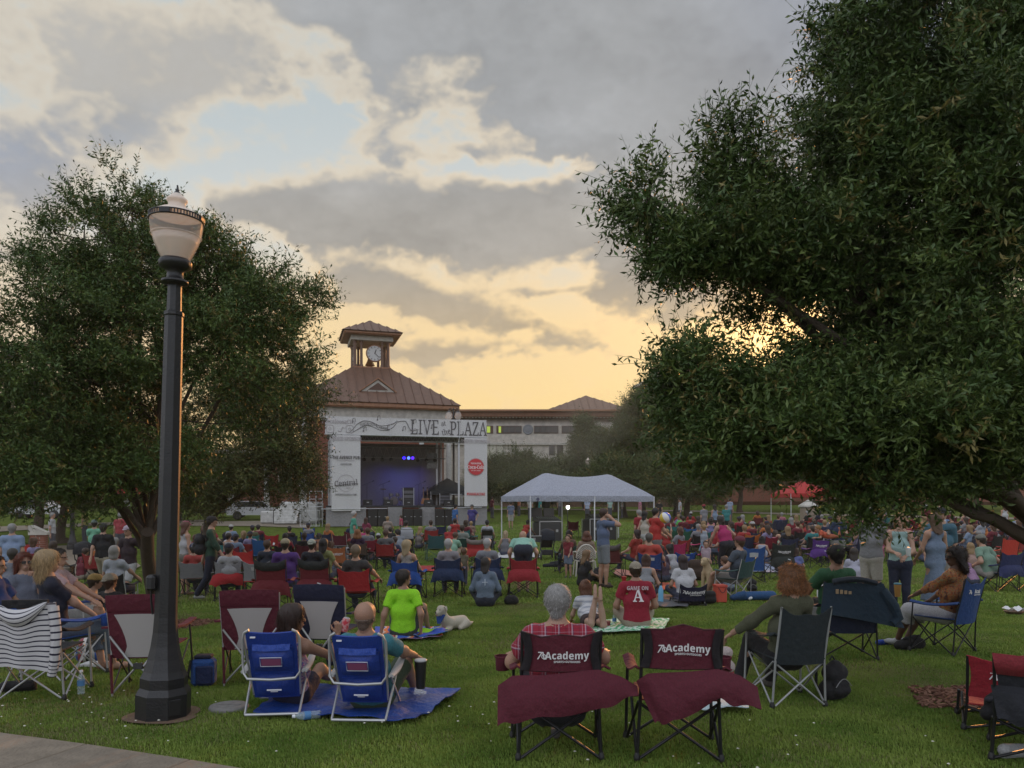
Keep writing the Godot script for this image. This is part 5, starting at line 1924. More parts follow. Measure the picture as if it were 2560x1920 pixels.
	if hair == "cap" or s.has("hat"):
		var Q:=Bones.new()
		Q.add(hp.call(0,0.038,0.022),0.103*hs,hp.call(0,0.04,-0.03),0.094*hs)
		var br: float=-1.0 if s.get("hat","") == "backward" else 1.0
		var QB:=Bones.new()
		if s.get("hat","") == "brim":
			for k in 8:
				var a:=k*TAU/8.0
				QB.add(hp.call(cos(a)*0.09,0.03,sin(a)*0.1),0.016*hs,hp.call(cos(a+0.78)*0.15,0.02,sin(a+0.78)*0.16),0.011*hs)
		else:
			for x in [-0.05,-0.017,0.017,0.05]:
				QB.add(hp.call(x,0.05,-0.085*br),0.011*hs,hp.call(x*0.8,0.032,(-0.165+absf(x)*0.35)*br),0.009*hs)
		L["cap"]=[[Q.a,hc,0.02,[[-hb.y,(-hb.y).dot(hp.call(0,0.035,0))]]],[QB.a,minf(hc,0.012),0.02,[]]]
	return {"layers":L,"H":H,"hb":hb,"hs":hs,"C":C,"S":S,"P":P,"b2":b2,"b1":b1,"el":el,"er":er,"h":h,"q":q,"kl":kl,"kr":kr}

# single hairs standing off the hair's surface
func strands(o: Node,hair: Mesh,s: Dictionary,fg: Dictionary) -> void:
	var arr:=hair.surface_get_arrays(0)
	var v: PackedVector3Array=arr[Mesh.ARRAY_VERTEX]
	var n: PackedVector3Array=arr[Mesh.ARRAY_NORMAL]
	var r:=RandomNumberGenerator.new()
	r.seed=v.size()
	var kind: String=s.get("hair","short")
	var wild:=kind == "curly"
	var long: float={"short":0.014,"cap":0.012,"bald":0.01,"curly":0.035,"mid":0.07,"long":0.08}.get(kind,0.04)
	var spots:=[]
	var cols:=[]
	var hc: Color=s.get("hair_c",lin(0.03,0.02,0.014))
	var back: Vector3=fg.b2.z
	for k in 2600 if kind != "bald" else 700:
		var i:=r.randi() % v.size()
		var down:=(Vector3.DOWN+n[i]*(1.1 if wild else (0.75 if long<0.03 else 0.16))+Vector3(r.randfn(),r.randfn(),r.randfn())*(0.9 if wild else 0.22)).normalized()
		var side:=down.cross(n[i]+Vector3(r.randfn(),r.randfn(),r.randfn())*0.2).normalized()
		spots.append(Transform3D(Basis(side,down,side.cross(down)).scaled_local(Vector3(1,long*r.randf_range(0.5,1.3),1)),v[i]-n[i]*0.004+Vector3(r.randfn(),r.randfn(),r.randfn())*0.004))
		var t:=r.randf_range(0.55,1.7 if not wild else 2.4)
		cols.append(Color(hc.r*t,hc.g*t,hc.b*t))
	var m: Mesh=cached("strand",func(): return MB.new().tube([Vector3(0,0,0),Vector3(0,0.5,0.002),Vector3(0.001,1,0)],0.0019,0.0006,3,false).done())
	scatter("hair_strands",m,leafy(0.5,hc*0.3),spots,cols,o)

var pending:=[]
var shapes:={}

# asks for the meshes of a figure; figures alike in all but colour share them
func figure_key(s: Dictionary) -> String:
	var t:=s.duplicate()
	for k in ["shirt_c","leg_c","hair_c","skin_c","shoe_c","cap_c","x","y","d","yaw","label","group","up","extra","shirt_m","leg_m","barefoot","at"]:
		t.erase(k)
	return str(t)

func person(label: String,s: Dictionary) -> void:
	var where: Vector3=s.at if s.has("at") else (gd(s.x,s.d) if s.has("d") else gp(s.x,s.y))
	var d:=maxf(-where.z,3.0)
	s.cell=0.013 if d<6.8 else (0.017 if d<9.5 else (0.024 if d<15.0 else (0.03 if d<24.0 else 0.042)))
	s.near=d<13.5
	if d>9.5:
		s.h=snappedf(s.get("h",1.72),0.12)
		s.bulk=snappedf(s.get("bulk",1.0),0.2)
	var key:=figure_key(s)
	if not shapes.has(key):
		shapes[key]={"spec":s}
	pending.append([label,s,key,where])

func finish_people() -> void:
	var keys:=shapes.keys()
	var task:=func(i: int) -> void:
		var e: Dictionary=shapes[keys[i]]
		var fig:=figure(e.spec)
		e.fig=fig
		var made:={}
		for name_ in fig.layers:
			var out:={"v":PackedVector3Array(),"n":PackedVector3Array(),"i":PackedInt32Array()}
			for ly in fig.layers[name_]:
				net(ly[0],ly[1],ly[2],ly[3],out)
			made[name_]=out
		e.made=made
	var id:=WorkerThreadPool.add_group_task(task,keys.size())
	WorkerThreadPool.wait_for_group_task_completion(id)
	var folds:=FastNoiseLite.new()
	folds.seed=17
	folds.frequency=7.0
	folds.fractal_octaves=2
	for k in keys:
		var e: Dictionary=shapes[k]
		e.mesh={}
		for name_ in e.made:
			var o: Dictionary=e.made[name_]
			if o.v.is_empty():
				continue
			if name_ in ["shirt","trousers"] and e.spec.cell<0.02:
				for i in o.v.size():
					var p: Vector3=o.v[i]
					o.v[i]=p+o.n[i]*folds.get_noise_3d(p.x*1.6,p.y*0.8,p.z*1.6)*0.008
			var arr:=[]
			arr.resize(Mesh.ARRAY_MAX)
			arr[Mesh.ARRAY_VERTEX]=o.v
			arr[Mesh.ARRAY_NORMAL]=o.n
			arr[Mesh.ARRAY_INDEX]=o.i
			var m:=ArrayMesh.new()
			m.add_surface_from_arrays(Mesh.PRIMITIVE_TRIANGLES,arr)
			e.mesh[name_]=m
		e.erase("made")
	for p in pending:
		var s: Dictionary=p[1]
		var e: Dictionary=shapes[p[2]]
		var o:=thing("person",p[0],"person",p[3]+Vector3.UP*s.get("up",0.0),s.get("yaw",0.0),s.get("group",""))
		o.scale=Vector3(0.89,1.0,0.94)
		var sk:=skin(s.get("skin_c",0))
		var hc: Color=s.get("hair_c",lin(0.03,0.02,0.014))
		for name_ in e.mesh:
			var m: Material=sk
			match name_:
				"shirt":m=s.shirt_m if s.has("shirt_m") else cloth(s.get("shirt_c",lin(0.3,0.3,0.3)))
				"trousers":m=s.leg_m if s.has("leg_m") else cloth(s.get("leg_c",lin(0.05,0.06,0.1)))
				"hair":m=hair_mat(hc)
				"cap":m=cloth(s.get("cap_c",lin(0.4,0.35,0.28)))
				"shoe0","shoe1":m=sk if s.get("barefoot",false) else cloth(s.get("shoe_c",lin(0.12,0.11,0.1)))
			part(("foot" if s.get("barefoot",false) else "shoe") if name_.begins_with("shoe") else ("skirt" if name_ == "trousers" and s.has("skirt") else name_),e.mesh[name_],m,o)
		var fg: Dictionary=e.fig
		if s.near or absf(s.get("yaw",0.0))>1.0:
			for sd in [-1.0,1.0]:
				var ep: Vector3=fg.H+fg.hb*Vector3(sd*0.032,0.004,-0.091)*fg.hs
				part("eye",cached("eye",func(): return MB.new().lathe([[0.0,0.009],[0.008,0.006],[0.012,0.0],[0.008,-0.006],[0.0,-0.009]],10).done()),plain(lin(0.02,0.016,0.014),0.3),o,xf(ep,fg.hb))
			part("mouth",cached("mouth",func(): return MB.new().box(Vector3.ZERO,Vector3(0.04,0.006,0.012)).done()),plain(lin(0.22,0.07,0.06),0.6),o,xf(fg.H+fg.hb*Vector3(0,-0.063,-0.099)*fg.hs,fg.hb))
		if s.near and e.mesh.has("hair") and -p[3].z<12.0:
			strands(o,e.mesh.hair,s,fg)
		if s.has("extra"):
			s.extra.call(o,fg)


# --- chairs and the things people brought ---
func arc(a: Vector3,b: Vector3,lift: Vector3,n:=8) -> Array:
	var out:=[]
	for k in n+1:
		var t:=float(k)/n
		out.append(a.lerp(b,t)+lift*sin(t*PI))
	return out

func poly(pts: Array,t: float) -> Vector2:
	var f:=clampf(t,0.0,1.0)*(pts.size()-1)
	var k:=mini(int(f),pts.size()-2)
	return (pts[k] as Vector2).lerp(pts[k+1],f-k)

# a folding quad chair, its sitter looking along -z
func quad_chair(label: String,where: Vector3,yaw: float,c: Dictionary,group := "folding camp chairs on the lawn") -> Node3D:
	var o:=thing("camp_chair",label,"chair",where,yaw,group)
	var w: float=c.get("w",0.54)
	var sh: float=c.get("sh",0.42)
	var bh: float=c.get("bh",0.86)
	var fab: Material=cloth(c.get("fab",lin(0.05,0.05,0.06)))
	var fab2: Material=cloth(c.fab2) if c.has("fab2") else fab
	var fr: Material=plain(c.get("frame",lin(0.02,0.02,0.022)),0.4,0.3)
	var tight: float=c.get("tight",0.0)
	var key := "%.2f,%.2f,%.2f,%.1f,%.4f,%s" % [w,sh,bh,tight,c.get("r",0.0095),c.get("arms",true)]
	var x:=w*0.5
	var r: float=c.get("r",0.0095)
	for s in [-1.0,1.0]:
		var nm := "l" if s<0 else "r"
		part("leg",cached("qrl" + nm+key,func(): return MB.new().tube([Vector3(s*(x+0.02),0.0,0.20),Vector3(s*x,sh,0.22),Vector3(s*x,bh+0.01,0.33)],r).done()),fr,o)
		part("leg",cached("qfl" + nm+key,func(): return MB.new().tube([Vector3(s*(x+0.05),0.0,-0.28),Vector3(s*(x+0.04),0.6 if c.get("arms",true) else sh,-0.24)],r).done()),fr,o)
		part("brace",cached("qrb" + nm+key,func(): return MB.new().tube([Vector3(s*(x+0.0),0.02,0.215),Vector3(-s*x,sh-0.03,0.205)],r*0.9).done()),fr,o)
		part("brace",cached("qfb" + nm+key,func(): return MB.new().tube([Vector3(s*(x+0.03),0.02,-0.27),Vector3(-s*x,sh-0.03,-0.25)],r*0.9).done()),fr,o)
		part("brace",cached("qsb" + nm+key,func(): return MB.new().tube([Vector3(s*(x+0.02),0.02,0.19),Vector3(s*(x+0.02),sh-0.02,-0.25)],r*0.9).done()),fr,o)
		part("brace",cached("qsc" + nm+key,func(): return MB.new().tube([Vector3(s*(x+0.04),0.02,-0.26),Vector3(s*(x+0.01),sh-0.02,0.2)],r*0.9).done()),fr,o)
		for z in [0.2,-0.28]:
			part("foot",cached("qfoot",func(): return MB.new().lathe([[0.0,0.0],[0.02,0.0],[0.022,0.02],[0.013,0.05]],10).done()),plain(lin(0.02,0.02,0.02),0.6),o,xf(Vector3(s*(x+(0.02 if z>0 else 0.05)),0,z)))
		if c.get("arms",true):
			part("armrest",cached("qarm" + nm+key,func(): return MB.new().sheet(4,8,func(u: float,t: float) -> Vector3: return Vector3(s*(x+0.035)+(u-0.5)*0.075,0.605-0.03*sin(t*PI)+0.02*t-absf(u-0.5)*0.04,lerpf(-0.27,0.27,t)),0.012).done()),fab2,o)
	part("seat",cached("qseat" + key,func(): return MB.new().sheet(8,8,func(u: float,t: float) -> Vector3: return Vector3((u-0.5)*w,sh-0.055*sin(u*PI)*sin(t*PI),lerpf(-0.25,0.23,t)),0.01).done()),fab,o)
	var lowb: float=c.get("low",sh+0.02)
	var sag: float=c.get("sag",0.06)
	var back:=func(u: float,t: float) -> Vector3:
		var y:=lerpf(lowb,bh-sag*sin(u*PI)+0.012*cos(u*TAU*2.0)*t,t)
		var pinch:=1.0-0.10*sin(t*PI)
		return Vector3((u-0.5)*(w+0.015)*pinch,y,0.22+0.11*(y-sh)/(bh-sh)+(0.055-tight*0.04)*sin(u*PI)*(1.0-t*0.55))
	var bk:=part("backrest",cached("qback%s%.2f%.2f" % [key,lowb,sag],func(): return MB.new().sheet(12,8,back,0.01).done()),fab2,o)
	if c.has("sleeves"):
		for e in 2:
			part("post_sleeve",MB.new().sheet(4,8,func(u: float,t: float) -> Vector3: return back.call(e*0.9+0.1*u,t)+Vector3(0,0.004,0.012+0.012*sin(u*PI)),0.012).done(),cloth(lin(0.014,0.01,0.014)),bk)
		part("piping",MB.new().tube([back.call(0.0,1.0),back.call(0.25,1.0),back.call(0.5,1.0),back.call(0.75,1.0),back.call(1.0,1.0)],0.007).done(),cloth(lin(0.05,0.006,0.012)),bk)
		part("piping",MB.new().tube([back.call(0.0,0.0),back.call(0.25,0.0),back.call(0.5,0.0),back.call(0.75,0.0),back.call(1.0,0.0)],0.007).done(),cloth(lin(0.05,0.006,0.012)),bk)
	if c.has("flap"):
		var tp: Array=c.flap[0]
		var bt: Array=c.flap[1]
		part("back_flap",cached("qflap" + str(c.flap)+key,func(): return MB.new().sheet(26,10,func(u: float,t: float) -> Vector3:
			var a:=poly(bt,u)
			var b:=poly(tp,u)
			var p:=a.lerp(b,t)
			var fold:=absf(fposmod(u*3.1+t*0.6,1.0)-0.5)-0.25
			return Vector3(p.x,p.y+0.012*sin(u*23.0)*(1.0-t),0.27+0.05*sin(u*PI)+0.055*(1.0-t)+0.035*sin(t*PI)*sin(u*PI)+0.05*fold*(1.0-t*0.7)),0.01).done()),fab,o)
	if c.has("cup"):
		var cx: float=(x+0.12)*c.cup
		part("cup_holder",cached("cup%.2f" % cx,func(): return MB.new().lathe([[0.05,0.6],[0.055,0.602],[0.058,0.595],[0.05,0.58],[0.046,0.5],[0.0,0.49]],16,xf(Vector3(cx,0,-0.2))).done()),fab,o)
	if c.has("headrest"):
		part("headrest",cached("qhead" + key,func(): return MB.new().sheet(8,5,func(u: float,t: float) -> Vector3: return back.call(u,0.72+0.3*t)+Vector3(0,0.005,0.012+0.03*sin(t*PI)),0.03).done()),cloth(c.headrest),o)
	if c.has("print"):
		print_on(bk,c.print,back,c.get("print_h",0.05),c.get("print_t",0.62),c.get("print_c",lin(0.6,0.58,0.58)),c.get("emblem",true))
	if c.has("patch"):
		part("patch",MB.new().sheet(4,4,func(u: float,t: float) -> Vector3: return back.call(0.3+0.4*u,c.get("patch_t",0.62)+0.2*t)+Vector3(0,0,0.012),0.004).done(),cloth(c.patch),bk)
	if c.has("paper"):
		part("tag",MB.new().box(Vector3(0.1,sh+0.08,0.37),Vector3(0.07,0.09,0.004),Basis(Vector3.BACK,-0.3)).done(),plain(lin(0.7,0.72,0.75),0.8),o)
	return o

# lettering laid on a curved back
func print_on(bk: Node,text: String,back: Callable,h: float,t: float,col: Color,emblem: bool) -> void:
	var m:=plain(col,0.8)
	var lay:=func(mesh: Mesh,off: Vector2,called: String) -> void:
		var arr:=mesh.surface_get_arrays(0)
		var v: PackedVector3Array=arr[Mesh.ARRAY_VERTEX]
		for k in v.size():
			var u:=0.5+(v[k].x+off.x)/0.54
			var p: Vector3=back.call(u,t)
			v[k]=Vector3(v[k].x+off.x,p.y+v[k].y+off.y,p.z+0.009+v[k].z+0.06*(v[k].y+off.y))
		var out:=[]
		out.resize(Mesh.ARRAY_MAX)
		out[Mesh.ARRAY_VERTEX]=v
		out[Mesh.ARRAY_NORMAL]=arr[Mesh.ARRAY_NORMAL]
		out[Mesh.ARRAY_INDEX]=arr[Mesh.ARRAY_INDEX]
		var am:=ArrayMesh.new()
		am.add_surface_from_arrays(Mesh.PRIMITIVE_TRIANGLES,out)
		part(called,am,m,bk)
	lay.call(letters(text,h,0.003,false,true),Vector2(h*0.75 if emblem else 0.0,0),"lettering")
	if emblem:
		var e:=MB.new()
		e.slab([Vector2(-0.62,-0.5),Vector2(-0.45,-0.5),Vector2(0.1,0.42),Vector2(0.28,-0.5),Vector2(0.45,-0.5),Vector2(0.25,0.55),Vector2(-0.45,0.55),Vector2(-0.5,0.4),Vector2(-0.08,0.4)],0.06,Transform3D(Basis().scaled(Vector3(h,h,0.05))))
		var ring:=[]
		for k in 12: ring.append(Vector3(cos(k*TAU/11.0)*0.28+0.3,sin(k*TAU/11.0)*0.3-0.1,0)*h)
		e.tube(ring,h*0.06,h*0.06,4)
		lay.call(e.done(),Vector2(-h*2.75,0),"emblem")
		lay.call(letters("SPORTS+OUTDOORS",h*0.28,0.003,false,true),Vector2(h*0.75,-h*0.85),"lettering")

# high-backed chair with a pale mesh window and silver tubes
func mesh_chair(label: String,where: Vector3,yaw: float,fab_c: Color) -> Node3D:
	var o:=thing("camp_chair",label,"chair",where,yaw,"folding camp chairs on the lawn")
	o.scale=Vector3(0.88,1.0,1.0)
	var fab:=cloth(fab_c)
	var tube:=plain(lin(0.42,0.42,0.42),0.38,0.5)
	var back:=func(u: float,t: float) -> Vector3: return Vector3((u-0.5)*(0.56+0.035*t),0.33+0.55*t+0.012*sin(u*PI)*t,0.24+0.10*t+0.035*sin(u*PI)*(1.0-t*0.6))
	var bk:=part("backrest",cached("mcback",func(): return MB.new().sheet(14,12,back,0.014).done()),fab,o)
	part("mesh_panel",cached("mcmesh",func(): return MB.new().sheet(12,12,func(u: float,t: float) -> Vector3:
		var half:=0.115+0.10*pow(absf(t-0.25)/0.75,1.6)+(0.03 if t<0.25 else 0.0)*(0.25-t)*4.0
		return back.call(0.5+(u-0.5)*2.0*half/0.56,0.02+0.68*t)+Vector3(0,0,0.012),0.006).done()),rough_mat(lin(0.50,0.47,0.45),0.9,30.0,weave),bk)
	part("top_band",cached("mctop",func(): return MB.new().sheet(14,3,func(u: float,t: float) -> Vector3: return back.call(u,0.75+0.26*t)+Vector3(0,0,0.012+0.008*sin(t*PI)),0.01).done()),fab,bk)
	for s in [-1.0,1.0]:
		var nm := "l" if s<0 else "r"
		part("leg",cached("mcp" + nm,func(): return MB.new().tube([Vector3(s*0.27,0.0,0.26),Vector3(s*0.285,0.45,0.25),Vector3(s*0.298,0.86,0.335)],0.0105).done()),tube,o)
		part("strap",cached("mcs" + nm,func(): return MB.new().tube([Vector3(s*0.262,0.03,0.285),Vector3(s*0.272,0.2,0.28),Vector3(s*0.278,0.36,0.272)],0.013).done()),fab,o)
		part("back_brace",cached("mcv" + nm,func(): return MB.new().tube([Vector3(s*0.27,0.53,0.32),Vector3(s*0.05,0.27,0.33)],0.011).done()),tube,o)
		part("leg_brace",cached("mcx" + nm,func(): return MB.new().tube([Vector3(s*0.26,0.03,0.27),Vector3(s*0.03,0.25,0.33),Vector3(-s*0.03,0.29,0.30)],0.011).done()),tube,o)
		part("front_leg",cached("mcf" + nm,func(): return MB.new().tube([Vector3(s*0.33,0.0,-0.28),Vector3(s*0.31,0.6,-0.2)],0.0105).done()),plain(lin(0.05,0.05,0.05),0.4,0.3),o)
		part("side_brace",cached("mcb" + nm,func(): return MB.new().tube([Vector3(s*0.3,0.02,-0.26),Vector3(s*0.28,0.4,0.22)],0.009).done()),plain(lin(0.05,0.05,0.05),0.4,0.3),o)
		part("side_brace",cached("mcc" + nm,func(): return MB.new().tube([Vector3(s*0.29,0.02,0.24),Vector3(s*0.3,0.4,-0.22)],0.009).done()),plain(lin(0.05,0.05,0.05),0.4,0.3),o)
		part("armrest",cached("mca" + nm,func(): return MB.new().sheet(3,6,func(u: float,t: float) -> Vector3: return Vector3(s*0.33+(u-0.5)*0.07,0.6-0.02*sin(t*PI),lerpf(-0.26,0.28,t)),0.018).done()),fab,o)
	part("hub",cached("mch",func(): return MB.new().box(Vector3(0,0.27,0.325),Vector3(0.09,0.05,0.035)).done()),plain(lin(0.03,0.03,0.03),0.5),o)
	part("seat",cached("mcseat",func(): return MB.new().sheet(6,6,func(u: float,t: float) -> Vector3: return Vector3((u-0.5)*0.56,0.41-0.05*sin(u*PI)*sin(t*PI),lerpf(-0.24,0.24,t)),0.012).done()),fab,o)
	part("drop_bag",cached("mcbag",func(): return MB.new().box(Vector3(0.1,0.18,0.2),Vector3(0.16,0.24,0.05),Basis(Vector3.BACK,0.2),0.02).done()),fab,o)
	return o

# low beach chair with a pouch on its back
func beach_chair(label: String,where: Vector3,yaw: float) -> Node3D:
	var o:=thing("beach_chair",label,"chair",where,yaw,"blue beach chairs on the tarpaulin")
	o.scale=Vector3(0.8,1.0,1.0)
	var blue:=cloth(lin(0.012,0.05,0.33),0.6)
	var tube:=plain(lin(0.46,0.46,0.46),0.35,0.55)
	var back:=func(u: float,t: float) -> Vector3: return Vector3((u-0.5)*(0.44+0.03*t),0.10+0.56*t-0.012*sin(u*PI)*t,0.02+0.27*t+0.02*sin(u*PI)*(1.0-t))
	var bk:=part("backrest",cached("bcback",func(): return MB.new().sheet(12,12,back,0.016).done()),blue,o)
	for k in 2:
		part("pouch",cached("bcp%d" % k,func(): return MB.new().sheet(10,8,func(u: float,t: float) -> Vector3: return back.call(0.09+0.82*u,[0.46,0.06][k]+0.34*t)+Vector3(0,-0.01,0.014+0.05*pow(sin(u*PI)*sin(clampf(t*1.15,0,1)*PI),0.5)),0.012).done()),blue,bk)
	part("pouch_flap",cached("bcf",func(): return MB.new().sheet(10,3,func(u: float,t: float) -> Vector3: return back.call(0.12+0.76*u,0.74+0.09*t)+Vector3(0,0,0.052-0.03*t),0.01).done()),cloth(lin(0.016,0.07,0.42),0.6),bk)
	var red:=plain(lin(0.2,0.05,0.12),0.7)
	var pt:=part("label_patch",cached("bcl",func(): return MB.new().sheet(4,3,func(u: float,t: float) -> Vector3: return back.call(0.3+0.4*u,0.555+0.1*t)+Vector3(0,-0.01,0.085),0.004).done()),red,bk)
	var wm:=plain(lin(0.55,0.55,0.6),0.7)
	part("patch_border",cached("bclb",func():
		var pts:=[]
		for q in [[0.28,0.54],[0.72,0.54],[0.72,0.67],[0.28,0.67],[0.28,0.54]]: pts.append(back.call(q[0],q[1])+Vector3(0,-0.01,0.088))
		return MB.new().tube(pts,0.0035,0.0035,4).done()),wm,pt)
	part("stitching",cached("bcst",func(): return MB.new().box(back.call(0.5,0.17)+Vector3(0,-0.012,0.075),Vector3(0.14,0.012,0.004),Basis(Vector3.RIGHT,-0.45)).box(back.call(0.5,0.145)+Vector3(0,-0.012,0.078),Vector3(0.07,0.006,0.004),Basis(Vector3.RIGHT,-0.45)).done()),wm,bk)
	part("size_tag",cached("bctag",func(): return MB.new().box(back.call(0.14,0.93)+Vector3(0,0,0.014),Vector3(0.05,0.014,0.004),Basis(Vector3.RIGHT,-0.45)).done()),wm,bk)
	# the tube loop round the upper back
	part("back_loop",cached("bcloop",func():
		var pts:=[]
		for q in [[-0.2,0.675,0.30],[-0.245,0.655,0.295],[-0.268,0.60,0.27],[-0.272,0.42,0.245],[-0.265,0.34,0.25],[-0.225,0.295,0.26],[0.0,0.285,0.265],[0.225,0.295,0.26],[0.265,0.34,0.25],[0.272,0.42,0.245],[0.268,0.60,0.27],[0.245,0.655,0.295],[0.2,0.675,0.30]]: pts.append(Vector3(q[0],q[1],q[2]))
		return MB.new().tube(pts,0.0115,0.0115,8).done()),tube,o)
	for s in [-1.0,1.0]:
		var nm := "l" if s<0 else "r"
		part("leg",cached("bcleg" + nm,func(): return MB.new().tube([Vector3(s*0.255,0.015,0.24),Vector3(s*0.275,0.3,-0.1),Vector3(s*0.27,0.33,-0.16)],0.012,0.012,8).done()),tube,o)
		part("leg",cached("bcleg2" + nm,func(): return MB.new().tube([Vector3(s*0.26,0.015,-0.3),Vector3(s*0.27,0.32,0.1)],0.012,0.012,8).done()),tube,o)
		part("armrest",cached("bcarm" + nm,func(): return MB.new().sheet(4,10,func(u: float,t: float) -> Vector3: return Vector3(s*0.29+(u-0.5)*(0.05+0.025*sin(t*PI)),0.335+0.07*t*t-absf(u-0.5)*0.025,lerpf(0.16,-0.32,t)),0.02).done()),plain(lin(0.36,0.36,0.36),0.55),o)
		part("back_post",cached("bcpost" + nm,func(): return MB.new().tube([Vector3(s*0.225,0.12,0.03),Vector3(s*0.262,0.62,0.275)],0.011,0.011,8).done()),tube,o)
	part("ground_bar",cached("bcg",func(): return MB.new().tube([Vector3(-0.255,0.014,0.24),Vector3(0.255,0.014,0.24)],0.012,0.012,8).done()),tube,o)
	part("ground_bar",cached("bcg2",func(): return MB.new().tube([Vector3(-0.26,0.014,-0.3),Vector3(0.26,0.014,-0.3)],0.012,0.012,8).done()),tube,o)
	part("seat",cached("bcseat",func(): return MB.new().sheet(6,6,func(u: float,t: float) -> Vector3: return Vector3((u-0.5)*0.46,0.13+0.09*t-0.04*sin(u*PI)*sin(t*PI),lerpf(0.04,-0.42,t)),0.014).done()),blue,o)
	return o

# a rumpled sheet on the grass between four ground points
func blanket(label: String,c: Array,m: Material,seed_: int,rumple:=0.02,called := "blanket") -> Node3D:
	var n:=FastNoiseLite.new()
	n.seed=seed_
	n.frequency=2.2
	n.fractal_octaves=3
	var b:=MB.new()
	b.sheet(26,20,func(u: float,t: float) -> Vector3:
		var p: Vector3=(c[0] as Vector3).lerp(c[1],u).lerp((c[3] as Vector3).lerp(c[2],u),t)
		var e:=n.get_noise_2d(p.x,p.z)
		return p+Vector3(n.get_noise_2d(p.z+9.0,p.x)*0.06,0.035+rumple*(0.6+e*1.4),n.get_noise_2d(p.z+30.0,p.x+5.0)*0.06),0.008)
	return solo(called,b.done(),m,label,called)

func stripes(cols: Array,size:=256,vertical:=true,jitter:=0.0) -> ImageTexture:
	var im:=Image.create_empty(size,size,false,Image.FORMAT_RGB8)
	var total:=0.0
	for c in cols: total+=c[1]
	for k in size:
		var t:=fposmod(float(k)/size,1.0)*total
		var col: Color=cols[0][0]
		for c in cols:
			if t<c[1]:
				col=c[0]
				break
			t-=c[1]
		var rect:=Rect2i(k,0,1,size) if vertical else Rect2i(0,k,size,1)
		im.fill_rect(rect,col.linear_to_srgb())
	return ImageTexture.create_from_image(im)

func printed(t: Texture2D,scale_:=Vector3.ONE,tri:=false) -> StandardMaterial3D:
	var m:=StandardMaterial3D.new()
	m.albedo_texture=t
	m.roughness=0.85
	m.uv1_scale=scale_
	m.uv1_triplanar=tri
	m.normal_enabled=tri
	if tri:
		m.normal_texture=crease
		m.normal_scale=0.4
	return m

func plaid(base: Color,a: Color,b: Color,c: Color) -> ImageTexture:
	var n:=128
	var im:=Image.create_empty(n,n,false,Image.FORMAT_RGB8)
	var band:=func(k: int) -> Color:
		var q:=k % 64
		if q<6: return a
		if q<10: return b
		if q>34 and q<40: return c
		if q>50 and q<53: return a
		return base
	for y in n:
		for x in n:
			im.set_pixel(x,y,((band.call(x) as Color).lerp(band.call(y),0.5)).linear_to_srgb())
	return ImageTexture.create_from_image(im)

func bottle(label: String,where: Vector3,lying:=false,turn:=0.0) -> Node3D:
	var o:=thing("water_bottle",label,"bottle",where,turn,"plastic water bottles")
	var g:=StandardMaterial3D.new()
	g.albedo_color=Color(0.8,0.88,0.92,0.25)
	g.transparency=BaseMaterial3D.TRANSPARENCY_ALPHA
	g.roughness=0.1
	var t:=xf(Vector3(0,0.035,0),Basis(Vector3.BACK,PI/2-0.05)) if lying else Transform3D()
	part("body",MB.new().lathe([[0.0,0.0],[0.03,0.0],[0.032,0.01],[0.03,0.03],[0.032,0.05],[0.03,0.07],[0.032,0.13],[0.026,0.16],[0.013,0.18],[0.012,0.195]],18,t).done(),g,o)
	part("cap",MB.new().lathe([[0.0,0.212],[0.014,0.212],[0.015,0.192],[0.012,0.192]],14,t).done(),plain(lin(0.7,0.72,0.75),0.5),o)
	part("wrap_label",MB.new().lathe([[0.0325,0.075],[0.0325,0.125]],18,t).done(),plain(lin(0.08,0.22,0.45),0.6),o)
	return o

func cup(label: String,where: Vector3,c: Color,lid: Color,r:=0.045,h:=0.16,called := "drink_cup") -> Node3D:
	var o:=thing(called,label,"cup",where)
	part("body",MB.new().lathe([[0.0,0.0],[r*0.72,0.0],[r,h],[r*0.9,h],[r*0.7,h*0.6],[0.0,h*0.6]],18).done(),plain(c,0.4),o)
	part("rim",MB.new().lathe([[r*0.95,h],[r*1.05,h+0.004],[r*1.06,h+0.012],[r*0.9,h+0.02],[0.0,h+0.022]],18).done(),plain(lid,0.35),o)
	return o

# a lumpy bag from a few bones
func soft(called: String,label: String,category: String,where: Vector3,yaw: float,layers: Array,cell:=0.014,group := "") -> Node3D:
	var o:=thing(called,label,category,where,yaw,group)
	for ly in layers:
		var b:=Bones.new()
		for q in ly[2]:
			b.add(Vector3(q[0],q[1],q[2]),q[3],Vector3(q[4],q[5],q[6]),q[7])
		var out:={"v":PackedVector3Array(),"n":PackedVector3Array(),"i":PackedInt32Array()}
		net(b.a,ly[3] if ly.size()>3 else cell,ly[4] if ly.size()>4 else 0.03,[],out)
		var arr:=[]
		arr.resize(Mesh.ARRAY_MAX)
		arr[Mesh.ARRAY_VERTEX]=out.v
		arr[Mesh.ARRAY_NORMAL]=out.n
		arr[Mesh.ARRAY_INDEX]=out.i
		var m:=ArrayMesh.new()
		m.add_surface_from_arrays(Mesh.PRIMITIVE_TRIANGLES,arr)
		part(ly[0],m,ly[1],o)
	return o

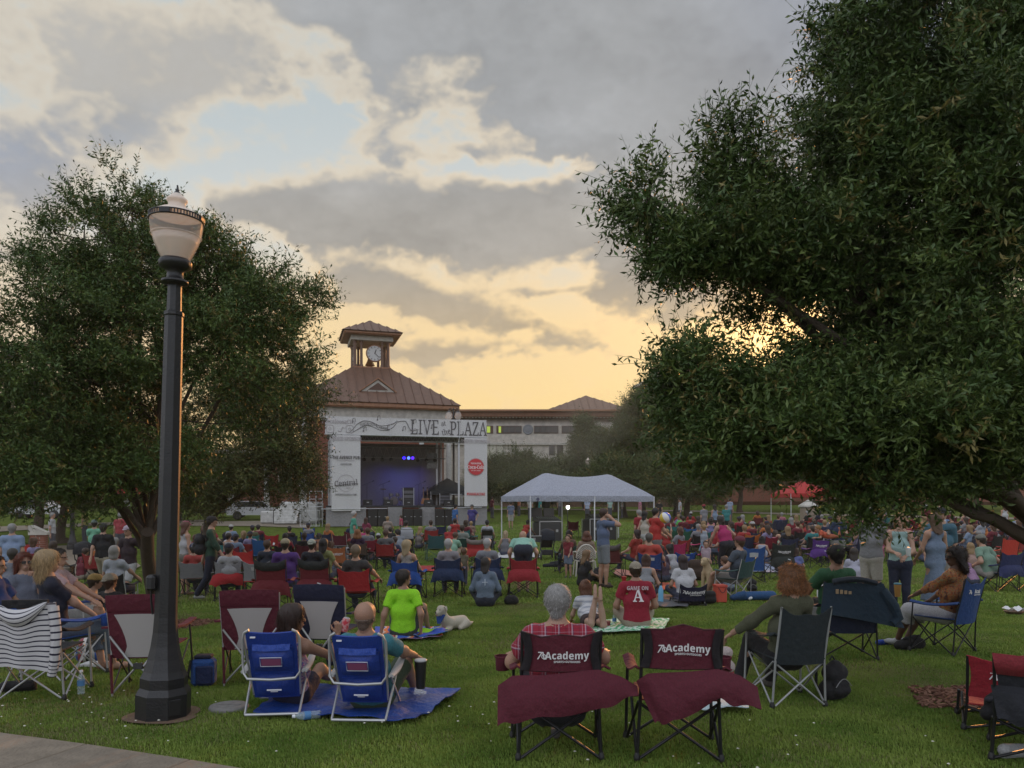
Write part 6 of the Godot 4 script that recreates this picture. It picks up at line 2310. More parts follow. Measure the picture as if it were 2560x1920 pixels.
func dog(label: String,where: Vector3,yaw: float,coat: Color,sitting: bool) -> Node3D:
	var fur:=rough_mat(coat,0.9,12.0,weave,weave_bump,1.0)
	var body:=[]
	if sitting:
		body=[[0,0.16,0.12,0.13,0,0.42,-0.08,0.11],[0,0.42,-0.08,0.1,0,0.60,-0.14,0.075],[0.09,0.1,0.05,0.08,0.1,0.05,-0.1,0.04],[-0.09,0.1,0.05,0.08,-0.1,0.05,-0.1,0.04],[0.07,0.38,-0.14,0.05,0.07,0.04,-0.17,0.035],[-0.07,0.38,-0.14,0.05,-0.07,0.04,-0.17,0.035]]
	else:
		body=[[0,0.13,0.42,0.11,0,0.14,0.0,0.115],[0,0.15,0.0,0.12,0,0.24,-0.12,0.09],[0.08,0.06,-0.05,0.045,0.09,0.04,-0.3,0.032],[-0.08,0.06,-0.05,0.045,-0.09,0.04,-0.3,0.032],[0.1,0.1,0.4,0.085,0.12,0.04,0.2,0.04],[-0.1,0.1,0.4,0.085,-0.12,0.04,0.2,0.04],[0,0.22,-0.1,0.085,0,0.34,-0.15,0.07],[0,0.1,0.5,0.035,0.05,0.05,0.72,0.028],[0.05,0.05,0.72,0.032,0.12,0.045,0.9,0.014]]
	var hy:=0.66 if sitting else 0.40
	var hz:=-0.17
	body.append_array([[0,hy,hz,0.082,0,hy+0.01,hz-0.03,0.075],[0,hy-0.02,hz-0.06,0.05,0,hy-0.045,hz-0.145,0.03],[0,hy-0.07,hz-0.05,0.03,0,hy-0.085,hz-0.12,0.018]])
	var o:=soft("dog",label,"dog",where,yaw,[["body",fur,body,0.012,0.035]])
	for s in [-1.0,1.0]:
		part("ear",MB.new().sheet(4,5,func(u: float,t: float) -> Vector3: return Vector3(s*(0.06+0.035*sin(t*2.2)),hy+0.065-0.085*t,hz+0.01+(u-0.5)*0.07*(1.0-t*0.6)),0.014).done(),rough_mat(coat*0.85,0.9,10.0,weave),o)
		part("eye",MB.new().lathe([[0.0,0.011],[0.009,0.006],[0.011,0.0],[0.0,-0.008]],10,xf(Vector3(s*0.034,hy+0.012,hz-0.098),Basis(Vector3.RIGHT,-PI/2))).done(),plain(lin(0.01,0.008,0.007),0.2),o)
	part("nose",MB.new().lathe([[0.0,0.014],[0.014,0.008],[0.016,0.0],[0.0,-0.012]],10,xf(Vector3(0,hy-0.03,hz-0.175),Basis(Vector3.RIGHT,-PI/2))).done(),plain(lin(0.01,0.01,0.01),0.3),o)
	part("tongue",MB.new().box(Vector3(0,hy-0.075,hz-0.135),Vector3(0.026,0.03,0.035),Basis(Vector3.RIGHT,0.4)).done(),plain(lin(0.4,0.1,0.1),0.4),o)
	return o

func stroller(label: String,where: Vector3,yaw: float,fab_c: Color,hood_c: Color) -> void:
	var o:=thing("stroller",label,"stroller",where,yaw,"strollers on the lawn")
	var fab:=cloth(fab_c)
	var blk:=plain(lin(0.02,0.02,0.022),0.5)
	part("hood",MB.new().sheet(12,8,func(u: float,t: float) -> Vector3:
		var a:=lerpf(-0.15,1.9,t)
		return Vector3((u-0.5)*0.46,0.72+sin(a)*0.34*(0.8+0.2*sin(u*PI)),0.08+cos(a)*0.3),0.012).done(),cloth(hood_c),o)
	part("seat",MB.new().sheet(6,8,func(u: float,t: float) -> Vector3: return Vector3((u-0.5)*0.38,0.42+maxf(0.0,t-0.4)*0.8,-0.25+t*0.5),0.05).done(),fab,o)
	part("basket",MB.new().box(Vector3(0,0.24,0.05),Vector3(0.38,0.16,0.42)).done(),fab,o)
	part("handle",MB.new().tube([Vector3(-0.22,0.5,0.2),Vector3(-0.22,1.0,0.42),Vector3(0.22,1.0,0.42),Vector3(0.22,0.5,0.2)],0.014).done(),blk,o)
	for s in [-1.0,1.0]:
		part("frame",MB.new().tube([Vector3(s*0.22,0.55,0.2),Vector3(s*0.23,0.1,-0.38)],0.013).done(),blk,o)
		part("frame",MB.new().tube([Vector3(s*0.22,0.6,-0.05),Vector3(s*0.24,0.12,0.34)],0.013).done(),blk,o)
		for z in [-0.4,0.35]:
			var r:=0.1 if z<0 else 0.14
			part("wheel",MB.new().lathe([[r*0.5,-0.012],[r*0.9,-0.02],[r,-0.012],[r,0.012],[r*0.9,0.02],[r*0.5,0.012],[0.0,0.014]],18,xf(Vector3(s*0.25,r,z),Basis(Vector3.BACK,PI/2))).done(),blk,o)

func plastic_chair(label: String,where: Vector3,yaw: float) -> void:
	var o:=thing("plastic_chair",label,"chair",where,yaw)
	var m:=plain(lin(0.55,0.52,0.46),0.5)
	# lattice back: crossing strips under an arched rim
	var rim:=[]
	for k in 13:
		var a:=PI*k/12.0
		rim.append(Vector3(-cos(a)*0.26,0.5+sin(a)*0.36,0.24+0.05*sin(a)))
	var bk:=part("back_rim",MB.new().tube(rim,0.022,0.022,6).done(),m,o)
	for d in [-1.0,1.0]:
		for k in range(-5,6):
			var pts:=[]
			for j in 13:
				var t:=j/12.0
				var x: float=k*0.07+d*(t-0.5)*0.5
				var y: float=0.48+t*0.4
				var e: float=pow(x/0.26,2)+pow((y-0.5)/0.36,2)
				if e<1.0:
					pts.append(Vector3(x,y,0.25+0.04*t))
			if pts.size()>1:
				part("lattice_strip",MB.new().tube(pts,0.011,0.011,4).done(),m,bk)
	part("seat",MB.new().sheet(6,6,func(u: float,t: float) -> Vector3: return Vector3((u-0.5)*0.5,0.42-0.02*sin(u*PI),lerpf(-0.24,0.24,t)),0.02).done(),m,o)
	for s in [-1.0,1.0]:
		for z in [-0.22,0.22]:
			part("leg",MB.new().tube([Vector3(s*0.24,0.42,z),Vector3(s*0.28,0.0,z*1.25)],0.028,0.018,6).done(),m,o)
		part("armrest",MB.new().tube([Vector3(s*0.27,0.42,-0.22),Vector3(s*0.29,0.64,-0.2),Vector3(s*0.28,0.66,0.1),Vector3(s*0.26,0.66,0.26)],0.022).done(),m,o)

func metal_chair(label: String,where: Vector3,yaw: float) -> void:
	var o:=thing("folding_chair",label,"chair",where,yaw)
	var m:=plain(lin(0.03,0.03,0.03),0.4,0.4)
	for s in [-1.0,1.0]:
		part("leg",MB.new().tube([Vector3(s*0.2,0.82,0.26),Vector3(s*0.21,0.0,-0.26)],0.012).done(),m,o)
		part("leg",MB.new().tube([Vector3(s*0.19,0.46,-0.1),Vector3(s*0.19,0.0,0.3)],0.012).done(),m,o)
	part("backrest",MB.new().sheet(8,4,func(u: float,t: float) -> Vector3: return Vector3((u-0.5)*0.41,0.6+0.2*t,0.17+0.07*t+0.02*sin(u*PI)),0.015).done(),m,o)
	part("top_rail",MB.new().tube([Vector3(-0.2,0.82,0.26),Vector3(0,0.84,0.27),Vector3(0.2,0.82,0.26)],0.012).done(),m,o)
	part("seat",MB.new().box(Vector3(0,0.45,0.0),Vector3(0.38,0.03,0.38)).done(),m,o)

func backpack(label: String,where: Vector3,yaw: float,s:=1.0) -> void:
	var m:=cloth(lin(0.016,0.016,0.019))
	var o:=soft("backpack",label,"backpack",where,yaw,[
		["body",m,[[-0.08,0.12,0,0.12,0.08,0.12,0,0.12],[-0.07,0.32,0.01,0.1,0.07,0.32,0.01,0.1],[0,0.15,0,0.13,0,0.38,0.02,0.09]],0.016],
		["front_pocket",m,[[-0.07,0.13,0.11,0.06,0.07,0.13,0.11,0.06],[-0.06,0.2,0.1,0.055,0.06,0.2,0.1,0.055]],0.014]])
	o.scale=Vector3.ONE*s
	for q in [-1.0,1.0]:
		part("strap",MB.new().tube([Vector3(q*0.09,0.42,-0.06),Vector3(q*0.13,0.36,-0.15),Vector3(q*0.14,0.15,-0.14),Vector3(q*0.1,0.05,-0.08)],0.018).done(),m,o)
	part("handle",MB.new().tube([Vector3(-0.04,0.46,-0.03),Vector3(0,0.51,-0.03),Vector3(0.04,0.46,-0.03)],0.01).done(),m,o)
	part("zip",MB.new().tube(arc(Vector3(-0.12,0.18,0.15),Vector3(0.12,0.18,0.15),Vector3(0,0.09,0.0)),0.005).done(),plain(lin(0.3,0.3,0.3),0.4,0.6),o)


# --- who and what is where ---
const MAROON:=Color(0.115,0.009,0.024)
const RED:=Color(0.42,0.02,0.025)
const NAVY:=Color(0.012,0.022,0.075)
const ROYAL:=Color(0.015,0.075,0.33)
const BLACK:=Color(0.012,0.012,0.014)
const GREEN:=Color(0.012,0.06,0.045)
const SILVER:=Color(0.4,0.4,0.4)

func sit(who: String,seat_label: String,px: float,py: float,yaw: float,s: Dictionary,c: Dictionary) -> void:
	var where:=gp(px,py)
	quad_chair(seat_label,where,yaw,c)
	s.at=where
	s.yaw=yaw
	s.pose = "chair"
	s.seat=s.get("seat",c.get("sh",0.42)-0.06)
	person(who,s)

func build_props() -> void:
	# the two maroon chairs in front
	var top1:=[Vector2(-0.40,0.50),Vector2(-0.31,0.57),Vector2(-0.1,0.575),Vector2(0.23,0.61),Vector2(0.38,0.56),Vector2(0.49,0.49)]
	var bot1:=[Vector2(-0.405,0.26),Vector2(-0.3,0.29),Vector2(-0.1,0.325),Vector2(0.2,0.36),Vector2(0.36,0.41),Vector2(0.49,0.455)]
	var top2:=[Vector2(-0.28,0.53),Vector2(-0.21,0.585),Vector2(0.0,0.60),Vector2(0.22,0.62),Vector2(0.36,0.58),Vector2(0.48,0.50)]
	var bot2:=[Vector2(-0.17,0.28),Vector2(-0.12,0.285),Vector2(-0.03,0.31),Vector2(0.22,0.45),Vector2(0.33,0.40),Vector2(0.49,0.385)]
	quad_chair("maroon camp chair with white print, the man in plaid sitting in it",gp(1398,1899)+Vector3(0,0,-0.2),0.02,{"w":0.50,"sh":0.40,"bh":0.845,"low":0.60,"sag":0.02,"fab":MAROON,"flap":[top1,bot1],"print":"Academy","print_h":0.046,"print_t":0.45,"cup":-1.0,"sleeves":true,"r":0.0118},"maroon camp chairs in front")
	quad_chair("empty maroon camp chair with white print, nearest on the right",gp(1702,1902)+Vector3(0,0,-0.2),-0.06,{"w":0.50,"sh":0.40,"bh":0.86,"low":0.62,"sag":-0.035,"fab":MAROON,"flap":[top2,bot2],"print":"Academy","print_h":0.046,"print_t":0.5,"cup":1.0,"sleeves":true,"r":0.0118},"maroon camp chairs in front")
	var bag:=soft("tote_bag","pale striped tote bag hanging on the empty maroon chair's right arm","bag",gp(1838,1880)+Vector3(0,0.5,-0.35),0.0,[["body",cloth(lin(0.5,0.42,0.4)),[[-0.05,0.0,0,0.05,0.05,0.0,0,0.05],[-0.04,0.1,0,0.045,0.04,0.1,0,0.045]]],["trim",cloth(lin(0.35,0.05,0.06)),[[-0.06,-0.045,0,0.035,0.06,-0.045,0,0.035]]]])
	blanket("rumpled pale blue cloth on the grass behind the empty maroon chair",[gp(1745,1785),gp(1870,1785),gp(1872,1745),gp(1740,1750)],cloth(seen(105,120,165)),61,0.025,"cloth")
	# high-backed chairs with pale mesh
	mesh_chair("maroon high-backed chair with a pale mesh panel, half behind the lamp post",gp(345,1738)+Vector3(0,0,-0.25),0.12,MAROON)
	mesh_chair("maroon high-backed chair with a pale mesh panel, clear of the lamp post",gp(617,1712)+Vector3(0,0,-0.25),0.16,MAROON)
	mesh_chair("navy high-backed chair with a pale mesh panel",gp(812,1680)+Vector3(0,0,-0.25),-0.12,lin(0.010,0.014,0.045))
	# the beach chairs on their tarpaulin
	var bc1:=gp(672,1800)+Vector3(0,0.03,-0.24)
	var bc2:=gp(900,1815)+Vector3(0,0.03,-0.24)
	beach_chair("blue low beach chair on the left, the dark-haired woman in it",bc1,0.10)
	beach_chair("blue low beach chair on the right, the bald man in it",bc2,-0.05)
	blanket("blue tarpaulin spread under the two beach chairs",[gp(640,1795),gp(1045,1816),gp(1150,1735),gp(690,1722)],rough_mat(lin(0.02,0.075,0.36),0.42,3.0,weave,crease,1.0),62,0.03,"tarpaulin")
	bottle("crushed clear water bottle lying between the beach chairs",gp(800,1797),true,0.5)
	bottle("clear water bottle standing in the grass at the far left",gp(203,1735))
	bottle("clear water bottle standing on the green blanket",gp(1536,1566))
	cup("black steel tumbler beside the bald man",gp(1040,1795)+Vector3(0,0.16,-0.3),lin(0.015,0.015,0.015),lin(0.4,0.4,0.4),0.05,0.22,"tumbler")
	var cg:=StandardMaterial3D.new()
	cg.albedo_color=Color(0.85,0.88,0.9,0.3)
	cg.transparency=BaseMaterial3D.TRANSPARENCY_ALPHA
	cg.roughness=0.12
	solo("plastic_cup",MB.new().lathe([[0.0,0.0],[0.03,0.0],[0.045,0.1],[0.047,0.1],[0.043,0.095],[0.028,0.006],[0.0,0.006]],18,xf(Vector3(0,0.05,0),Basis(Vector3.BACK,1.4))).done(),cg,"clear plastic cup lying on the tarpaulin's edge","cup",gp(1065,1752))
	# cooler bag beside the lamp post
	var co:=thing("cooler_bag","upright blue cooler bag on the grass right of the lamp post","cooler",gp(501,1717)+Vector3(0,0,-0.08),0.12)
	bx("body",Vector3(0,0.125,0),Vector3(0.21,0.25,0.15),cloth(lin(0.02,0.085,0.30)),co,Basis(),0.03)
	bx("front_pocket",Vector3(0.025,0.105,0.085),Vector3(0.15,0.17,0.03),cloth(lin(0.008,0.02,0.08)),co,Basis(),0.012)
	bx("lid",Vector3(0,0.265,0),Vector3(0.16,0.035,0.12),cloth(lin(0.01,0.012,0.03)),co,Basis(),0.014)
	part("strap",MB.new().tube([Vector3(-0.1,0.24,0.05),Vector3(-0.12,0.1,0.09),Vector3(-0.13,0.02,0.1)],0.012).done(),plain(lin(0.01,0.01,0.01),0.8),co)
	# striped hooded sweater over a chair, far left
	var st:=gp(75,1752)+Vector3(-0.02,0,-0.2)
	quad_chair("black camp chair under the striped sweater at the far left",st,0.12,{"w":0.5,"bh":0.84,"fab":BLACK,"frame":SILVER})
	var tex:=stripes([[lin(0.5,0.49,0.5),0.72],[lin(0.012,0.012,0.03),0.28]],64,false)
	var sw:=thing("striped_sweater","white sweater with navy stripes draped over the chair at the far left","sweater",st,0.12)
	part("back",MB.new().sheet(24,16,func(u: float,t: float) -> Vector3: return Vector3((u-0.5)*(0.56+0.05*(1.0-t)),0.30+0.55*t-0.075*pow(sin(u*PI),6.0)*t+0.025*sin(u*5.0)*(1.0-t),0.33+0.045*t+0.02*sin(u*16.0)*(1.0-t)+0.04*sin(u*PI)),0.012).done(),printed(tex,Vector3(1,13,1)),sw)
	part("hood",MB.new().sheet(16,6,func(u: float,t: float) -> Vector3: return Vector3((u-0.5)*0.46,0.865-0.20*sin(u*PI)*(0.35+0.65*t) ,0.41+0.055*sin(t*PI)*sin(u*PI)),0.02).done(),printed(tex,Vector3(1,4,1)),sw)
	part("sleeve",MB.new().tube([Vector3(0.25,0.82,0.36),Vector3(0.285,0.6,0.38),Vector3(0.27,0.36,0.38),Vector3(0.24,0.24,0.36)],0.045,0.035,10).done(),printed(tex,Vector3(1,12,1)),sw)
	part("lining",MB.new().box(Vector3(0.02,0.84,0.33),Vector3(0.36,0.07,0.03)).done(),cloth(BLACK),sw)
	soft("dark_shoe","black shoe left in the grass under the striped sweater's chair","shoe",gp(45,1728),0.4,[["upper",cloth(BLACK),[[-0.1,0.05,0,0.05,0.1,0.045,0,0.05]]],["sole",plain(lin(0.03,0.03,0.03)),[[-0.1,0.02,0,0.03,0.12,0.02,0,0.03]]]])
	# more left-hand chairs
	quad_chair("blue camp chair of the blonde woman in black at the left",gp(150,1690),-0.35,{"fab":ROYAL,"frame":SILVER,"bh":0.74,"cup":1.0})
	quad_chair("camp chair under the man in a blue polo at the far left",gp(15,1660),-1.4,{"fab":NAVY,"sh":0.36,"bh":0.7})
	quad_chair("camp chair under the red-haired woman with sunglasses",gp(68,1640),-2.3,{"fab":RED,"sh":0.36,"bh":0.72})
	quad_chair("blue camp chair under the man in a checked shirt",gp(170,1625),-1.3,{"fab":ROYAL,"sh":0.36,"bh":0.72,"frame":SILVER})
	quad_chair("black camp chair of the grey-haired person behind the lamp post's left",gp(292,1535),0.1,{"fab":BLACK,"frame":SILVER,"bh":0.8,"w":0.5})
	quad_chair("black camp chair of the man in grey at the far left",gp(38,1545),0.2,{"fab":BLACK,"bh":0.7})
	quad_chair("dark camp chair of the man in a blue tee near the pillar",gp(105,1545),0.3,{"fab":GREEN,"bh":0.72})
	# picnic bits by the left group
	var pb:=soft("picnic_bag","patterned cloth bag on the grass left of the maroon mesh chair","bag",gp(250,1655),0.2,[["body",printed(stripes([[lin(0.3,0.05,0.06),0.2],[lin(0.6,0.58,0.55),0.15],[lin(0.02,0.02,0.02),0.2],[lin(0.3,0.3,0.28),0.2],[lin(0.02,0.08,0.3),0.12]],64,true),Vector3(5,5,5),true),[[-0.16,0.1,0,0.1,0.16,0.1,0,0.1],[-0.15,0.2,0,0.08,0.15,0.22,0,0.08]]],["handle",cloth(BLACK),[[-0.08,0.3,0,0.012,0,0.38,0,0.012],[0,0.38,0,0.012,0.08,0.3,0,0.012]],0.008]])
	bx("food_tray",Vector3.ZERO,Vector3(0.3,0.03,0.18),plain(lin(0.6,0.6,0.6),0.8),self).position=gp(275,1655)+Vector3(0,0.03,0.25)
	tag(get_child(get_child_count()-1),"flat white box beside the patterned bag at the left","box")
	# trash bin near the pillar
	var tb:=thing("trash_bin","red bin standing left of the brick pillar","bin",gp(70,1420),0.0)
	part("body",MB.new().lathe([[0.0,0.0],[0.22,0.0],[0.26,0.75],[0.24,0.75],[0.2,0.05]],20).done(),plain(lin(0.4,0.02,0.02),0.5),tb)
	part("rim",MB.new().lathe([[0.25,0.74],[0.28,0.76],[0.25,0.78]],20).done(),plain(lin(0.3,0.015,0.015),0.5),tb)
	# red umbrella far left
	var um:=thing("red_umbrella","red market umbrella beyond the path at the left","umbrella",gd(318,44.0))
	part("canopy",MB.new().facet([[0.95,2.25],[0.5,2.6],[0.02,2.85]],8).done(),cloth(lin(0.5,0.03,0.03)),um)
	part("pole",MB.new().tube([Vector3.ZERO,Vector3(0,2.7,0)],0.03).done(),plain(SILVER,0.4,0.5),um)
	bx("sign",Vector3(0.05,1.7,0.05),Vector3(0.7,0.3,0.03),plain(lin(0.5,0.5,0.5),0.7),um)
	# blankets in the middle
	var serape:=stripes([[lin(0.02,0.08,0.42),2],[lin(0.55,0.5,0.45),0.4],[lin(0.6,0.16,0.05),0.8],[lin(0.02,0.06,0.3),1.6],[lin(0.62,0.3,0.2),0.6],[lin(0.35,0.03,0.04),0.6],[lin(0.6,0.58,0.5),0.4]],256,true)
	blanket("striped serape blanket under the man in the neon shirt",[gp(925,1612),gp(1095,1600),gp(1120,1572),gp(940,1575)],printed(serape,Vector3(2.5,1,1)),63,0.02)
	blanket("blue towel with lime edge beside the man in the neon shirt",[gp(1030,1606),gp(1118,1596),gp(1112,1582),gp(1040,1588)],printed(stripes([[lin(0.02,0.07,0.4),3],[lin(0.35,0.7,0.02),1]],64,false),Vector3(1,1.2,1)),64,0.05,"towel")
	var leafprint:=ramp_tex(71,0.03,3,[[0.35,lin(0.55,0.62,0.55)],[0.5,lin(0.4,0.6,0.45)],[0.6,lin(0.06,0.35,0.15)]],256)
	blanket("white and green leaf-print blanket under the man in the red shirt",[gp(1470,1592),gp(1660,1582),gp(1675,1553),gp(1490,1556)],printed(leafprint,Vector3(2,1,1)),65,0.025)
	blanket("white blanket under the woman in a grey tank top",[gp(1240,1398),gp(1350,1396),gp(1345,1384),gp(1245,1385)],cloth(lin(0.6,0.6,0.6)),66,0.02)
	blanket("orange blanket behind the woman in the white top",[gp(1640,1480),gp(1720,1482),gp(1712,1462),gp(1642,1462)],cloth(lin(0.55,0.09,0.04)),67,0.03)
	blanket("pink blanket behind the man in the tan cap",[gp(1535,1443),gp(1620,1446),gp(1618,1430),gp(1540,1430)],cloth(lin(0.55,0.25,0.2)),68,0.04)
	blanket("red blanket between the blue chairs",[gp(1050,1432),gp(1094,1432),gp(1092,1418),gp(1050,1419)],cloth(RED),69,0.03)
	blanket("dark grey blanket beside the woman in the white top",[gp(1620,1520),gp(1720,1522),gp(1715,1490),gp(1625,1490)],cloth(lin(0.09,0.09,0.10)),70,0.02)
	blanket("blue quilt in front of the purple chair",[gp(1885,1422),gp(2010,1424),gp(2005,1408),gp(1890,1408)],cloth(lin(0.2,0.24,0.36)),72,0.02)
	blanket("flag-striped cloth on the grass behind the navy chair",[gp(2110,1470),gp(2180,1472),gp(2178,1455),gp(2112,1455)],printed(stripes([[lin(0.5,0.48,0.5),1],[lin(0.3,0.03,0.05),1],[lin(0.02,0.03,0.1),1]],64,true),Vector3(4,1,1)),73,0.03)
	blanket("pale blanket on the grass under the far crowd's front row",[gp(1870,1432),gp(2000,1436),gp(2000,1424),gp(1875,1422)],cloth(lin(0.3,0.34,0.45)),74,0.02)
	blanket("pale quilt under the kneeling children at the centre left",[gp(900,1402),gp(1000,1400),gp(995,1388),gp(905,1388)],cloth(lin(0.45,0.3,0.3)),75,0.02)
	# dogs
	var wd:=dog("white dog with a blue bandana lying on the grass",gp(1120,1578),2.55,lin(0.62,0.56,0.46),false)
	part("bandana",MB.new().slab([Vector2(-0.1,0.07),Vector2(0.1,0.07),Vector2(0.03,-0.1),Vector2(-0.03,-0.1)],0.02,xf(Vector3(0,0.26,-0.225),Basis(Vector3.RIGHT,0.35))).done(),cloth(ROYAL),wd)
	wd.scale=Vector3.ONE*0.8
	dog("cream dog sitting beside the man in the maroon cap",gp(1775,1475),PI-0.9,lin(0.55,0.42,0.25),true)
	# right-hand props
	quad_chair("dark grey camp chair with silver legs, the red-haired woman in it",gp(1990,1768)+Vector3(0,0,-0.2),0.12,{"w":0.42,"sh":0.40,"bh":0.83,"fab":lin(0.02,0.03,0.035),"frame":lin(0.35,0.36,0.36),"low":0.36})
	quad_chair("navy camp chair with a jacket over its back",gp(2122,1650)+Vector3(0,0,-0.2),-0.05,{"w":0.6,"sh":0.40,"bh":0.86,"fab":lin(0.01,0.018,0.05),"low":0.3})
	var jk:=thing("dark_jacket","dark teal jacket draped over the navy camp chair","jacket",gp(2122,1650)+Vector3(0,0,-0.2),-0.05)
	var jm:=cloth(lin(0.012,0.035,0.06))
	part("back",MB.new().sheet(20,10,func(u: float,t: float) -> Vector3: return Vector3((u-0.5)*(0.62+0.25*(1.0-t))+0.06*(1.0-t),0.50+0.36*t+0.10*(u-0.5)*(t-1.0)-0.06*(u)*(1.0-t),0.36+0.03*sin(u*9.0)*(1.0-t)+0.07*(1.0-t)),0.02).done(),jm,jk)
	part("collar",MB.new().tube(arc(Vector3(-0.22,0.87,0.36),Vector3(0.24,0.86,0.36),Vector3(0,0.04,0.02)),0.035,0.03,8).done(),cloth(lin(0.02,0.03,0.045)),jk)
	part("sleeve",MB.new().tube([Vector3(0.3,0.78,0.36),Vector3(0.4,0.62,0.42),Vector3(0.44,0.5,0.44),Vector3(0.36,0.44,0.46)],0.06,0.045,10).done(),jm,jk)
	for k in 4:
		bx("print_mark",Vector3(-0.19+k*0.045,0.775-k*0.004,0.405),Vector3(0.03,0.05-0.006*k,0.006),plain(lin(0.38,0.27,0.16),0.8),jk)
	quad_chair("blue camp chair seen from its side, the woman in sunglasses in it",gp(2365,1628),0.62,{"w":0.5,"sh":0.42,"bh":0.88,"fab":lin(0.015,0.06,0.22),"print":"Acad","print_h":0.045,"print_t":0.8,"low":0.36})
	backpack("black backpack on the grass beside the dark grey chair",gp(2085,1748),0.4,0.72)
	soft("dark_bag","floppy black bag on the grass in front of the woman in sunglasses","bag",gp(2275,1622),0.3,[["body",cloth(BLACK),[[-0.16,0.05,0,0.06,0.14,0.06,0,0.07],[-0.05,0.08,0,0.06,0.08,0.12,0,0.05]]],["flap",cloth(lin(0.02,0.02,0.025)),[[-0.1,0.13,0.02,0.02,0.12,0.15,0.02,0.02]]]])
	soft("blue_bag","small bright blue bag on the grass beside the black bag","bag",gp(2215,1612),0.3,[["body",cloth(lin(0.02,0.07,0.4)),[[-0.12,0.035,0,0.035,0.12,0.03,0,0.04]]],["trim",cloth(lin(0.5,0.5,0.5)),[[-0.05,0.065,0.02,0.012,0.05,0.065,0.02,0.012]]]])
	var wb:=thing("paper_bag","white paper bag standing behind the person in the navy chair","bag",gd(2063,11.0)+Vector3(0,0.0,0),0.1)
	bx("body",Vector3(0,0.62,0),Vector3(0.2,0.28,0.12),plain(lin(0.62,0.63,0.66),0.8),wb)
	bx("stool",Vector3(0,0.24,0),Vector3(0.3,0.48,0.25),cloth(BLACK),wb)
	part("handle",MB.new().tube(arc(Vector3(-0.05,0.76,0.03),Vector3(0.05,0.76,0.03),Vector3(0,0.09,0)),0.005).done(),plain(lin(0.4,0.38,0.3)),wb)
	var pl:=thing("paper_plate","paper plate heaped with napkins on the grass at the right edge","plate",gp(2535,1535))
	part("plate",MB.new().lathe([[0.0,0.02],[0.1,0.02],[0.16,0.05],[0.165,0.05],[0.1,0.0],[0.0,0.0]],24).done(),plain(lin(0.18,0.11,0.07),0.7),pl)
	part("napkin",MB.new().sheet(8,8,func(u: float,t: float) -> Vector3: return Vector3((u-0.5)*0.3,0.06+0.05*sin(u*9.0)*sin(t*7.0)+0.03,(t-0.5)*0.2),0.004).done(),plain(lin(0.66,0.66,0.68),0.9),pl)
	quad_chair("low red camp chair with a white print at the lower right corner",gd(2532,5.7),-0.5,{"w":0.6,"sh":0.2,"bh":0.56,"low":0.26,"sag":0.01,"fab":lin(0.36,0.015,0.03),"print":"Academy","print_h":0.05,"print_t":0.6,"arms":false,"r":0.0118},"chairs at the right corner")
	quad_chair("low black camp chair with red edging at the lower right corner",gd(2618,5.0),-0.6,{"w":0.56,"sh":0.3,"bh":0.69,"low":0.3,"sag":-0.03,"arms":false,"r":0.0118,"fab":lin(0.018,0.02,0.028),"headrest":lin(0.25,0.02,0.03),"flap":[[Vector2(-0.3,0.5),Vector2(0,0.52),Vector2(0.3,0.5)],[Vector2(-0.26,0.3),Vector2(0,0.26),Vector2(0.28,0.3)]]},"chairs at the right corner")
	soft("dark_pouch","dark pouch hanging under the chairs at the lower right corner","bag",gd(2480,5.3)+Vector3(0,0.22,0),0.0,[["body",cloth(BLACK),[[-0.03,0.0,0,0.05,0.05,0.02,0,0.06],[0,0.08,0,0.05,0.03,0.1,0,0.05]]],["flap",cloth(lin(0.02,0.02,0.03)),[[-0.05,0.1,0.03,0.02,0.07,0.12,0.03,0.02]],0.008]])
	soft("pale_shoe","pale shoe on the grass at the lower right corner","shoe",gp(2545,1893),0.2,[["upper",cloth(lin(0.45,0.45,0.45)),[[-0.1,0.05,0,0.045,0.12,0.04,0,0.04]]],["sole",plain(lin(0.5,0.5,0.5)),[[-0.12,0.02,0,0.022,0.14,0.018,0,0.022]]]])
	# chairs through the middle
	var fl:=[[Vector2(-0.3,0.55),Vector2(-0.2,0.6),Vector2(0.2,0.6),Vector2(0.3,0.55)],[Vector2(-0.37,0.36),Vector2(-0.22,0.33),Vector2(0.0,0.4),Vector2(0.18,0.36),Vector2(0.36,0.3)]]
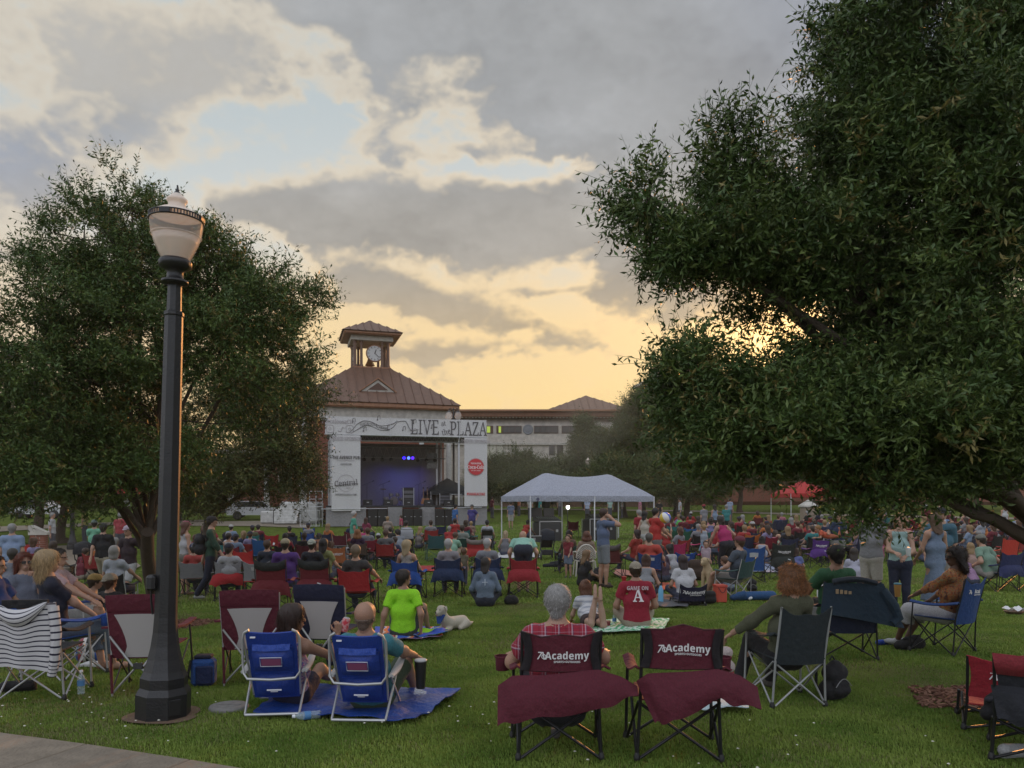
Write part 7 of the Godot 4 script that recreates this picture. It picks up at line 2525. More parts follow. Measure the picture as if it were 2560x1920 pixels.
	for a in [
		["maroon camp chair with dark headrest left of the navy mesh chair",685,1530,0.1,{"fab":lin(0.2,0.02,0.03),"headrest":lin(0.03,0.035,0.035),"bh":0.95,"flap":fl}],
		["maroon camp chair with dark headrest and paper tag above the navy mesh chair",798,1528,-0.05,{"fab":lin(0.2,0.02,0.03),"headrest":lin(0.03,0.035,0.035),"bh":0.95,"flap":fl,"paper":true}],
		["bright red camp chair with light painted into its back, empty on the left lawn",614,1455,0.1,{"fab":RED,"fab2":lin(0.55,0.03,0.03),"flap":fl,"bh":0.88}],  # lighter red on back and arms, light put into the colour
		["grey and red camp chair of the man in a dark cap",574,1500,0.25,{"fab":RED,"fab2":lin(0.3,0.3,0.32),"flap":fl,"bh":0.84,"patch":lin(0.12,0.12,0.13)}],
		["grey and red camp chair left of the maroon headrest chair",648,1502,0.15,{"fab":RED,"fab2":lin(0.3,0.3,0.32),"bh":0.84,"patch":lin(0.5,0.5,0.5)}],
		["tall blue camp chair with a lighter band on the left lawn",658,1420,0.1,{"fab":lin(0.02,0.13,0.36),"bh":0.98,"w":0.6}],
		["dark red camp chair with two white tags on the left lawn",772,1430,0.0,{"fab":MAROON,"paper":true,"bh":0.86,"w":0.6}],
		["small red camp chair beside the tall blue one",695,1428,0.0,{"fab":lin(0.3,0.02,0.02),"bh":0.78}],
		["red camp chair with a white tag farther back on the left lawn",683,1390,0.1,{"fab":RED,"bh":0.86,"paper":true}],
		["royal blue camp chair, front one of the two on the left lawn",774,1392,0.0,{"fab":ROYAL,"bh":0.95,"w":0.5}],
		["royal blue camp chair, rear one of the two on the left lawn",777,1374,0.0,{"fab":ROYAL,"bh":0.95,"w":0.5}],
		["orange camp chair with a small white mark left of the red one",846,1437,0.0,{"fab":lin(0.45,0.14,0.05),"bh":0.82,"print":"Academy","print_h":0.05,"low":0.36}],
		["empty maroon and grey camp chair near the man in the green polo",855,1392,-0.1,{"fab":lin(0.22,0.22,0.23),"fab2":MAROON,"bh":0.86,"frame":SILVER}],
		["brown camp chair of the orange-haired woman",897,1420,0.1,{"fab":lin(0.12,0.08,0.06),"bh":0.8}],
		["dark green folding chair with a pale panel beside the boy in mint",1088,1402,0.2,{"fab":GREEN,"fab2":lin(0.03,0.11,0.12),"bh":0.9,"frame":lin(0.05,0.12,0.12)}],
		["green camp chair behind the boy in mint",1160,1405,-0.1,{"fab":GREEN,"bh":0.84}],
		["red camp chair with a grey headrest at the centre",1190,1420,0.0,{"fab":lin(0.4,0.03,0.03),"headrest":lin(0.25,0.22,0.2),"bh":0.9,"flap":fl}],
		["royal blue camp chair near the stage end of the lawn",1102,1358,0.0,{"fab":NAVY,"bh":0.8}],
		["red camp chair under the canopy between the flight cases",1432,1345,0.0,{"fab":MAROON,"bh":0.88}],
		["blue camp chair with a white label behind the maroon cap man",1878,1455,-0.1,{"fab":lin(0.02,0.09,0.3),"bh":0.9,"patch":lin(0.5,0.52,0.55),"low":0.3}],
		["small blue camp chair with a white label behind the brown stump",1707,1440,0.0,{"fab":ROYAL,"bh":0.66,"sh":0.3,"patch":lin(0.4,0.45,0.55)}],
		["orange camp chair behind the woman in the pink top",1872,1400,0.1,{"fab":lin(0.55,0.16,0.03),"bh":0.9,"low":0.3}],
		["large black camp chair with a pale print on the right lawn",1945,1448,0.15,{"fab":lin(0.02,0.026,0.022),"bh":0.95,"w":0.62,"print":"Academy","print_h":0.05,"flap":fl,"paper":true}],
		["purple camp chair with a white tag on the right lawn",2040,1420,0.1,{"fab":lin(0.10,0.03,0.22),"bh":0.9,"flap":fl,"paper":true,"print":"Academy","print_h":0.05}],
		["red and grey camp chair with pale legs in the far crowd",2030,1372,0.0,{"fab":lin(0.4,0.06,0.04),"headrest":lin(0.25,0.22,0.22),"frame":SILVER,"bh":0.95}],
		["green camp chair, left of the pair behind the beach ball",1690,1378,0.1,{"fab":lin(0.02,0.12,0.07),"bh":0.85}],
		["green camp chair, right of the pair behind the beach ball",1706,1380,0.0,{"fab":lin(0.02,0.12,0.07),"bh":0.85,"w":0.6}],
		["blue camp chair right of the green pair",1722,1374,0.0,{"fab":lin(0.02,0.13,0.36),"bh":0.88}],
		["navy camp chair right of the green pair",1742,1380,0.0,{"fab":NAVY,"bh":0.84}],
		["pink child's chair behind the girl in the blue dress",1750,1405,0.4,{"fab":lin(0.55,0.03,0.15),"w":0.36,"sh":0.25,"bh":0.55}],
		["pink camp chair behind the beach ball child",1685,1425,0.1,{"fab":lin(0.5,0.03,0.13),"bh":0.82}],
		["navy camp chair with a hanging white bag at the right",2500,1478,0.25,{"fab":lin(0.02,0.03,0.11),"flap":fl,"bh":0.88,"w":0.6}],
		["navy camp chair at the right edge of the lawn",2556,1472,0.2,{"fab":lin(0.02,0.03,0.11),"flap":fl,"bh":0.9,"w":0.62}],
		["red camp chair behind the plaid man on the right",2508,1425,0.1,{"fab":lin(0.6,0.05,0.03),"bh":0.95,"low":0.3}],
		["dark red camp chair of the woman in the far crowd at right",2415,1350,0.0,{"fab":MAROON,"bh":0.9}],
		["black camp chair with the nodding man on the centre lawn",1530,1445,-0.3,{"fab":lin(0.12,0.02,0.02),"headrest":lin(0.12,0.1,0.1),"bh":0.9}],
	]:
		quad_chair(a[0],gp(a[1],a[2]),a[3],a[4])
	soft("plastic_bag","white plastic bag hanging from the navy chair at the right","bag",gp(2474,1475)+Vector3(0,0.38,0.2),0.0,[["body",plain(lin(0.45,0.47,0.5),0.5),[[-0.04,0.0,0,0.05,0.04,0.0,0,0.05],[0,0.05,0,0.04,0,0.16,0,0.02]]],["handle",plain(lin(0.45,0.47,0.5),0.5),[[0,0.16,0,0.014,0.01,0.24,0,0.01]],0.008]],0.016)
	plastic_chair("white plastic garden chair with a lattice back",gp(1462,1440),0.05)
	metal_chair("black metal folding chair of the man in a white shirt",gp(1220,1376),-0.1)
	stroller("black stroller with a dark hood in front of the canopy",gp(1367,1398),0.1,lin(0.03,0.03,0.035),lin(0.012,0.018,0.03))
	stroller("stroller with a black back and white hood on the centre lawn",gp(1017,1393),0.15,lin(0.012,0.012,0.014),lin(0.35,0.36,0.38))
	stroller("stroller pushed by the man in mint on the left path",gd(214,23.0),0.2,lin(0.03,0.03,0.035),lin(0.02,0.02,0.022))
	stroller("stroller beside the purple chair in the far crowd",gp(2070,1402),0.2,lin(0.25,0.27,0.28),lin(0.03,0.03,0.035))
	backpack("black backpack on the grass by the white plastic chair",gp(1497,1455),0.0,0.8)
	backpack("black backpack beside the navy low chair",gp(1735,1514),0.2,0.75)
	backpack("dark backpack on the grass by the blue label chair",gp(1880,1478),0.0,0.6)
	soft("cooler_tote","black cooler tote with a white stripe behind the woman in the white top","bag",gp(1768,1512),0.1,[["body",cloth(BLACK),[[-0.1,0.1,0,0.08,0.1,0.1,0,0.08],[-0.1,0.2,0,0.07,0.1,0.2,0,0.07]]],["strap",plain(lin(0.5,0.5,0.52)),[[-0.08,0.04,0.085,0.012,-0.08,0.25,0.075,0.012]],0.008]],0.016)
	soft("dark_clothes","dark clothes heaped on the grass at the centre","clothes",gp(1385,1418),0.1,[["heap",cloth(lin(0.012,0.015,0.02)),[[-0.3,0.05,0,0.06,0.0,0.06,0,0.08],[0.0,0.06,0,0.08,0.25,0.08,0,0.09]]],["fold",cloth(lin(0.02,0.024,0.03)),[[-0.1,0.13,0,0.04,0.15,0.16,0,0.05]]]],0.02)
	soft("black_handbag","small black handbag on the grass right of the woman in grey blue","bag",gp(1277,1512),0.1,[["body",cloth(BLACK),[[-0.06,0.08,0,0.075,0.08,0.08,0,0.075],[-0.03,0.13,0,0.06,0.05,0.13,0,0.06]]],["strap",cloth(BLACK),[[-0.05,0.18,0,0.012,0.0,0.24,0,0.012],[0,0.24,0,0.012,0.06,0.18,0,0.012]],0.008]])
	soft("chair_bag","long blue chair bag lying on the grass at the right","bag",gp(1885,1502),-0.15,[["body",cloth(lin(0.02,0.09,0.24)),[[-0.28,0.09,0,0.09,0.35,0.11,-0.05,0.09]]],["fold",cloth(lin(0.02,0.08,0.2)),[[-0.42,0.06,0.05,0.06,-0.2,0.12,0.02,0.08]]],["tag",plain(lin(0.6,0.62,0.65)),[[-0.1,0.05,0.1,0.03,-0.07,0.07,0.1,0.03]]]],0.02)
	quad_chair("low navy chair with a white print behind the woman in the white top",gp(1722,1512),0.05,{"fab":lin(0.015,0.015,0.05),"w":0.5,"sh":0.12,"bh":0.42,"arms":false,"print":"Academy","print_h":0.06,"low":0.1})
	var wt:=thing("cooler_box","red cooler box beside the man in the maroon cap","cooler",gp(1800,1505),0.1)
	bx("body",Vector3(0,0.15,0),Vector3(0.2,0.3,0.25),plain(lin(0.5,0.07,0.04),0.5),wt)
	bx("lid",Vector3(0,0.32,0),Vector3(0.21,0.05,0.26),plain(lin(0.42,0.05,0.03),0.5),wt)
	part("handle",MB.new().tube(arc(Vector3(-0.08,0.3,0.13),Vector3(0.08,0.3,0.13),Vector3(0,-0.1,0.03)),0.008).done(),plain(lin(0.1,0.02,0.02)),wt)
	soft("wicker_stump","rounded brown basket behind the woman in the white top","basket",gp(1738,1452),0.0,[["body",rough_mat(lin(0.05,0.03,0.02),0.9,8.0,weave,weave_bump),[[-0.1,0.2,0,0.2,0.1,0.2,0,0.2],[-0.06,0.38,0,0.16,0.06,0.38,0,0.16]]],["rim",plain(lin(0.03,0.02,0.015)),[[-0.2,0.3,0.08,0.02,0.2,0.3,0.08,0.02]]]],0.025)
	for a in [["yellow foam bottle beside the girl with the bun",1630,1508,lin(0.55,0.45,0.03)],["blue and white bottle in front of the woman in the white top",1652,1512,lin(0.15,0.4,0.6)]]:
		var bt:=thing("tall_bottle",a[0],"bottle",gp(a[1],a[2]))
		part("body",MB.new().lathe([[0.0,0.0],[0.045,0.0],[0.05,0.05],[0.05,0.28],[0.02,0.36],[0.02,0.38],[0.0,0.38]],16).done(),plain(a[3],0.5),bt)
		part("cap",MB.new().lathe([[0.022,0.37],[0.022,0.41],[0.0,0.415]],12).done(),plain(lin(0.02,0.02,0.02)),bt)
	cup("red paper cup on the pink blanket",gp(1560,1458),lin(0.45,0.03,0.03),lin(0.4,0.03,0.03),0.06,0.15)
	cup("small red berry tub on the green blanket",gp(1518,1572),lin(0.25,0.03,0.05),lin(0.3,0.1,0.08),0.05,0.1)
	# held beach ball above a child
	var ball:=thing("beach_ball","white beach ball with blue and yellow panels held up by a child","ball",at(1663,1294,18.0))
	for k in 6:
		var cols:=[lin(0.05,0.12,0.5),lin(0.65,0.64,0.62),lin(0.6,0.42,0.05),lin(0.65,0.64,0.62),lin(0.65,0.64,0.62),lin(0.6,0.42,0.05)]
		part("panel",MB.new().sheet(5,12,func(u: float,t: float) -> Vector3:
			var a:=(k+u)*TAU/6.0
			var b:=(t-0.5)*PI
			return Basis(Vector3.BACK,0.5)*Vector3(cos(b)*cos(a),sin(b),cos(b)*sin(a))*0.13,0.004).done(),plain(cols[k],0.4),ball)
	solo("yellow_ball",MB.new().lathe([[0.0,0.12],[0.04,0.105],[0.06,0.06],[0.04,0.015],[0.0,0.0]],14).done(),plain(lin(0.55,0.4,0.04),0.6),"small yellow ball on the grass by the black stroller","ball",gp(1361,1388))
	# parked vehicles seen past the left trees and the far right
	for a in [[640,60.0,0.3,lin(0.5,0.5,0.52),"white car parked beyond the oak left of the stage"],[105,62.0,0.1,lin(0.55,0.55,0.56),"white van parked beyond the left path"],[560,64.0,0.2,lin(0.2,0.22,0.24),"grey car parked beyond the second oak"]]:
		car(a[4],gd(a[0],a[1]),a[2],a[3])

func car(label: String,where: Vector3,yaw: float,c: Color) -> void:
	var o:=thing("parked_car",label,"car",where,yaw,"cars parked beyond the lawn")
	var paint:=plain(c,0.25)
	part("body",MB.new().slab([Vector2(-2.1,0.35),Vector2(2.1,0.35),Vector2(2.15,0.75),Vector2(1.9,0.88),Vector2(1.1,0.95),Vector2(0.55,1.42),Vector2(-1.3,1.45),Vector2(-1.95,0.98),Vector2(-2.15,0.8)],1.7).done(),paint,o)
	for s in [-1.0,1.0]:
		part("window",MB.new().slab([Vector2(-1.6,0.98),Vector2(0.95,0.98),Vector2(0.5,1.36),Vector2(-1.22,1.38)],0.02,xf(Vector3(0,0,s*0.86))).done(),plain(lin(0.02,0.025,0.03),0.1),o)
		for x in [-1.35,1.35]:
			part("wheel",MB.new().lathe([[0.0,0.1],[0.2,0.1],[0.33,0.08],[0.33,-0.1],[0.0,-0.1]],20,xf(Vector3(x,0.33,s*0.8),Basis(Vector3.RIGHT,PI/2))).done(),plain(lin(0.02,0.02,0.02),0.7),o)
		part("headlight",MB.new().box(Vector3(2.1,0.7,s*0.6),Vector3(0.08,0.15,0.3)).done(),plain(lin(0.5,0.5,0.48),0.2),o)



func glasses(dark:=false) -> Callable:
	return func(o: Node3D,fg: Dictionary) -> void:
		var m:=plain(lin(0.01,0.01,0.012),0.15)
		for s in [-1.0,1.0]:
			part("sunglass_lens" if dark else "glasses",MB.new().box(fg.H+fg.hb*Vector3(s*0.034,0.004,-0.103)*fg.hs,Vector3(0.05,0.034 if dark else 0.008,0.012),fg.hb).done(),m,o)
			part("temple",MB.new().tube([fg.H+fg.hb*Vector3(s*0.066,0.008,-0.09)*fg.hs,fg.H+fg.hb*Vector3(s*0.086,0.01,0.01)*fg.hs],0.005).done(),m,o)

func back_print(items: Array) -> Callable:
	return func(o: Node3D,fg: Dictionary) -> void:
		for it in items:
			part("shirt_print",letters(it[0],it[1],0.01,it[4],it[5],it[6]),plain(it[3],0.85),o,Transform3D(fg.b2,fg.C+fg.b2*Vector3(0,it[2],0.128*fg.h*fg.q+0.024)))

func build_people() -> void:
	var grey_h:=lin(0.30,0.29,0.28)
	var brown:=lin(0.045,0.024,0.014)
	var black_h:=lin(0.012,0.009,0.008)
	var blond:=lin(0.34,0.22,0.10)
	var ginger:=lin(0.21,0.095,0.042)
	var khaki:=lin(0.42,0.36,0.27)
	var denim:=lin(0.10,0.14,0.22)
	# --- the front row ---
	var pl:=plaid(lin(0.26,0.012,0.03),lin(0.5,0.45,0.5),lin(0.02,0.02,0.08),lin(0.12,0.008,0.02))
	var c1:=gp(1398,1899)+Vector3(0,0,-0.22)
	person("grey-haired man in a red plaid shirt, back turned, in the near maroon chair",{"at":c1,"yaw":-0.02,"pose":"chair","seat":0.19,"bulk":1.25,"h":1.74,"hair":"short","hair_c":grey_h,"shirt_m":printed(pl,Vector3(5,5,5),true),"leg_c":lin(0.03,0.03,0.04),"hr":Vector3(0.40,0.60,-0.34),"hl":Vector3(-0.36,0.58,-0.32),"look":-0.25,"lean":0.16,"fl":Vector3(-0.1,0.075,-0.55),"fr":Vector3(0.0,0.075,-0.25),"curl":[0.4,0.35],"extra":func(o: Node3D,fg: Dictionary) -> void:
		part("collar",MB.new().lathe([[0.075,-0.02],[0.07,0.03],[0.078,0.035],[0.085,-0.01]],18,xf(fg.S+fg.b2*Vector3(0,0.06,-0.005),fg.b2)).done(),printed(pl,Vector3(5,5,5),true),o)})
	var b1:=gp(672,1800)+Vector3(0.06,0.0,-0.42)
	person("dark-haired woman raising a red can, seated in the left beach chair",{"at":b1,"yaw":-0.12,"pose":"chair","seat":0.03,"f":true,"h":1.6,"hair":"mid","hair_c":lin(0.03,0.014,0.010),"sleeve":0.0,"shirt_m":printed(ramp_tex(81,0.04,2,[[0.4,lin(0.5,0.42,0.45)],[0.5,lin(0.45,0.05,0.15)],[0.6,lin(0.05,0.1,0.3)]],256),Vector3(3,3,3),true),"leg_c":lin(0.02,0.02,0.05),"leg":0.6,"lean":0.42,"lean2":-0.15,"roll":-0.16,"look":-0.8,"fl":Vector3(-0.1,0.08,-0.7),"fr":Vector3(0.14,0.08,-0.72),"kl":Vector3(-0.1,1,0),"kr":Vector3(0.1,1,0),"hl":Vector3(-0.2,0.36,-0.4),"hr":Vector3(0.36,0.56,-0.20),"ep":Vector3(0.2,-1,0.2),"barefoot":true,"skin_c":2,"curl":[0.5,1.0],"hdr":Vector3(0.05,1,-0.15),"palms":[Vector3(0,-1,0),Vector3(-0.7,0,-0.7)]})
	var can:=thing("drink_can","red drink can held up by the dark-haired woman","can",b1+Basis(Vector3.UP,-0.12)*Vector3(0.362,0.635,-0.26),0.0)
	var cb:=xf(Vector3.ZERO,Basis(Vector3.BACK,-0.25))
	part("body",MB.new().lathe([[0.0,-0.06],[0.024,-0.06],[0.033,-0.05],[0.033,0.05],[0.027,0.06]],20,cb).done(),printed(ramp_tex(82,0.03,2,[[0.4,lin(0.5,0.04,0.06)],[0.55,lin(0.55,0.3,0.3)]],128),Vector3(6,6,6),true),can)
	part("lid",MB.new().lathe([[0.027,0.06],[0.026,0.064],[0.023,0.059],[0.0,0.059]],20,cb).done(),plain(lin(0.5,0.5,0.5),0.3,0.9),can)
	var b2:=gp(900,1815)+Vector3(0.02,0.0,-0.42)
	person("bald man in a teal tee seated in the right beach chair",{"at":b2,"yaw":-0.1,"pose":"chair","seat":0.04,"h":1.68,"bulk":1.15,"hair":"bald","hair_c":lin(0.16,0.11,0.08),"shirt_c":lin(0.05,0.22,0.27),"leg_c":lin(0.06,0.09,0.05),"leg":0.9,"lean":0.5,"lean2":-0.25,"look":-0.15,"fl":Vector3(-0.1,0.08,-0.72),"fr":Vector3(0.22,0.08,-0.62),"kl":Vector3(-0.1,1,0),"kr":Vector3(0.25,1,0),"hl":Vector3(-0.3,0.34,-0.3),"hr":Vector3(0.34,0.38,-0.34),"barefoot":true,"skin_c":1,"ep":Vector3(0.3,-0.7,0.5)})
	person("man in a neon lime tee sitting on the striped blanket",{"x":1008,"y":1598,"pose":"back","yaw":0.1,"h":1.66,"hair":"short","hair_c":lin(0.03,0.022,0.018),"shirt_c":lin(0.36,0.86,0.02),"leg_c":lin(0.05,0.06,0.06),"leg":0.9,"look":-1.0,"nod":0.1,"lean":0.06,"lean2":-0.08,"hem":0.12,"skin_c":1,"hl":Vector3(-0.32,0.09,0.08),"hr":Vector3(0.26,0.1,0.06),"fl":Vector3(-0.1,0.07,-0.7),"fr":Vector3(0.36,0.07,-0.5),"barefoot":true})
	person("woman in a grey blue long-sleeved tee sitting alone on the grass",{"x":1213,"y":1516,"pose":"cross","h":1.62,"bulk":1.25,"f":true,"hair":"mid","hair_c":lin(0.02,0.013,0.010),"shirt_c":lin(0.15,0.20,0.27),"sleeve":1.8,"leg_c":lin(0.02,0.025,0.04),"look":-0.6,"hem":0.12,"extra":back_print([["+",0.2,0.06,lin(0.36,0.4,0.46),true,false,false]])})
	person("man in a crimson tee with a white script letter, on the green blanket",{"x":1592,"y":1574,"pose":"cross","h":1.8,"bulk":1.1,"hair":"cap","hat":"backward","hair_c":brown,"cap_c":lin(0.36,0.31,0.24),"shirt_c":lin(0.34,0.012,0.035),"leg_c":khaki,"leg":0.95,"hem":0.1,"skin_c":1,"extra":back_print([["GAME ON",0.055,0.185,lin(0.5,0.42,0.44),false,true,false],["A",0.17,0.07,lin(0.72,0.68,0.7),true,true,true]])})
	person("girl in a striped top lying on her front with her feet crossed in the air",{"x":1478,"y":1572,"pose":"prone","yaw":0.12,"h":1.6,"f":true,"hair":"bun","hair_c":lin(0.16,0.07,0.04),"shirt_m":printed(stripes([[lin(0.5,0.5,0.52),0.6],[lin(0.28,0.3,0.34),0.4]],64,false),Vector3(14,14,14),true),"sleeve":0.5,"leg_c":lin(0.05,0.03,0.03),"leg":0.35,"barefoot":true,"skin_c":4,"lean":-1.2,"lean2":0.6})
	# --- right foreground ---
	var c3:=gp(1990,1768)+Vector3(-0.02,0,-0.22)
	person("woman with frizzy red hair in the dark grey chair",{"at":c3,"yaw":0.2,"pose":"chair","seat":0.28,"f":true,"h":1.64,"bulk":1.1,"hair":"curly","hair_c":ginger,"drop":0.0,"head":0.96,"shirt_c":lin(0.10,0.105,0.06),"sleeve":1.75,"leg_c":lin(0.015,0.015,0.02),"hl":Vector3(-0.42,0.52,-0.28),"hr":Vector3(0.26,0.5,-0.25),"fl":Vector3(-0.22,0.08,-0.45),"skin_c":0})
	var c4:=gp(2122,1650)+Vector3(-0.08,0,-0.28)
	person("dark-haired person in green seated in the navy chair with the jacket",{"at":c4,"yaw":0.1,"pose":"chair","seat":0.34,"h":1.72,"hair":"short","hair_c":lin(0.014,0.010,0.010),"shirt_c":lin(0.03,0.12,0.05),"leg_c":lin(0.3,0.3,0.3),"skin_c":2,"nod":-0.15,"hl":Vector3(-0.42,0.5,-0.25)})
	var tie:=ramp_tex(83,0.02,3,[[0.2,lin(0.03,0.015,0.015)],[0.35,lin(0.22,0.04,0.02)],[0.48,lin(0.45,0.17,0.03)],[0.58,lin(0.10,0.09,0.04)],[0.68,lin(0.3,0.22,0.12)],[0.8,lin(0.3,0.04,0.02)]],256)
	person("woman in sunglasses and an orange tie-dye shirt in the blue chair",{"at":gp(2365,1628),"yaw":0.62,"pose":"chair","seat":0.34,"f":true,"h":1.66,"hair":"curly","hair_c":lin(0.014,0.008,0.006),"shirt_m":printed(tie,Vector3(3,3,3),true),"sleeve":1.5,"skirt":0.35,"leg_c":lin(0.55,0.54,0.56),"skin_c":3,"look":0.75,"hl":Vector3(-0.1,0.60,-0.42),"hr":Vector3(0.2,0.55,-0.3),"fl":Vector3(-0.12,0.08,-0.55),"fr":Vector3(0.02,0.08,-0.5),"shoe_c":lin(0.5,0.5,0.52),"extra":glasses(true),"curl":[0.9,0.5]})
	cup("amber drink with a teal lid held by the woman in sunglasses",gp(2365,1628)+Basis(Vector3.UP,0.62)*Vector3(-0.11,0.60,-0.52),lin(0.35,0.18,0.05),lin(0.03,0.16,0.22),0.042,0.15)
	person("standing man in a grey tee and cream shorts, head behind the leaves",{"x":2178,"y":1535,"pose":"stand","yaw":-0.9,"h":1.84,"bulk":1.15,"hair":"short","hair_c":grey_h,"shirt_c":lin(0.24,0.24,0.25),"leg_c":lin(0.45,0.42,0.37),"leg":0.85,"hl":Vector3(-0.12,1.15,-0.4),"hr":Vector3(0.12,1.15,-0.4),"hem":0.14,"ep":Vector3(0,-1,0.3),"shoe_c":lin(0.3,0.3,0.3),"skin_c":0})
	person("standing woman in a mint sleeveless blouse and navy capri trousers",{"x":2250,"y":1550,"pose":"stand","yaw":2.6,"h":1.68,"f":true,"bulk":1.15,"hair":"mid","hair_c":blond,"shirt_c":lin(0.35,0.5,0.48),"sleeve":0.0,"leg_c":lin(0.012,0.018,0.045),"leg":1.6,"hem":0.14,"hr":Vector3(0.05,1.1,-0.32),"hl":Vector3(-0.12,1.05,-0.3),"ep":Vector3(0,-1,0.3),"barefoot":true})
	cup("clear cup held by the woman in the mint blouse",gp(2250,1550)+Vector3(-0.06,1.06,0.38),lin(0.5,0.52,0.52),lin(0.55,0.55,0.55),0.04,0.11,"held_cup")
	person("standing woman in a sleeveless blue grey dress with long hair",{"x":2338,"y":1548,"pose":"stand","yaw":0.1,"h":1.72,"f":true,"hair":"long","hair_c":lin(0.12,0.065,0.035),"shirt_c":lin(0.17,0.23,0.33),"sleeve":0.0,"skirt":0.62,"flare":0.25,"leg_c":lin(0.17,0.23,0.33),"hl":Vector3(-0.2,0.98,-0.25),"hr":Vector3(0.24,0.98,-0.25),"ep":Vector3(0,-1,0.4)})
	person("man in a teal blue shirt with a hand on his hip behind the dress",{"x":2352,"y":1532,"pose":"stand","yaw":2.9,"h":1.8,"bulk":1.2,"hair":"cap","cap_c":lin(0.02,0.02,0.025),"shirt_c":lin(0.06,0.15,0.21),"sleeve":0.9,"leg_c":lin(0.3,0.28,0.25),"leg":0.9,"hl":Vector3(-0.2,1.0,-0.05),"hr":Vector3(0.3,1.0,-0.1),"ep":Vector3(0,0,1)})
	# --- left foreground group ---
	person("man in glasses and a blue polo at the far left edge",{"at":gp(15,1660),"pose":"chair","seat":0.32,"yaw":-1.4,"hair_c":black_h,"shirt_c":lin(0.02,0.05,0.18),"leg_c":khaki,"extra":glasses(),"skin_c":1})
	person("red-haired woman in sunglasses drinking from a can at the left",{"at":gp(68,1640),"pose":"chair","seat":0.34,"yaw":-2.3,"f":true,"hair":"mid","drop":0.08,"hair_c":lin(0.13,0.035,0.02),"shirt_c":lin(0.16,0.18,0.24),"leg_c":denim,"hl":Vector3(-0.02,0.98,-0.26),"extra":glasses(true),"curl":[1.0,0.5],"skin_c":0})
	person("man with a goatee in a pink checked shirt, arm stretched to the right",{"at":gp(170,1625),"pose":"chair","seat":0.34,"yaw":-1.3,"h":1.8,"bulk":1.15,"hair_c":lin(0.05,0.04,0.035),"shirt_m":printed(plaid(lin(0.36,0.24,0.24),lin(0.45,0.4,0.42),lin(0.25,0.1,0.12),lin(0.3,0.18,0.2)),Vector3(8,8,8),true),"leg_c":lin(0.5,0.5,0.48),"leg":0.9,"hr":Vector3(0.3,0.6,-0.45),"hl":Vector3(-0.2,0.6,-0.4),"fl":Vector3(-0.1,0.5,-0.55),"fr":Vector3(0.1,0.08,-0.5),"extra":glasses()})
	person("blonde woman in a black tee and rolled jeans, barefoot, at the left",{"at":gp(150,1690),"pose":"chair","seat":0.36,"yaw":-0.75,"f":true,"h":1.68,"bulk":1.15,"hair":"mid","drop":0.06,"hair_c":lin(0.36,0.25,0.13),"shirt_c":lin(0.012,0.013,0.03),"sleeve":0.7,"leg_c":lin(0.16,0.2,0.27),"leg":1.7,"barefoot":true,"hr":Vector3(0.12,0.55,-0.35),"hl":Vector3(-0.1,0.55,-0.38),"fr":Vector3(0.1,0.075,-0.5),"fl":Vector3(-0.02,0.075,-0.42),"look":-0.1})
	person("person in a yellow cap and grey tank top behind the checked shirt",{"x":213,"y":1585,"pose":"cross","yaw":-0.9,"f":true,"hair":"cap","cap_c":lin(0.4,0.26,0.08),"hair_c":brown,"sleeve":0.0,"shirt_c":lin(0.3,0.28,0.28)})
	person("man in a black tee and tan cap sitting on the grass behind the chairs",{"x":287,"y":1588,"pose":"back","yaw":-0.3,"hair":"cap","hat":"backward","cap_c":lin(0.4,0.36,0.28),"hair_c":lin(0.06,0.025,0.015),"shirt_c":lin(0.014,0.014,0.018),"leg_c":khaki,"leg":0.9,"hr":Vector3(0.55,0.25,-0.2),"skin_c":1})
	person("grey-haired person in the black chair left of the tree trunk",{"at":gp(292,1535),"pose":"chair","yaw":0.1,"f":true,"hair":"mid","drop":0.05,"hair_c":lin(0.3,0.28,0.26),"shirt_c":lin(0.4,0.42,0.46),"hr":Vector3(0.33,0.66,-0.3)})
	person("man in a grey shirt seated at the far left, back turned",{"at":gp(38,1545),"pose":"chair","yaw":0.2,"hair_c":lin(0.05,0.045,0.04),"shirt_c":lin(0.24,0.25,0.30),"bulk":1.2})
	person("man in a royal blue tee seated near the brick pillar",{"at":gp(105,1545),"pose":"chair","yaw":0.3,"look":-0.7,"hair_c":brown,"shirt_c":lin(0.02,0.06,0.3),"bulk":1.1})
	person("man in a pale blue shirt standing at the far left",{"x":30,"d":17.0,"pose":"stand","yaw":0.2,"bulk":1.3,"hair_c":grey_h,"shirt_c":lin(0.26,0.34,0.5),"leg_c":lin(0.02,0.025,0.05)})
	person("man in a black polo and khaki shorts walking up the left path",{"x":258,"d":18.5,"pose":"walk","yaw":0.1,"bulk":1.2,"hair":"cap","cap_c":lin(0.05,0.05,0.05),"shirt_c":BLACK,"sleeve":0.75,"leg_c":khaki,"leg":0.95})
	person("man in a mint tee and jeans pushing a stroller on the left path",{"x":236,"d":23.0,"pose":"walk","yaw":0.3,"hair":"cap","cap_c":lin(0.15,0.2,0.18),"shirt_c":lin(0.2,0.5,0.33),"leg_c":denim,"hl":Vector3(-0.2,1.0,-0.4),"hr":Vector3(0.15,1.0,-0.4)})
	person("man in a pale pink cap and dark printed tee walking toward the camera",{"x":322,"d":16.0,"pose":"walk","yaw":2.9,"hair":"cap","cap_c":lin(0.5,0.4,0.48),"shirt_c":lin(0.03,0.015,0.02),"leg_c":lin(0.5,0.5,0.5),"leg":0.9,"hl":Vector3(-0.34,0.95,0.1),"shoe_c":lin(0.5,0.5,0.5)})
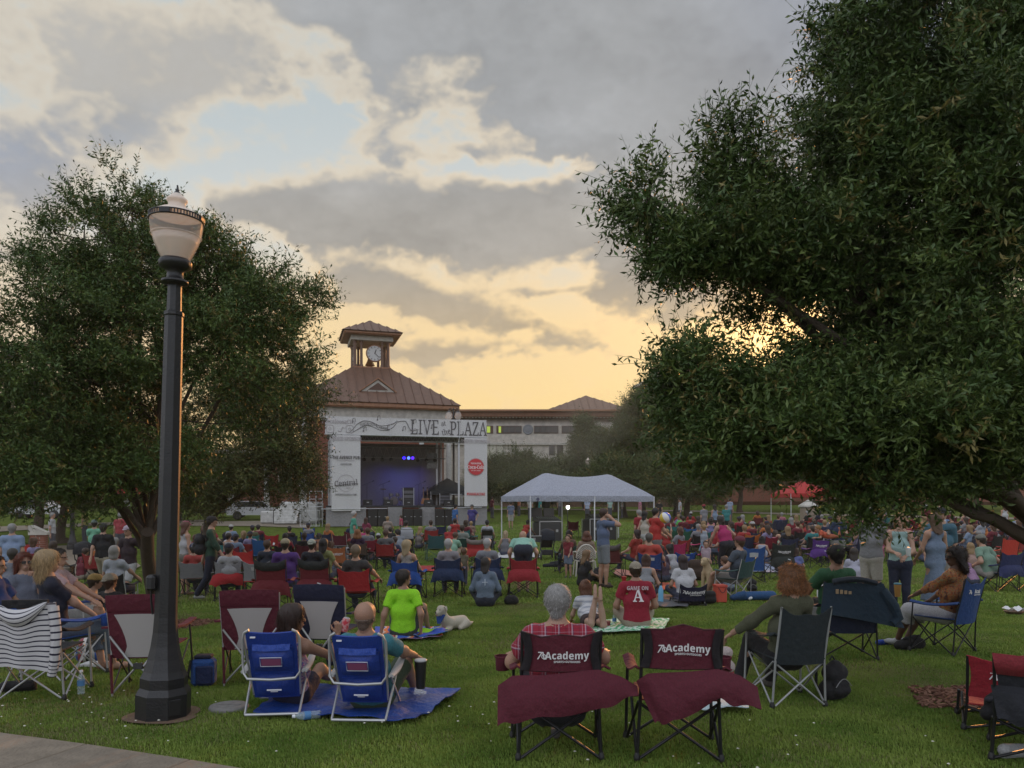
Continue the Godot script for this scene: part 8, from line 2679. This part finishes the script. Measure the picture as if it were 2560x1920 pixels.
	person("woman in a pink cap and white tank standing right of the lamp post",{"x":463,"d":18.0,"pose":"stand","yaw":-0.7,"f":true,"hair":"long","hat":"cap","cap_c":lin(0.5,0.12,0.2),"hair_c":lin(0.13,0.05,0.03),"sleeve":0.0,"shirt_c":lin(0.45,0.44,0.45),"hem":0.2,"leg":0.3,"leg_c":lin(0.2,0.18,0.15),"barefoot":true})
	person("man in dark clothes and a black cap striding right past the oak",{"x":528,"d":16.5,"pose":"walk","yaw":-1.35,"h":1.76,"hair":"cap","hat":"cap","cap_c":lin(0.02,0.015,0.015),"shirt_c":lin(0.02,0.06,0.035),"sleeve":1.5,"leg_c":lin(0.012,0.018,0.04),"shoe_c":lin(0.4,0.4,0.38),"hr":Vector3(0.22,0.85,-0.35)})
	backpack_on(gd(528,16.5),-1.35)
	# --- seated rows, left and centre: [label, x, y, pose, yaw, shirt, options] ---
	var rows:=[
		["man in a purple tee and tan cap between the two maroon chairs",718,1502,"chair",0.0,lin(0.09,0.03,0.2),{"hair":"cap","cap_c":lin(0.36,0.31,0.2),"bulk":1.3,"h":1.8}],
		["grey-blond man in the red camp chair left of the neon tee",893,1538,"chair",0.0,lin(0.05,0.05,0.05),{"hair_c":lin(0.2,0.14,0.09),"hr":Vector3(0.4,0.55,-0.4),"fr":Vector3(0.2,0.3,-0.6)}],
		["man in a dark cap and white collar in the grey and red chair",574,1502,"chair",0.25,lin(0.4,0.4,0.42),{"hair":"cap","cap_c":lin(0.012,0.014,0.03),"look":-0.6,"hr":Vector3(0.5,0.5,-0.2)}],
		["brown-haired person seated beyond the maroon headrest chair",672,1480,"chair",0.0,lin(0.02,0.03,0.05),{"hair_c":lin(0.07,0.035,0.02)}],
		["person in a red tee in the grey chair behind the walking man",488,1490,"chair",0.1,lin(0.42,0.06,0.05),{"hair":"cap","cap_c":lin(0.02,0.03,0.08)}],
		["person in a pale cap seated above the paper-tagged chair",783,1490,"chair",0.0,lin(0.012,0.015,0.025),{"hair":"cap","hat":"backward","cap_c":lin(0.4,0.42,0.35)}],
		["person with long black hair beside the pale cap",815,1485,"chair",-0.2,lin(0.25,0.26,0.1),{"f":true,"hair":"long","hair_c":black_h}],
		["person in a white tank and navy cap beside the walking man",577,1425,"chair",-0.3,lin(0.4,0.42,0.46),{"sleeve":0.0}],
		["woman with brown hair and dark green tee sitting on the left lawn",722,1420,"cross",0.0,lin(0.02,0.035,0.06),{"f":true,"hair":"mid","hair_c":lin(0.05,0.02,0.015)}],
		["woman in orange beside the royal blue chairs",792,1392,"cross",-0.5,lin(0.35,0.16,0.09),{"f":true,"hair":"bun"}],
		["man in blue beside the royal blue chairs",808,1385,"legs",-0.6,lin(0.06,0.13,0.3),{"hair_c":grey_h}],
		["man in a sea green polo standing near the stage",884,0,"stand",-1.2,lin(0.08,0.36,0.26),{"d":28.0,"hair_c":lin(0.5,0.48,0.46),"leg_c":khaki,"bulk":1.2}],
		["orange-haired woman in the brown chair",895,1420,"chair",0.1,lin(0.05,0.02,0.06),{"f":true,"hair":"curly","hair_c":lin(0.3,0.12,0.04)}],
		["blond child sitting beside the brown chair",845,1380,"cross",0.3,lin(0.3,0.32,0.36),{"h":1.2,"hair":"bun","hair_c":blond}],
		["person in hot pink lounging left of the stage",905,1372,"legs",0.4,lin(0.5,0.03,0.16),{"hair_c":black_h}],
		["dark-haired person in pink behind the green polo",918,1358,"chair",-0.3,lin(0.25,0.03,0.08),{"f":true,"hair":"mid","hair_c":lin(0.06,0.02,0.012)}],
		["person in a white cap on the centre-left quilt",946,1398,"cross",0.2,lin(0.012,0.012,0.015),{"hair":"cap","cap_c":lin(0.5,0.5,0.52)}],
		["blond child on the centre-left quilt",922,1402,"cross",-0.3,lin(0.2,0.1,0.1),{"h":1.15,"hair":"bun","hair_c":blond}],
		["child in white on the centre-left quilt",960,1390,"cross",0.6,lin(0.4,0.42,0.44),{"h":1.2,"hair_c":brown}],
		["man in a grey tee crouching at the centre left",1000,1398,"squat",0.6,lin(0.25,0.27,0.31),{"bulk":1.3,"hair":"cap","cap_c":lin(0.03,0.03,0.035),"leg_c":lin(0.02,0.03,0.05)}],
		["man with cropped hair in the grey and red chair at centre left",966,1425,"chair",0.0,lin(0.14,0.14,0.15),{"hair_c":lin(0.10,0.05,0.035),"bulk":1.2}],
		["blond woman in a dark top sitting with knees up near the stage",1046,1372,"legs",-0.6,lin(0.2,0.17,0.16),{"f":true,"hair":"long","hair_c":blond,"leg":0.4}],
		["short-haired blond person in a lime chair near the stage",970,1352,"chair",0.0,lin(0.35,0.28,0.24),{"hair_c":blond}],
		["blond woman in the royal blue chair beside the red blanket",1020,1500,"chair",-0.1,lin(0.4,0.36,0.32),{"f":true,"hair":"mid","hair_c":lin(0.4,0.3,0.17),"sleeve":0.0,"look":-0.5}],
		["white-haired man in the navy chair left of the seated woman",1122,1490,"chair",0.0,lin(0.3,0.28,0.3),{"hair_c":lin(0.42,0.41,0.4),"look":-0.3}],
		["white-haired man in the navy chair behind the seated woman",1217,1488,"chair",0.1,lin(0.24,0.25,0.28),{"hair_c":lin(0.42,0.41,0.4),"look":-0.5}],
		["toddler in camouflage beside the navy chair",1160,1465,"stand",-0.4,lin(0.14,0.12,0.08),{"h":0.84,"hair_c":lin(0.12,0.06,0.03),"head":1.15}],
		["boy in mint leaning forward on the centre lawn",1130,1412,"squat",-0.5,lin(0.25,0.45,0.33),{"hair_c":lin(0.10,0.05,0.03),"leg_c":khaki,"leg":0.9}],
		["man in white in the black folding chair",1219,1376,"chair",-0.1,lin(0.45,0.46,0.5),{"hair_c":lin(0.02,0.02,0.02)}],
		["woman in a grey tank with a blond ponytail on the white blanket",1263,1390,"cross",-0.1,lin(0.17,0.17,0.19),{"f":true,"hair":"pony","hair_c":lin(0.4,0.3,0.18),"sleeve":0.0}],
		["man in a mint tee bending over the red chair at the centre",1308,1482,"bend",0.0,lin(0.3,0.56,0.45),{"h":1.82,"bulk":1.3,"hair":"none","leg_c":lin(0.02,0.03,0.05),"leg":0.95}],
		["red-haired person in red seated beside the green chair",1136,1368,"chair",0.2,lin(0.42,0.03,0.03),{"hair_c":lin(0.03,0.012,0.01)}],
		["brown-haired man in the green chair behind the boy in mint",1156,1402,"chair",0.0,lin(0.25,0.28,0.25),{"hair_c":brown}],
		["blond child in the row before the stage",1178,1362,"chair",0.0,lin(0.3,0.2,0.15),{"h":1.3,"hair_c":blond}],
		["baby-sized child by the red headrest chair",1216,1415,"cross",0.0,lin(0.3,0.2,0.2),{"h":0.95,"hair_c":blond}],
		["bearded man in blue standing by the stage front",1138,0,"stand",-1.0,lin(0.03,0.13,0.36),{"d":40.0,"hair":"cap","cap_c":BLACK,"bulk":1.3}],
		["man in a purple printed tee standing by the stage front",1180,0,"stand",2.8,lin(0.06,0.05,0.22),{"d":39.0,"hair":"cap","cap_c":lin(0.1,0.1,0.1),"bulk":1.2,"hl":Vector3(-0.3,1.0,-0.05)}],
		["small girl in pink running in front of the stage",1003,0,"walk",1.2,lin(0.45,0.06,0.12),{"d":42.0,"h":1.1,"hair_c":brown,"leg":0.3,"barefoot":true}],
		["man in a grey blue tee standing left of the canopy",1277,0,"stand",0.1,lin(0.14,0.17,0.25),{"d":47.0,"leg_c":lin(0.42,0.4,0.36),"leg":0.9}],
		["man in red kneeling at the left of the sound desk",1312,0,"squat",-0.8,lin(0.35,0.03,0.02),{"d":35.0,"hair_c":black_h,"skin_c":3}],
		["man in glasses holding his ear, standing at the centre",1508,1470,"stand",-1.15,lin(0.11,0.15,0.25),{"h":1.78,"hair_c":lin(0.06,0.03,0.02),"leg_c":lin(0.22,0.24,0.26),"leg":0.9,"hr":Vector3(0.16,1.62,-0.12),"ep":Vector3(0.2,-0.6,-1.0),"shoe_c":lin(0.06,0.04,0.03)}],
		["small boy in a maroon tee facing the camera",1421,1445,"stand",2.7,lin(0.2,0.02,0.03),{"h":1.08,"hair_c":lin(0.08,0.04,0.02),"leg_c":lin(0.16,0.2,0.28),"leg":0.8,"head":1.15,"hl":Vector3(-0.1,0.6,-0.2)}],
		["girl in a black tee with long fair hair sitting on the grass",1456,1466,"legs",-1.0,lin(0.012,0.012,0.015),{"f":true,"hair":"long","hair_c":lin(0.22,0.13,0.06),"h":1.6,"leg_c":BLACK}],
		["red-haired person in the white plastic chair",1464,1440,"chair",0.1,lin(0.3,0.22,0.16),{"hair":"curly","hair_c":lin(0.12,0.04,0.02),"drop":0.05}],
		["dark-skinned woman in brown in a green chair left of the plastic chair",1420,1432,"chair",0.2,lin(0.14,0.09,0.06),{"f":true,"hair":"bun","hair_c":black_h,"skin_c":3}],
		["bearded man in a red tee standing beside the beach ball",1638,1440,"stand",-1.1,lin(0.45,0.03,0.025),{"h":1.84,"bulk":1.2,"hair_c":black_h,"leg_c":lin(0.2,0.2,0.2),"leg":0.9,"hr":Vector3(0.16,1.1,-0.38),"hl":Vector3(-0.12,1.1,-0.38),"ep":Vector3(0,-1,0.3)}],
		["child in red holding up the beach ball",1666,1432,"stand",-0.4,lin(0.38,0.03,0.03),{"h":1.2,"hair_c":blond,"hl":Vector3(-0.1,1.32,-0.1),"hr":Vector3(0.12,1.32,-0.1),"ep":Vector3(0,0,1)}],
		["man in a red tee in the blue chair with a white label",1622,1468,"chair",-0.1,lin(0.5,0.07,0.05),{"hair_c":lin(0.10,0.09,0.08),"bulk":1.35,"h":1.8,"hr":Vector3(0.42,0.55,-0.2),"look":-0.3}],
		["person in maroon with crossed legs beyond the blue chair",1585,1430,"chair",0.7,lin(0.3,0.03,0.02),{"hair":"bun","hair_c":lin(0.03,0.015,0.015),"fr":Vector3(0.0,0.45,-0.6)}],
		["girl with a brown bun in a grey tank behind the tan cap",1615,1500,"cross",-0.2,lin(0.28,0.29,0.31),{"f":true,"hair":"bun","hair_c":lin(0.07,0.03,0.02),"sleeve":0.0}],
		["woman in a white scoop-backed top with dark hair on the grass",1712,1503,"cross",0.1,lin(0.58,0.58,0.6),{"f":true,"h":1.72,"bulk":1.15,"hair":"mid","hair_c":lin(0.03,0.017,0.014),"drop":0.14,"skin_c":1}],
		["man in a maroon cap and slate tee in the green chair by the dog",1836,1496,"chair",0.75,lin(0.07,0.09,0.12),{"h":1.8,"hair":"cap","hat":"cap","cap_c":lin(0.16,0.03,0.05),"hair_c":lin(0.08,0.04,0.02),"leg_c":lin(0.25,0.24,0.22),"leg":0.8,"fl":Vector3(-0.1,0.075,-0.62),"fr":Vector3(0.1,0.075,-0.6),"shoe_c":lin(0.06,0.05,0.05)}],
		["boy in a pale blue tee beside the maroon cap",1822,1480,"cross",0.6,lin(0.25,0.3,0.38),{"h":1.45,"hair_c":lin(0.10,0.05,0.03)}],
		["small girl in white and pink facing the camera",1765,1452,"stand",2.9,lin(0.45,0.35,0.4),{"h":0.98,"f":true,"hair":"short","hair_c":brown,"head":1.15,"skirt":0.2,"flare":0.2,"leg_c":lin(0.45,0.3,0.38)}],
		["broad-shouldered woman in a pink racer-back top leaning left",1808,1442,"bend",0.45,lin(0.4,0.02,0.12),{"f":true,"h":1.72,"bulk":1.5,"sleeve":0.0,"hair":"pony","hat":"cap","cap_c":lin(0.2,0.2,0.24),"lean":-0.35,"lean2":-0.2,"leg_c":lin(0.02,0.02,0.03),"hl":Vector3(-0.3,0.75,-0.35),"hr":Vector3(0.4,0.95,-0.1),"nod":0.3}],
		["girl in a pale blue dress and red bow with an arm raised",1760,1405,"stand",0.4,lin(0.35,0.4,0.46),{"h":1.15,"f":true,"hair_c":blond,"skirt":0.42,"flare":0.3,"leg_c":lin(0.26,0.38,0.5),"hl":Vector3(-0.15,1.2,-0.05),"ep":Vector3(0,0,1),"sleeve":0.0}],
		["boy in a red tee standing with his back turned",1790,1412,"stand",0.2,lin(0.38,0.03,0.04),{"h":1.2,"hair_c":black_h,"leg_c":lin(0.3,0.3,0.32),"leg":0.8}],
		["dark-haired woman in purple grey seated by the red-shirted man",1660,1455,"cross",0.5,lin(0.08,0.05,0.08),{"f":true,"hair":"mid","hair_c":lin(0.03,0.017,0.014),"skin_c":2}],
		["woman in a white tee seated by the pink chair",1684,1450,"legs",0.7,lin(0.45,0.45,0.48),{"f":true,"hair":"bun","hair_c":black_h}],
		["man in a red top standing beyond the canopy's right end",1598,0,"stand",0.6,lin(0.3,0.02,0.03),{"d":26.0,"leg_c":lin(0.5,0.48,0.42),"hair_c":grey_h}],
		["woman in a cream top walking beyond the canopy's right end",1612,0,"walk",-0.8,lin(0.5,0.45,0.38),{"d":25.5,"f":true,"hair":"mid","sleeve":0.0,"leg":0.4,"leg_c":lin(0.5,0.5,0.5),"hair_c":black_h}],
		["woman in a navy tee holding a child in coral at the right",2095,1440,"stand",2.9,lin(0.02,0.035,0.08),{"h":1.72,"f":true,"bulk":1.2,"hair":"mid","leg":0.55,"leg_c":lin(0.25,0.24,0.23),"barefoot":true,"hl":Vector3(-0.1,1.2,-0.32),"hr":Vector3(0.32,1.15,-0.32),"ep":Vector3(0,-1,0.2)}],
		["child in a coral top held sideways by the woman in navy",2075,1440,"prone",1.3,lin(0.6,0.12,0.06),{"h":0.9,"up":1.0,"hair_c":lin(0.3,0.15,0.05),"leg_c":lin(0.5,0.15,0.08)}],
		["man in a green checked shirt and cap bent forward at the right",2475,1478,"chair",0.5,lin(0.2,0.32,0.24),{"h":1.82,"bulk":1.3,"hair":"cap","cap_c":lin(0.2,0.2,0.17),"lean":-0.3,"leg_c":lin(0.4,0.38,0.34),"leg":0.9}],
		["child with fair hair beside the green checked shirt",2428,1465,"cross",-0.4,lin(0.45,0.3,0.25),{"h":1.2,"hair":"mid","hair_c":blond,"up":0.35}],
		["child in pink and white stripes bent over at the right",2425,1478,"squat",0.6,lin(0.42,0.25,0.42),{"h":1.3,"hair":"none"}],
		["child in a blue top in front of the purple chair",1990,1438,"cross",-0.3,lin(0.14,0.17,0.4),{"h":1.3,"hair":"bun","hair_c":lin(0.06,0.03,0.02)}],
		["child in a dotted dress in front of the purple chair",1968,1438,"cross",0.3,lin(0.07,0.05,0.12),{"h":1.2,"hair":"mid","hair_c":lin(0.12,0.06,0.03)}],
		["woman with curly fair hair behind the two children",1982,1408,"cross",0.2,lin(0.35,0.3,0.28),{"f":true,"hair":"curly","hair_c":lin(0.24,0.13,0.06)}],
		["man in a mint tee with a red bag on his back in the far crowd",1952,1402,"cross",0.3,lin(0.3,0.55,0.42),{"bulk":1.2,"hair":"bald","hair_c":lin(0.2,0.12,0.08)}],
		["dark-haired woman in white seated right of the orange chair",1905,1412,"cross",-0.3,lin(0.4,0.42,0.5),{"f":true,"hair":"bun","hair_c":black_h,"sleeve":0.0}],
		["woman in lavender in the far crowd beyond the blue dress",1775,1368,"chair",0.0,lin(0.22,0.2,0.4),{"f":true,"hair":"bun","sleeve":0.0}],
		["person in a neon green tee in the far crowd",1700,1350,"chair",0.3,lin(0.15,0.6,0.15),{"hair_c":black_h}],
		["man in pale blue seated in the far crowd at the right",2362,1345,"chair",2.6,lin(0.14,0.24,0.42),{"hair_c":lin(0.35,0.2,0.12)}],
		["dark-haired woman in pale blue in the far crowd at the right",2448,1372,"chair",0.3,lin(0.35,0.38,0.45),{"f":true,"hair":"long","hair_c":black_h}],
		["person in white sitting behind the standing man's legs",2135,1468,"legs",-0.4,lin(0.45,0.45,0.55),{"f":true,"hair":"mid","leg_c":lin(0.02,0.02,0.03)}],
	]
	for a in rows:
		var s: Dictionary={"x":a[1],"y":a[2],"pose":a[3],"yaw":a[4],"shirt_c":a[5]}
		s.merge(a[6])
		if s.pose == "chair":
			s.seat=0.31
		person(a[0],s)
	# chairs for the seated who have none yet
	for a in [["red camp chair of the grey-blond man",893,1538,0.0,RED],["royal blue camp chair of the blond woman",1020,1500,-0.1,ROYAL],["navy camp chair of the white-haired man on the left",1122,1490,0.0,lin(0.015,0.035,0.1)],["navy camp chair of the white-haired man behind the seated woman",1217,1488,0.1,lin(0.015,0.035,0.1)],["red camp chair below the bending man in mint",1308,1492,0.0,lin(0.35,0.02,0.03)],["blue camp chair of the man in a red tee, with a white label",1622,1468,-0.1,lin(0.015,0.06,0.22)],["green camp chair with pale tubes of the man in the maroon cap",1836,1496,0.75,lin(0.03,0.08,0.075)],["grey and red camp chair of the man with cropped hair",966,1425,0.0,lin(0.3,0.02,0.02)],["green camp chair of the woman in brown",1420,1432,0.2,GREEN],["grey camp chair of the person in a red tee",488,1490,0.1,lin(0.25,0.25,0.26)]]:
		var opt:={"fab":a[4],"bh":0.82,"frame":SILVER if "pale" in a[0] else BLACK}
		if "label" in a[0]:
			opt.patch=lin(0.5,0.52,0.55)
		if "bending" in a[0] or "navy" in a[0] or "royal" in a[0]:
			opt.flap=[[Vector2(-0.29,0.55),Vector2(-0.2,0.6),Vector2(0.2,0.6),Vector2(0.3,0.55)],[Vector2(-0.35,0.3),Vector2(-0.2,0.35),Vector2(0.1,0.37),Vector2(0.36,0.33)]]
		quad_chair(a[0],gp(a[1],a[2]),a[3],opt)
	far_crowd()
	finish_people()

func backpack_on(where: Vector3,yaw: float) -> void:
	backpack("black backpack worn by the man striding past the oak",where+Vector3.UP*0.98+Basis(Vector3.UP,yaw)*Vector3(0,0,0.22),yaw,1.0)

const ORD:=["first","second","third","fourth","fifth","sixth","seventh","eighth","ninth","tenth","eleventh","twelfth","thirteenth","fourteenth","fifteenth","sixteenth","seventeenth","eighteenth","nineteenth","twentieth","twenty-first","twenty-second","twenty-third","twenty-fourth","twenty-fifth","twenty-sixth","twenty-seventh","twenty-eighth"]

func far_crowd() -> void:
	var r:=RandomNumberGenerator.new()
	r.seed=2024
	var tops:=[["red",lin(0.4,0.03,0.03)],["white",lin(0.55,0.55,0.57)],["navy",lin(0.02,0.03,0.08)],["black",BLACK],["pale blue",lin(0.22,0.3,0.42)],["maroon",lin(0.16,0.015,0.03)],["grey",lin(0.24,0.24,0.26)],["teal",lin(0.03,0.22,0.22)],["crimson",lin(0.3,0.015,0.04)],["lavender",lin(0.28,0.24,0.4)],["pink",lin(0.48,0.16,0.22)],["olive",lin(0.12,0.12,0.06)],["orange",lin(0.5,0.16,0.04)]]
	var hairs:=[lin(0.02,0.013,0.01),lin(0.05,0.027,0.016),lin(0.3,0.19,0.09),lin(0.3,0.29,0.28),lin(0.1,0.045,0.022)]
	for row in [["far crowd front row",1660,2560,25.5,16],["far crowd second row",1650,2560,29.0,23],["far crowd third row",1650,2560,33.5,27],["far crowd fourth row",1640,2560,38.5,28],["far crowd back row",1640,2560,44.0,28],["row beneath the second oak",470,640,25.0,9],["row beyond the second oak",470,660,30.0,8],["centre row left of the stroller",640,1000,24.0,7],["sparse row nearest the stage",700,1240,31.0,11],["row beside the left path",20,330,21.0,6]]:
		for k in row[4]:
			var px: float=lerpf(row[1],row[2],(k+0.5)/row[4])+r.randf_range(-9,9)
			var d: float=row[3]+r.randf_range(-1.4,1.4)
			var top: Array=tops[r.randi() % tops.size()]
			var pose: String=["chair","chair","cross","chair","legs","stand"][r.randi() % 6]
			if pose == "stand" and (d<32.0 or r.randf()<0.4):
				pose = "chair"
			var fem:=r.randf()<0.5
			var hair: String=["long","mid","bun","pony"][r.randi() % 4] if fem else ["short","cap","short"][r.randi() % 3]
			var yaw:=r.randf_range(-0.5,0.5)+(0.35 if px>1500 else (0.0 if px>640 else -0.2))
			var words: String={"chair":"seated in a chair","cross":"sitting cross-legged","legs":"with legs stretched out","stand":"standing"}[pose]
			var s:={"x":px,"d":d,"pose":pose,"yaw":yaw,"f":fem,"hair":hair,"hair_c":hairs[r.randi() % hairs.size()],"shirt_c":top[1],"leg_c":[lin(0.03,0.04,0.07),lin(0.1,0.13,0.2),lin(0.35,0.3,0.24),BLACK][r.randi() % 4],"leg":[2.0,0.85][r.randi() % 2],"sleeve":0.0 if fem and r.randf()<0.4 else 0.62,"cap_c":[lin(0.3,0.03,0.04),lin(0.45,0.44,0.42),lin(0.03,0.03,0.05)][r.randi() % 3],"skin_c":[0,1,2,0,4,3][r.randi() % 6],"group":"people in the far crowd"}
			if pose == "chair":
				s.seat=0.31
			person("%s-topped person %s, %s from left, %s" % [top[0],words,ORD[k],row[0]],s)
			if pose == "chair":
				var ct: Array=tops[[0,2,3,5,7,8,2,3][r.randi() % 8]]
				quad_chair("%s camp chair, %s from the left in the %s" % [ct[0],ORD[k],row[0]],gd(px,d),yaw,{"fab":ct[1]*0.8,"bh":0.84},"chairs in the far crowd")
	# standing people and helpers beyond the path, behind the canopy
	for a in [[1555,62.0,"white",lin(0.5,0.5,0.52)],[1350,58.0,"teal",lin(0.03,0.3,0.3)],[1325,60.0,"white",lin(0.5,0.48,0.46)],[1298,66.0,"orange",lin(0.5,0.14,0.05)],[1468,58.0,"pale blue",lin(0.4,0.46,0.6)],[1525,60.0,"mint",lin(0.35,0.5,0.45)],[1600,56.0,"pink",lin(0.5,0.2,0.28)],[1648,52.0,"dark",BLACK],[1700,55.0,"white",lin(0.5,0.5,0.55)],[1230,62.0,"maroon",MAROON],[1825,56.0,"pale blue",lin(0.3,0.36,0.5)],[1400,64.0,"grey",lin(0.2,0.2,0.22)],[130,30.0,"white",lin(0.45,0.45,0.46)],[300,30.0,"red",lin(0.35,0.05,0.06)],[212,36.0,"yellow",lin(0.5,0.42,0.15)]]:
		person("person in a %s top standing %s" % [a[2],("far behind the canopy at its %s" % ("left" if a[0]<1400 else ("middle" if a[0]<1560 else "right"))) if a[0]>1000 else "on the left path in the distance"],{"x":a[0],"d":a[1],"pose":"stand","yaw":r.randf_range(-2.0,2.0),"shirt_c":a[3],"leg_c":lin(0.1,0.1,0.12),"hair_c":hairs[r.randi() % 5],"h":1.72,"group":"people standing in the distance"})
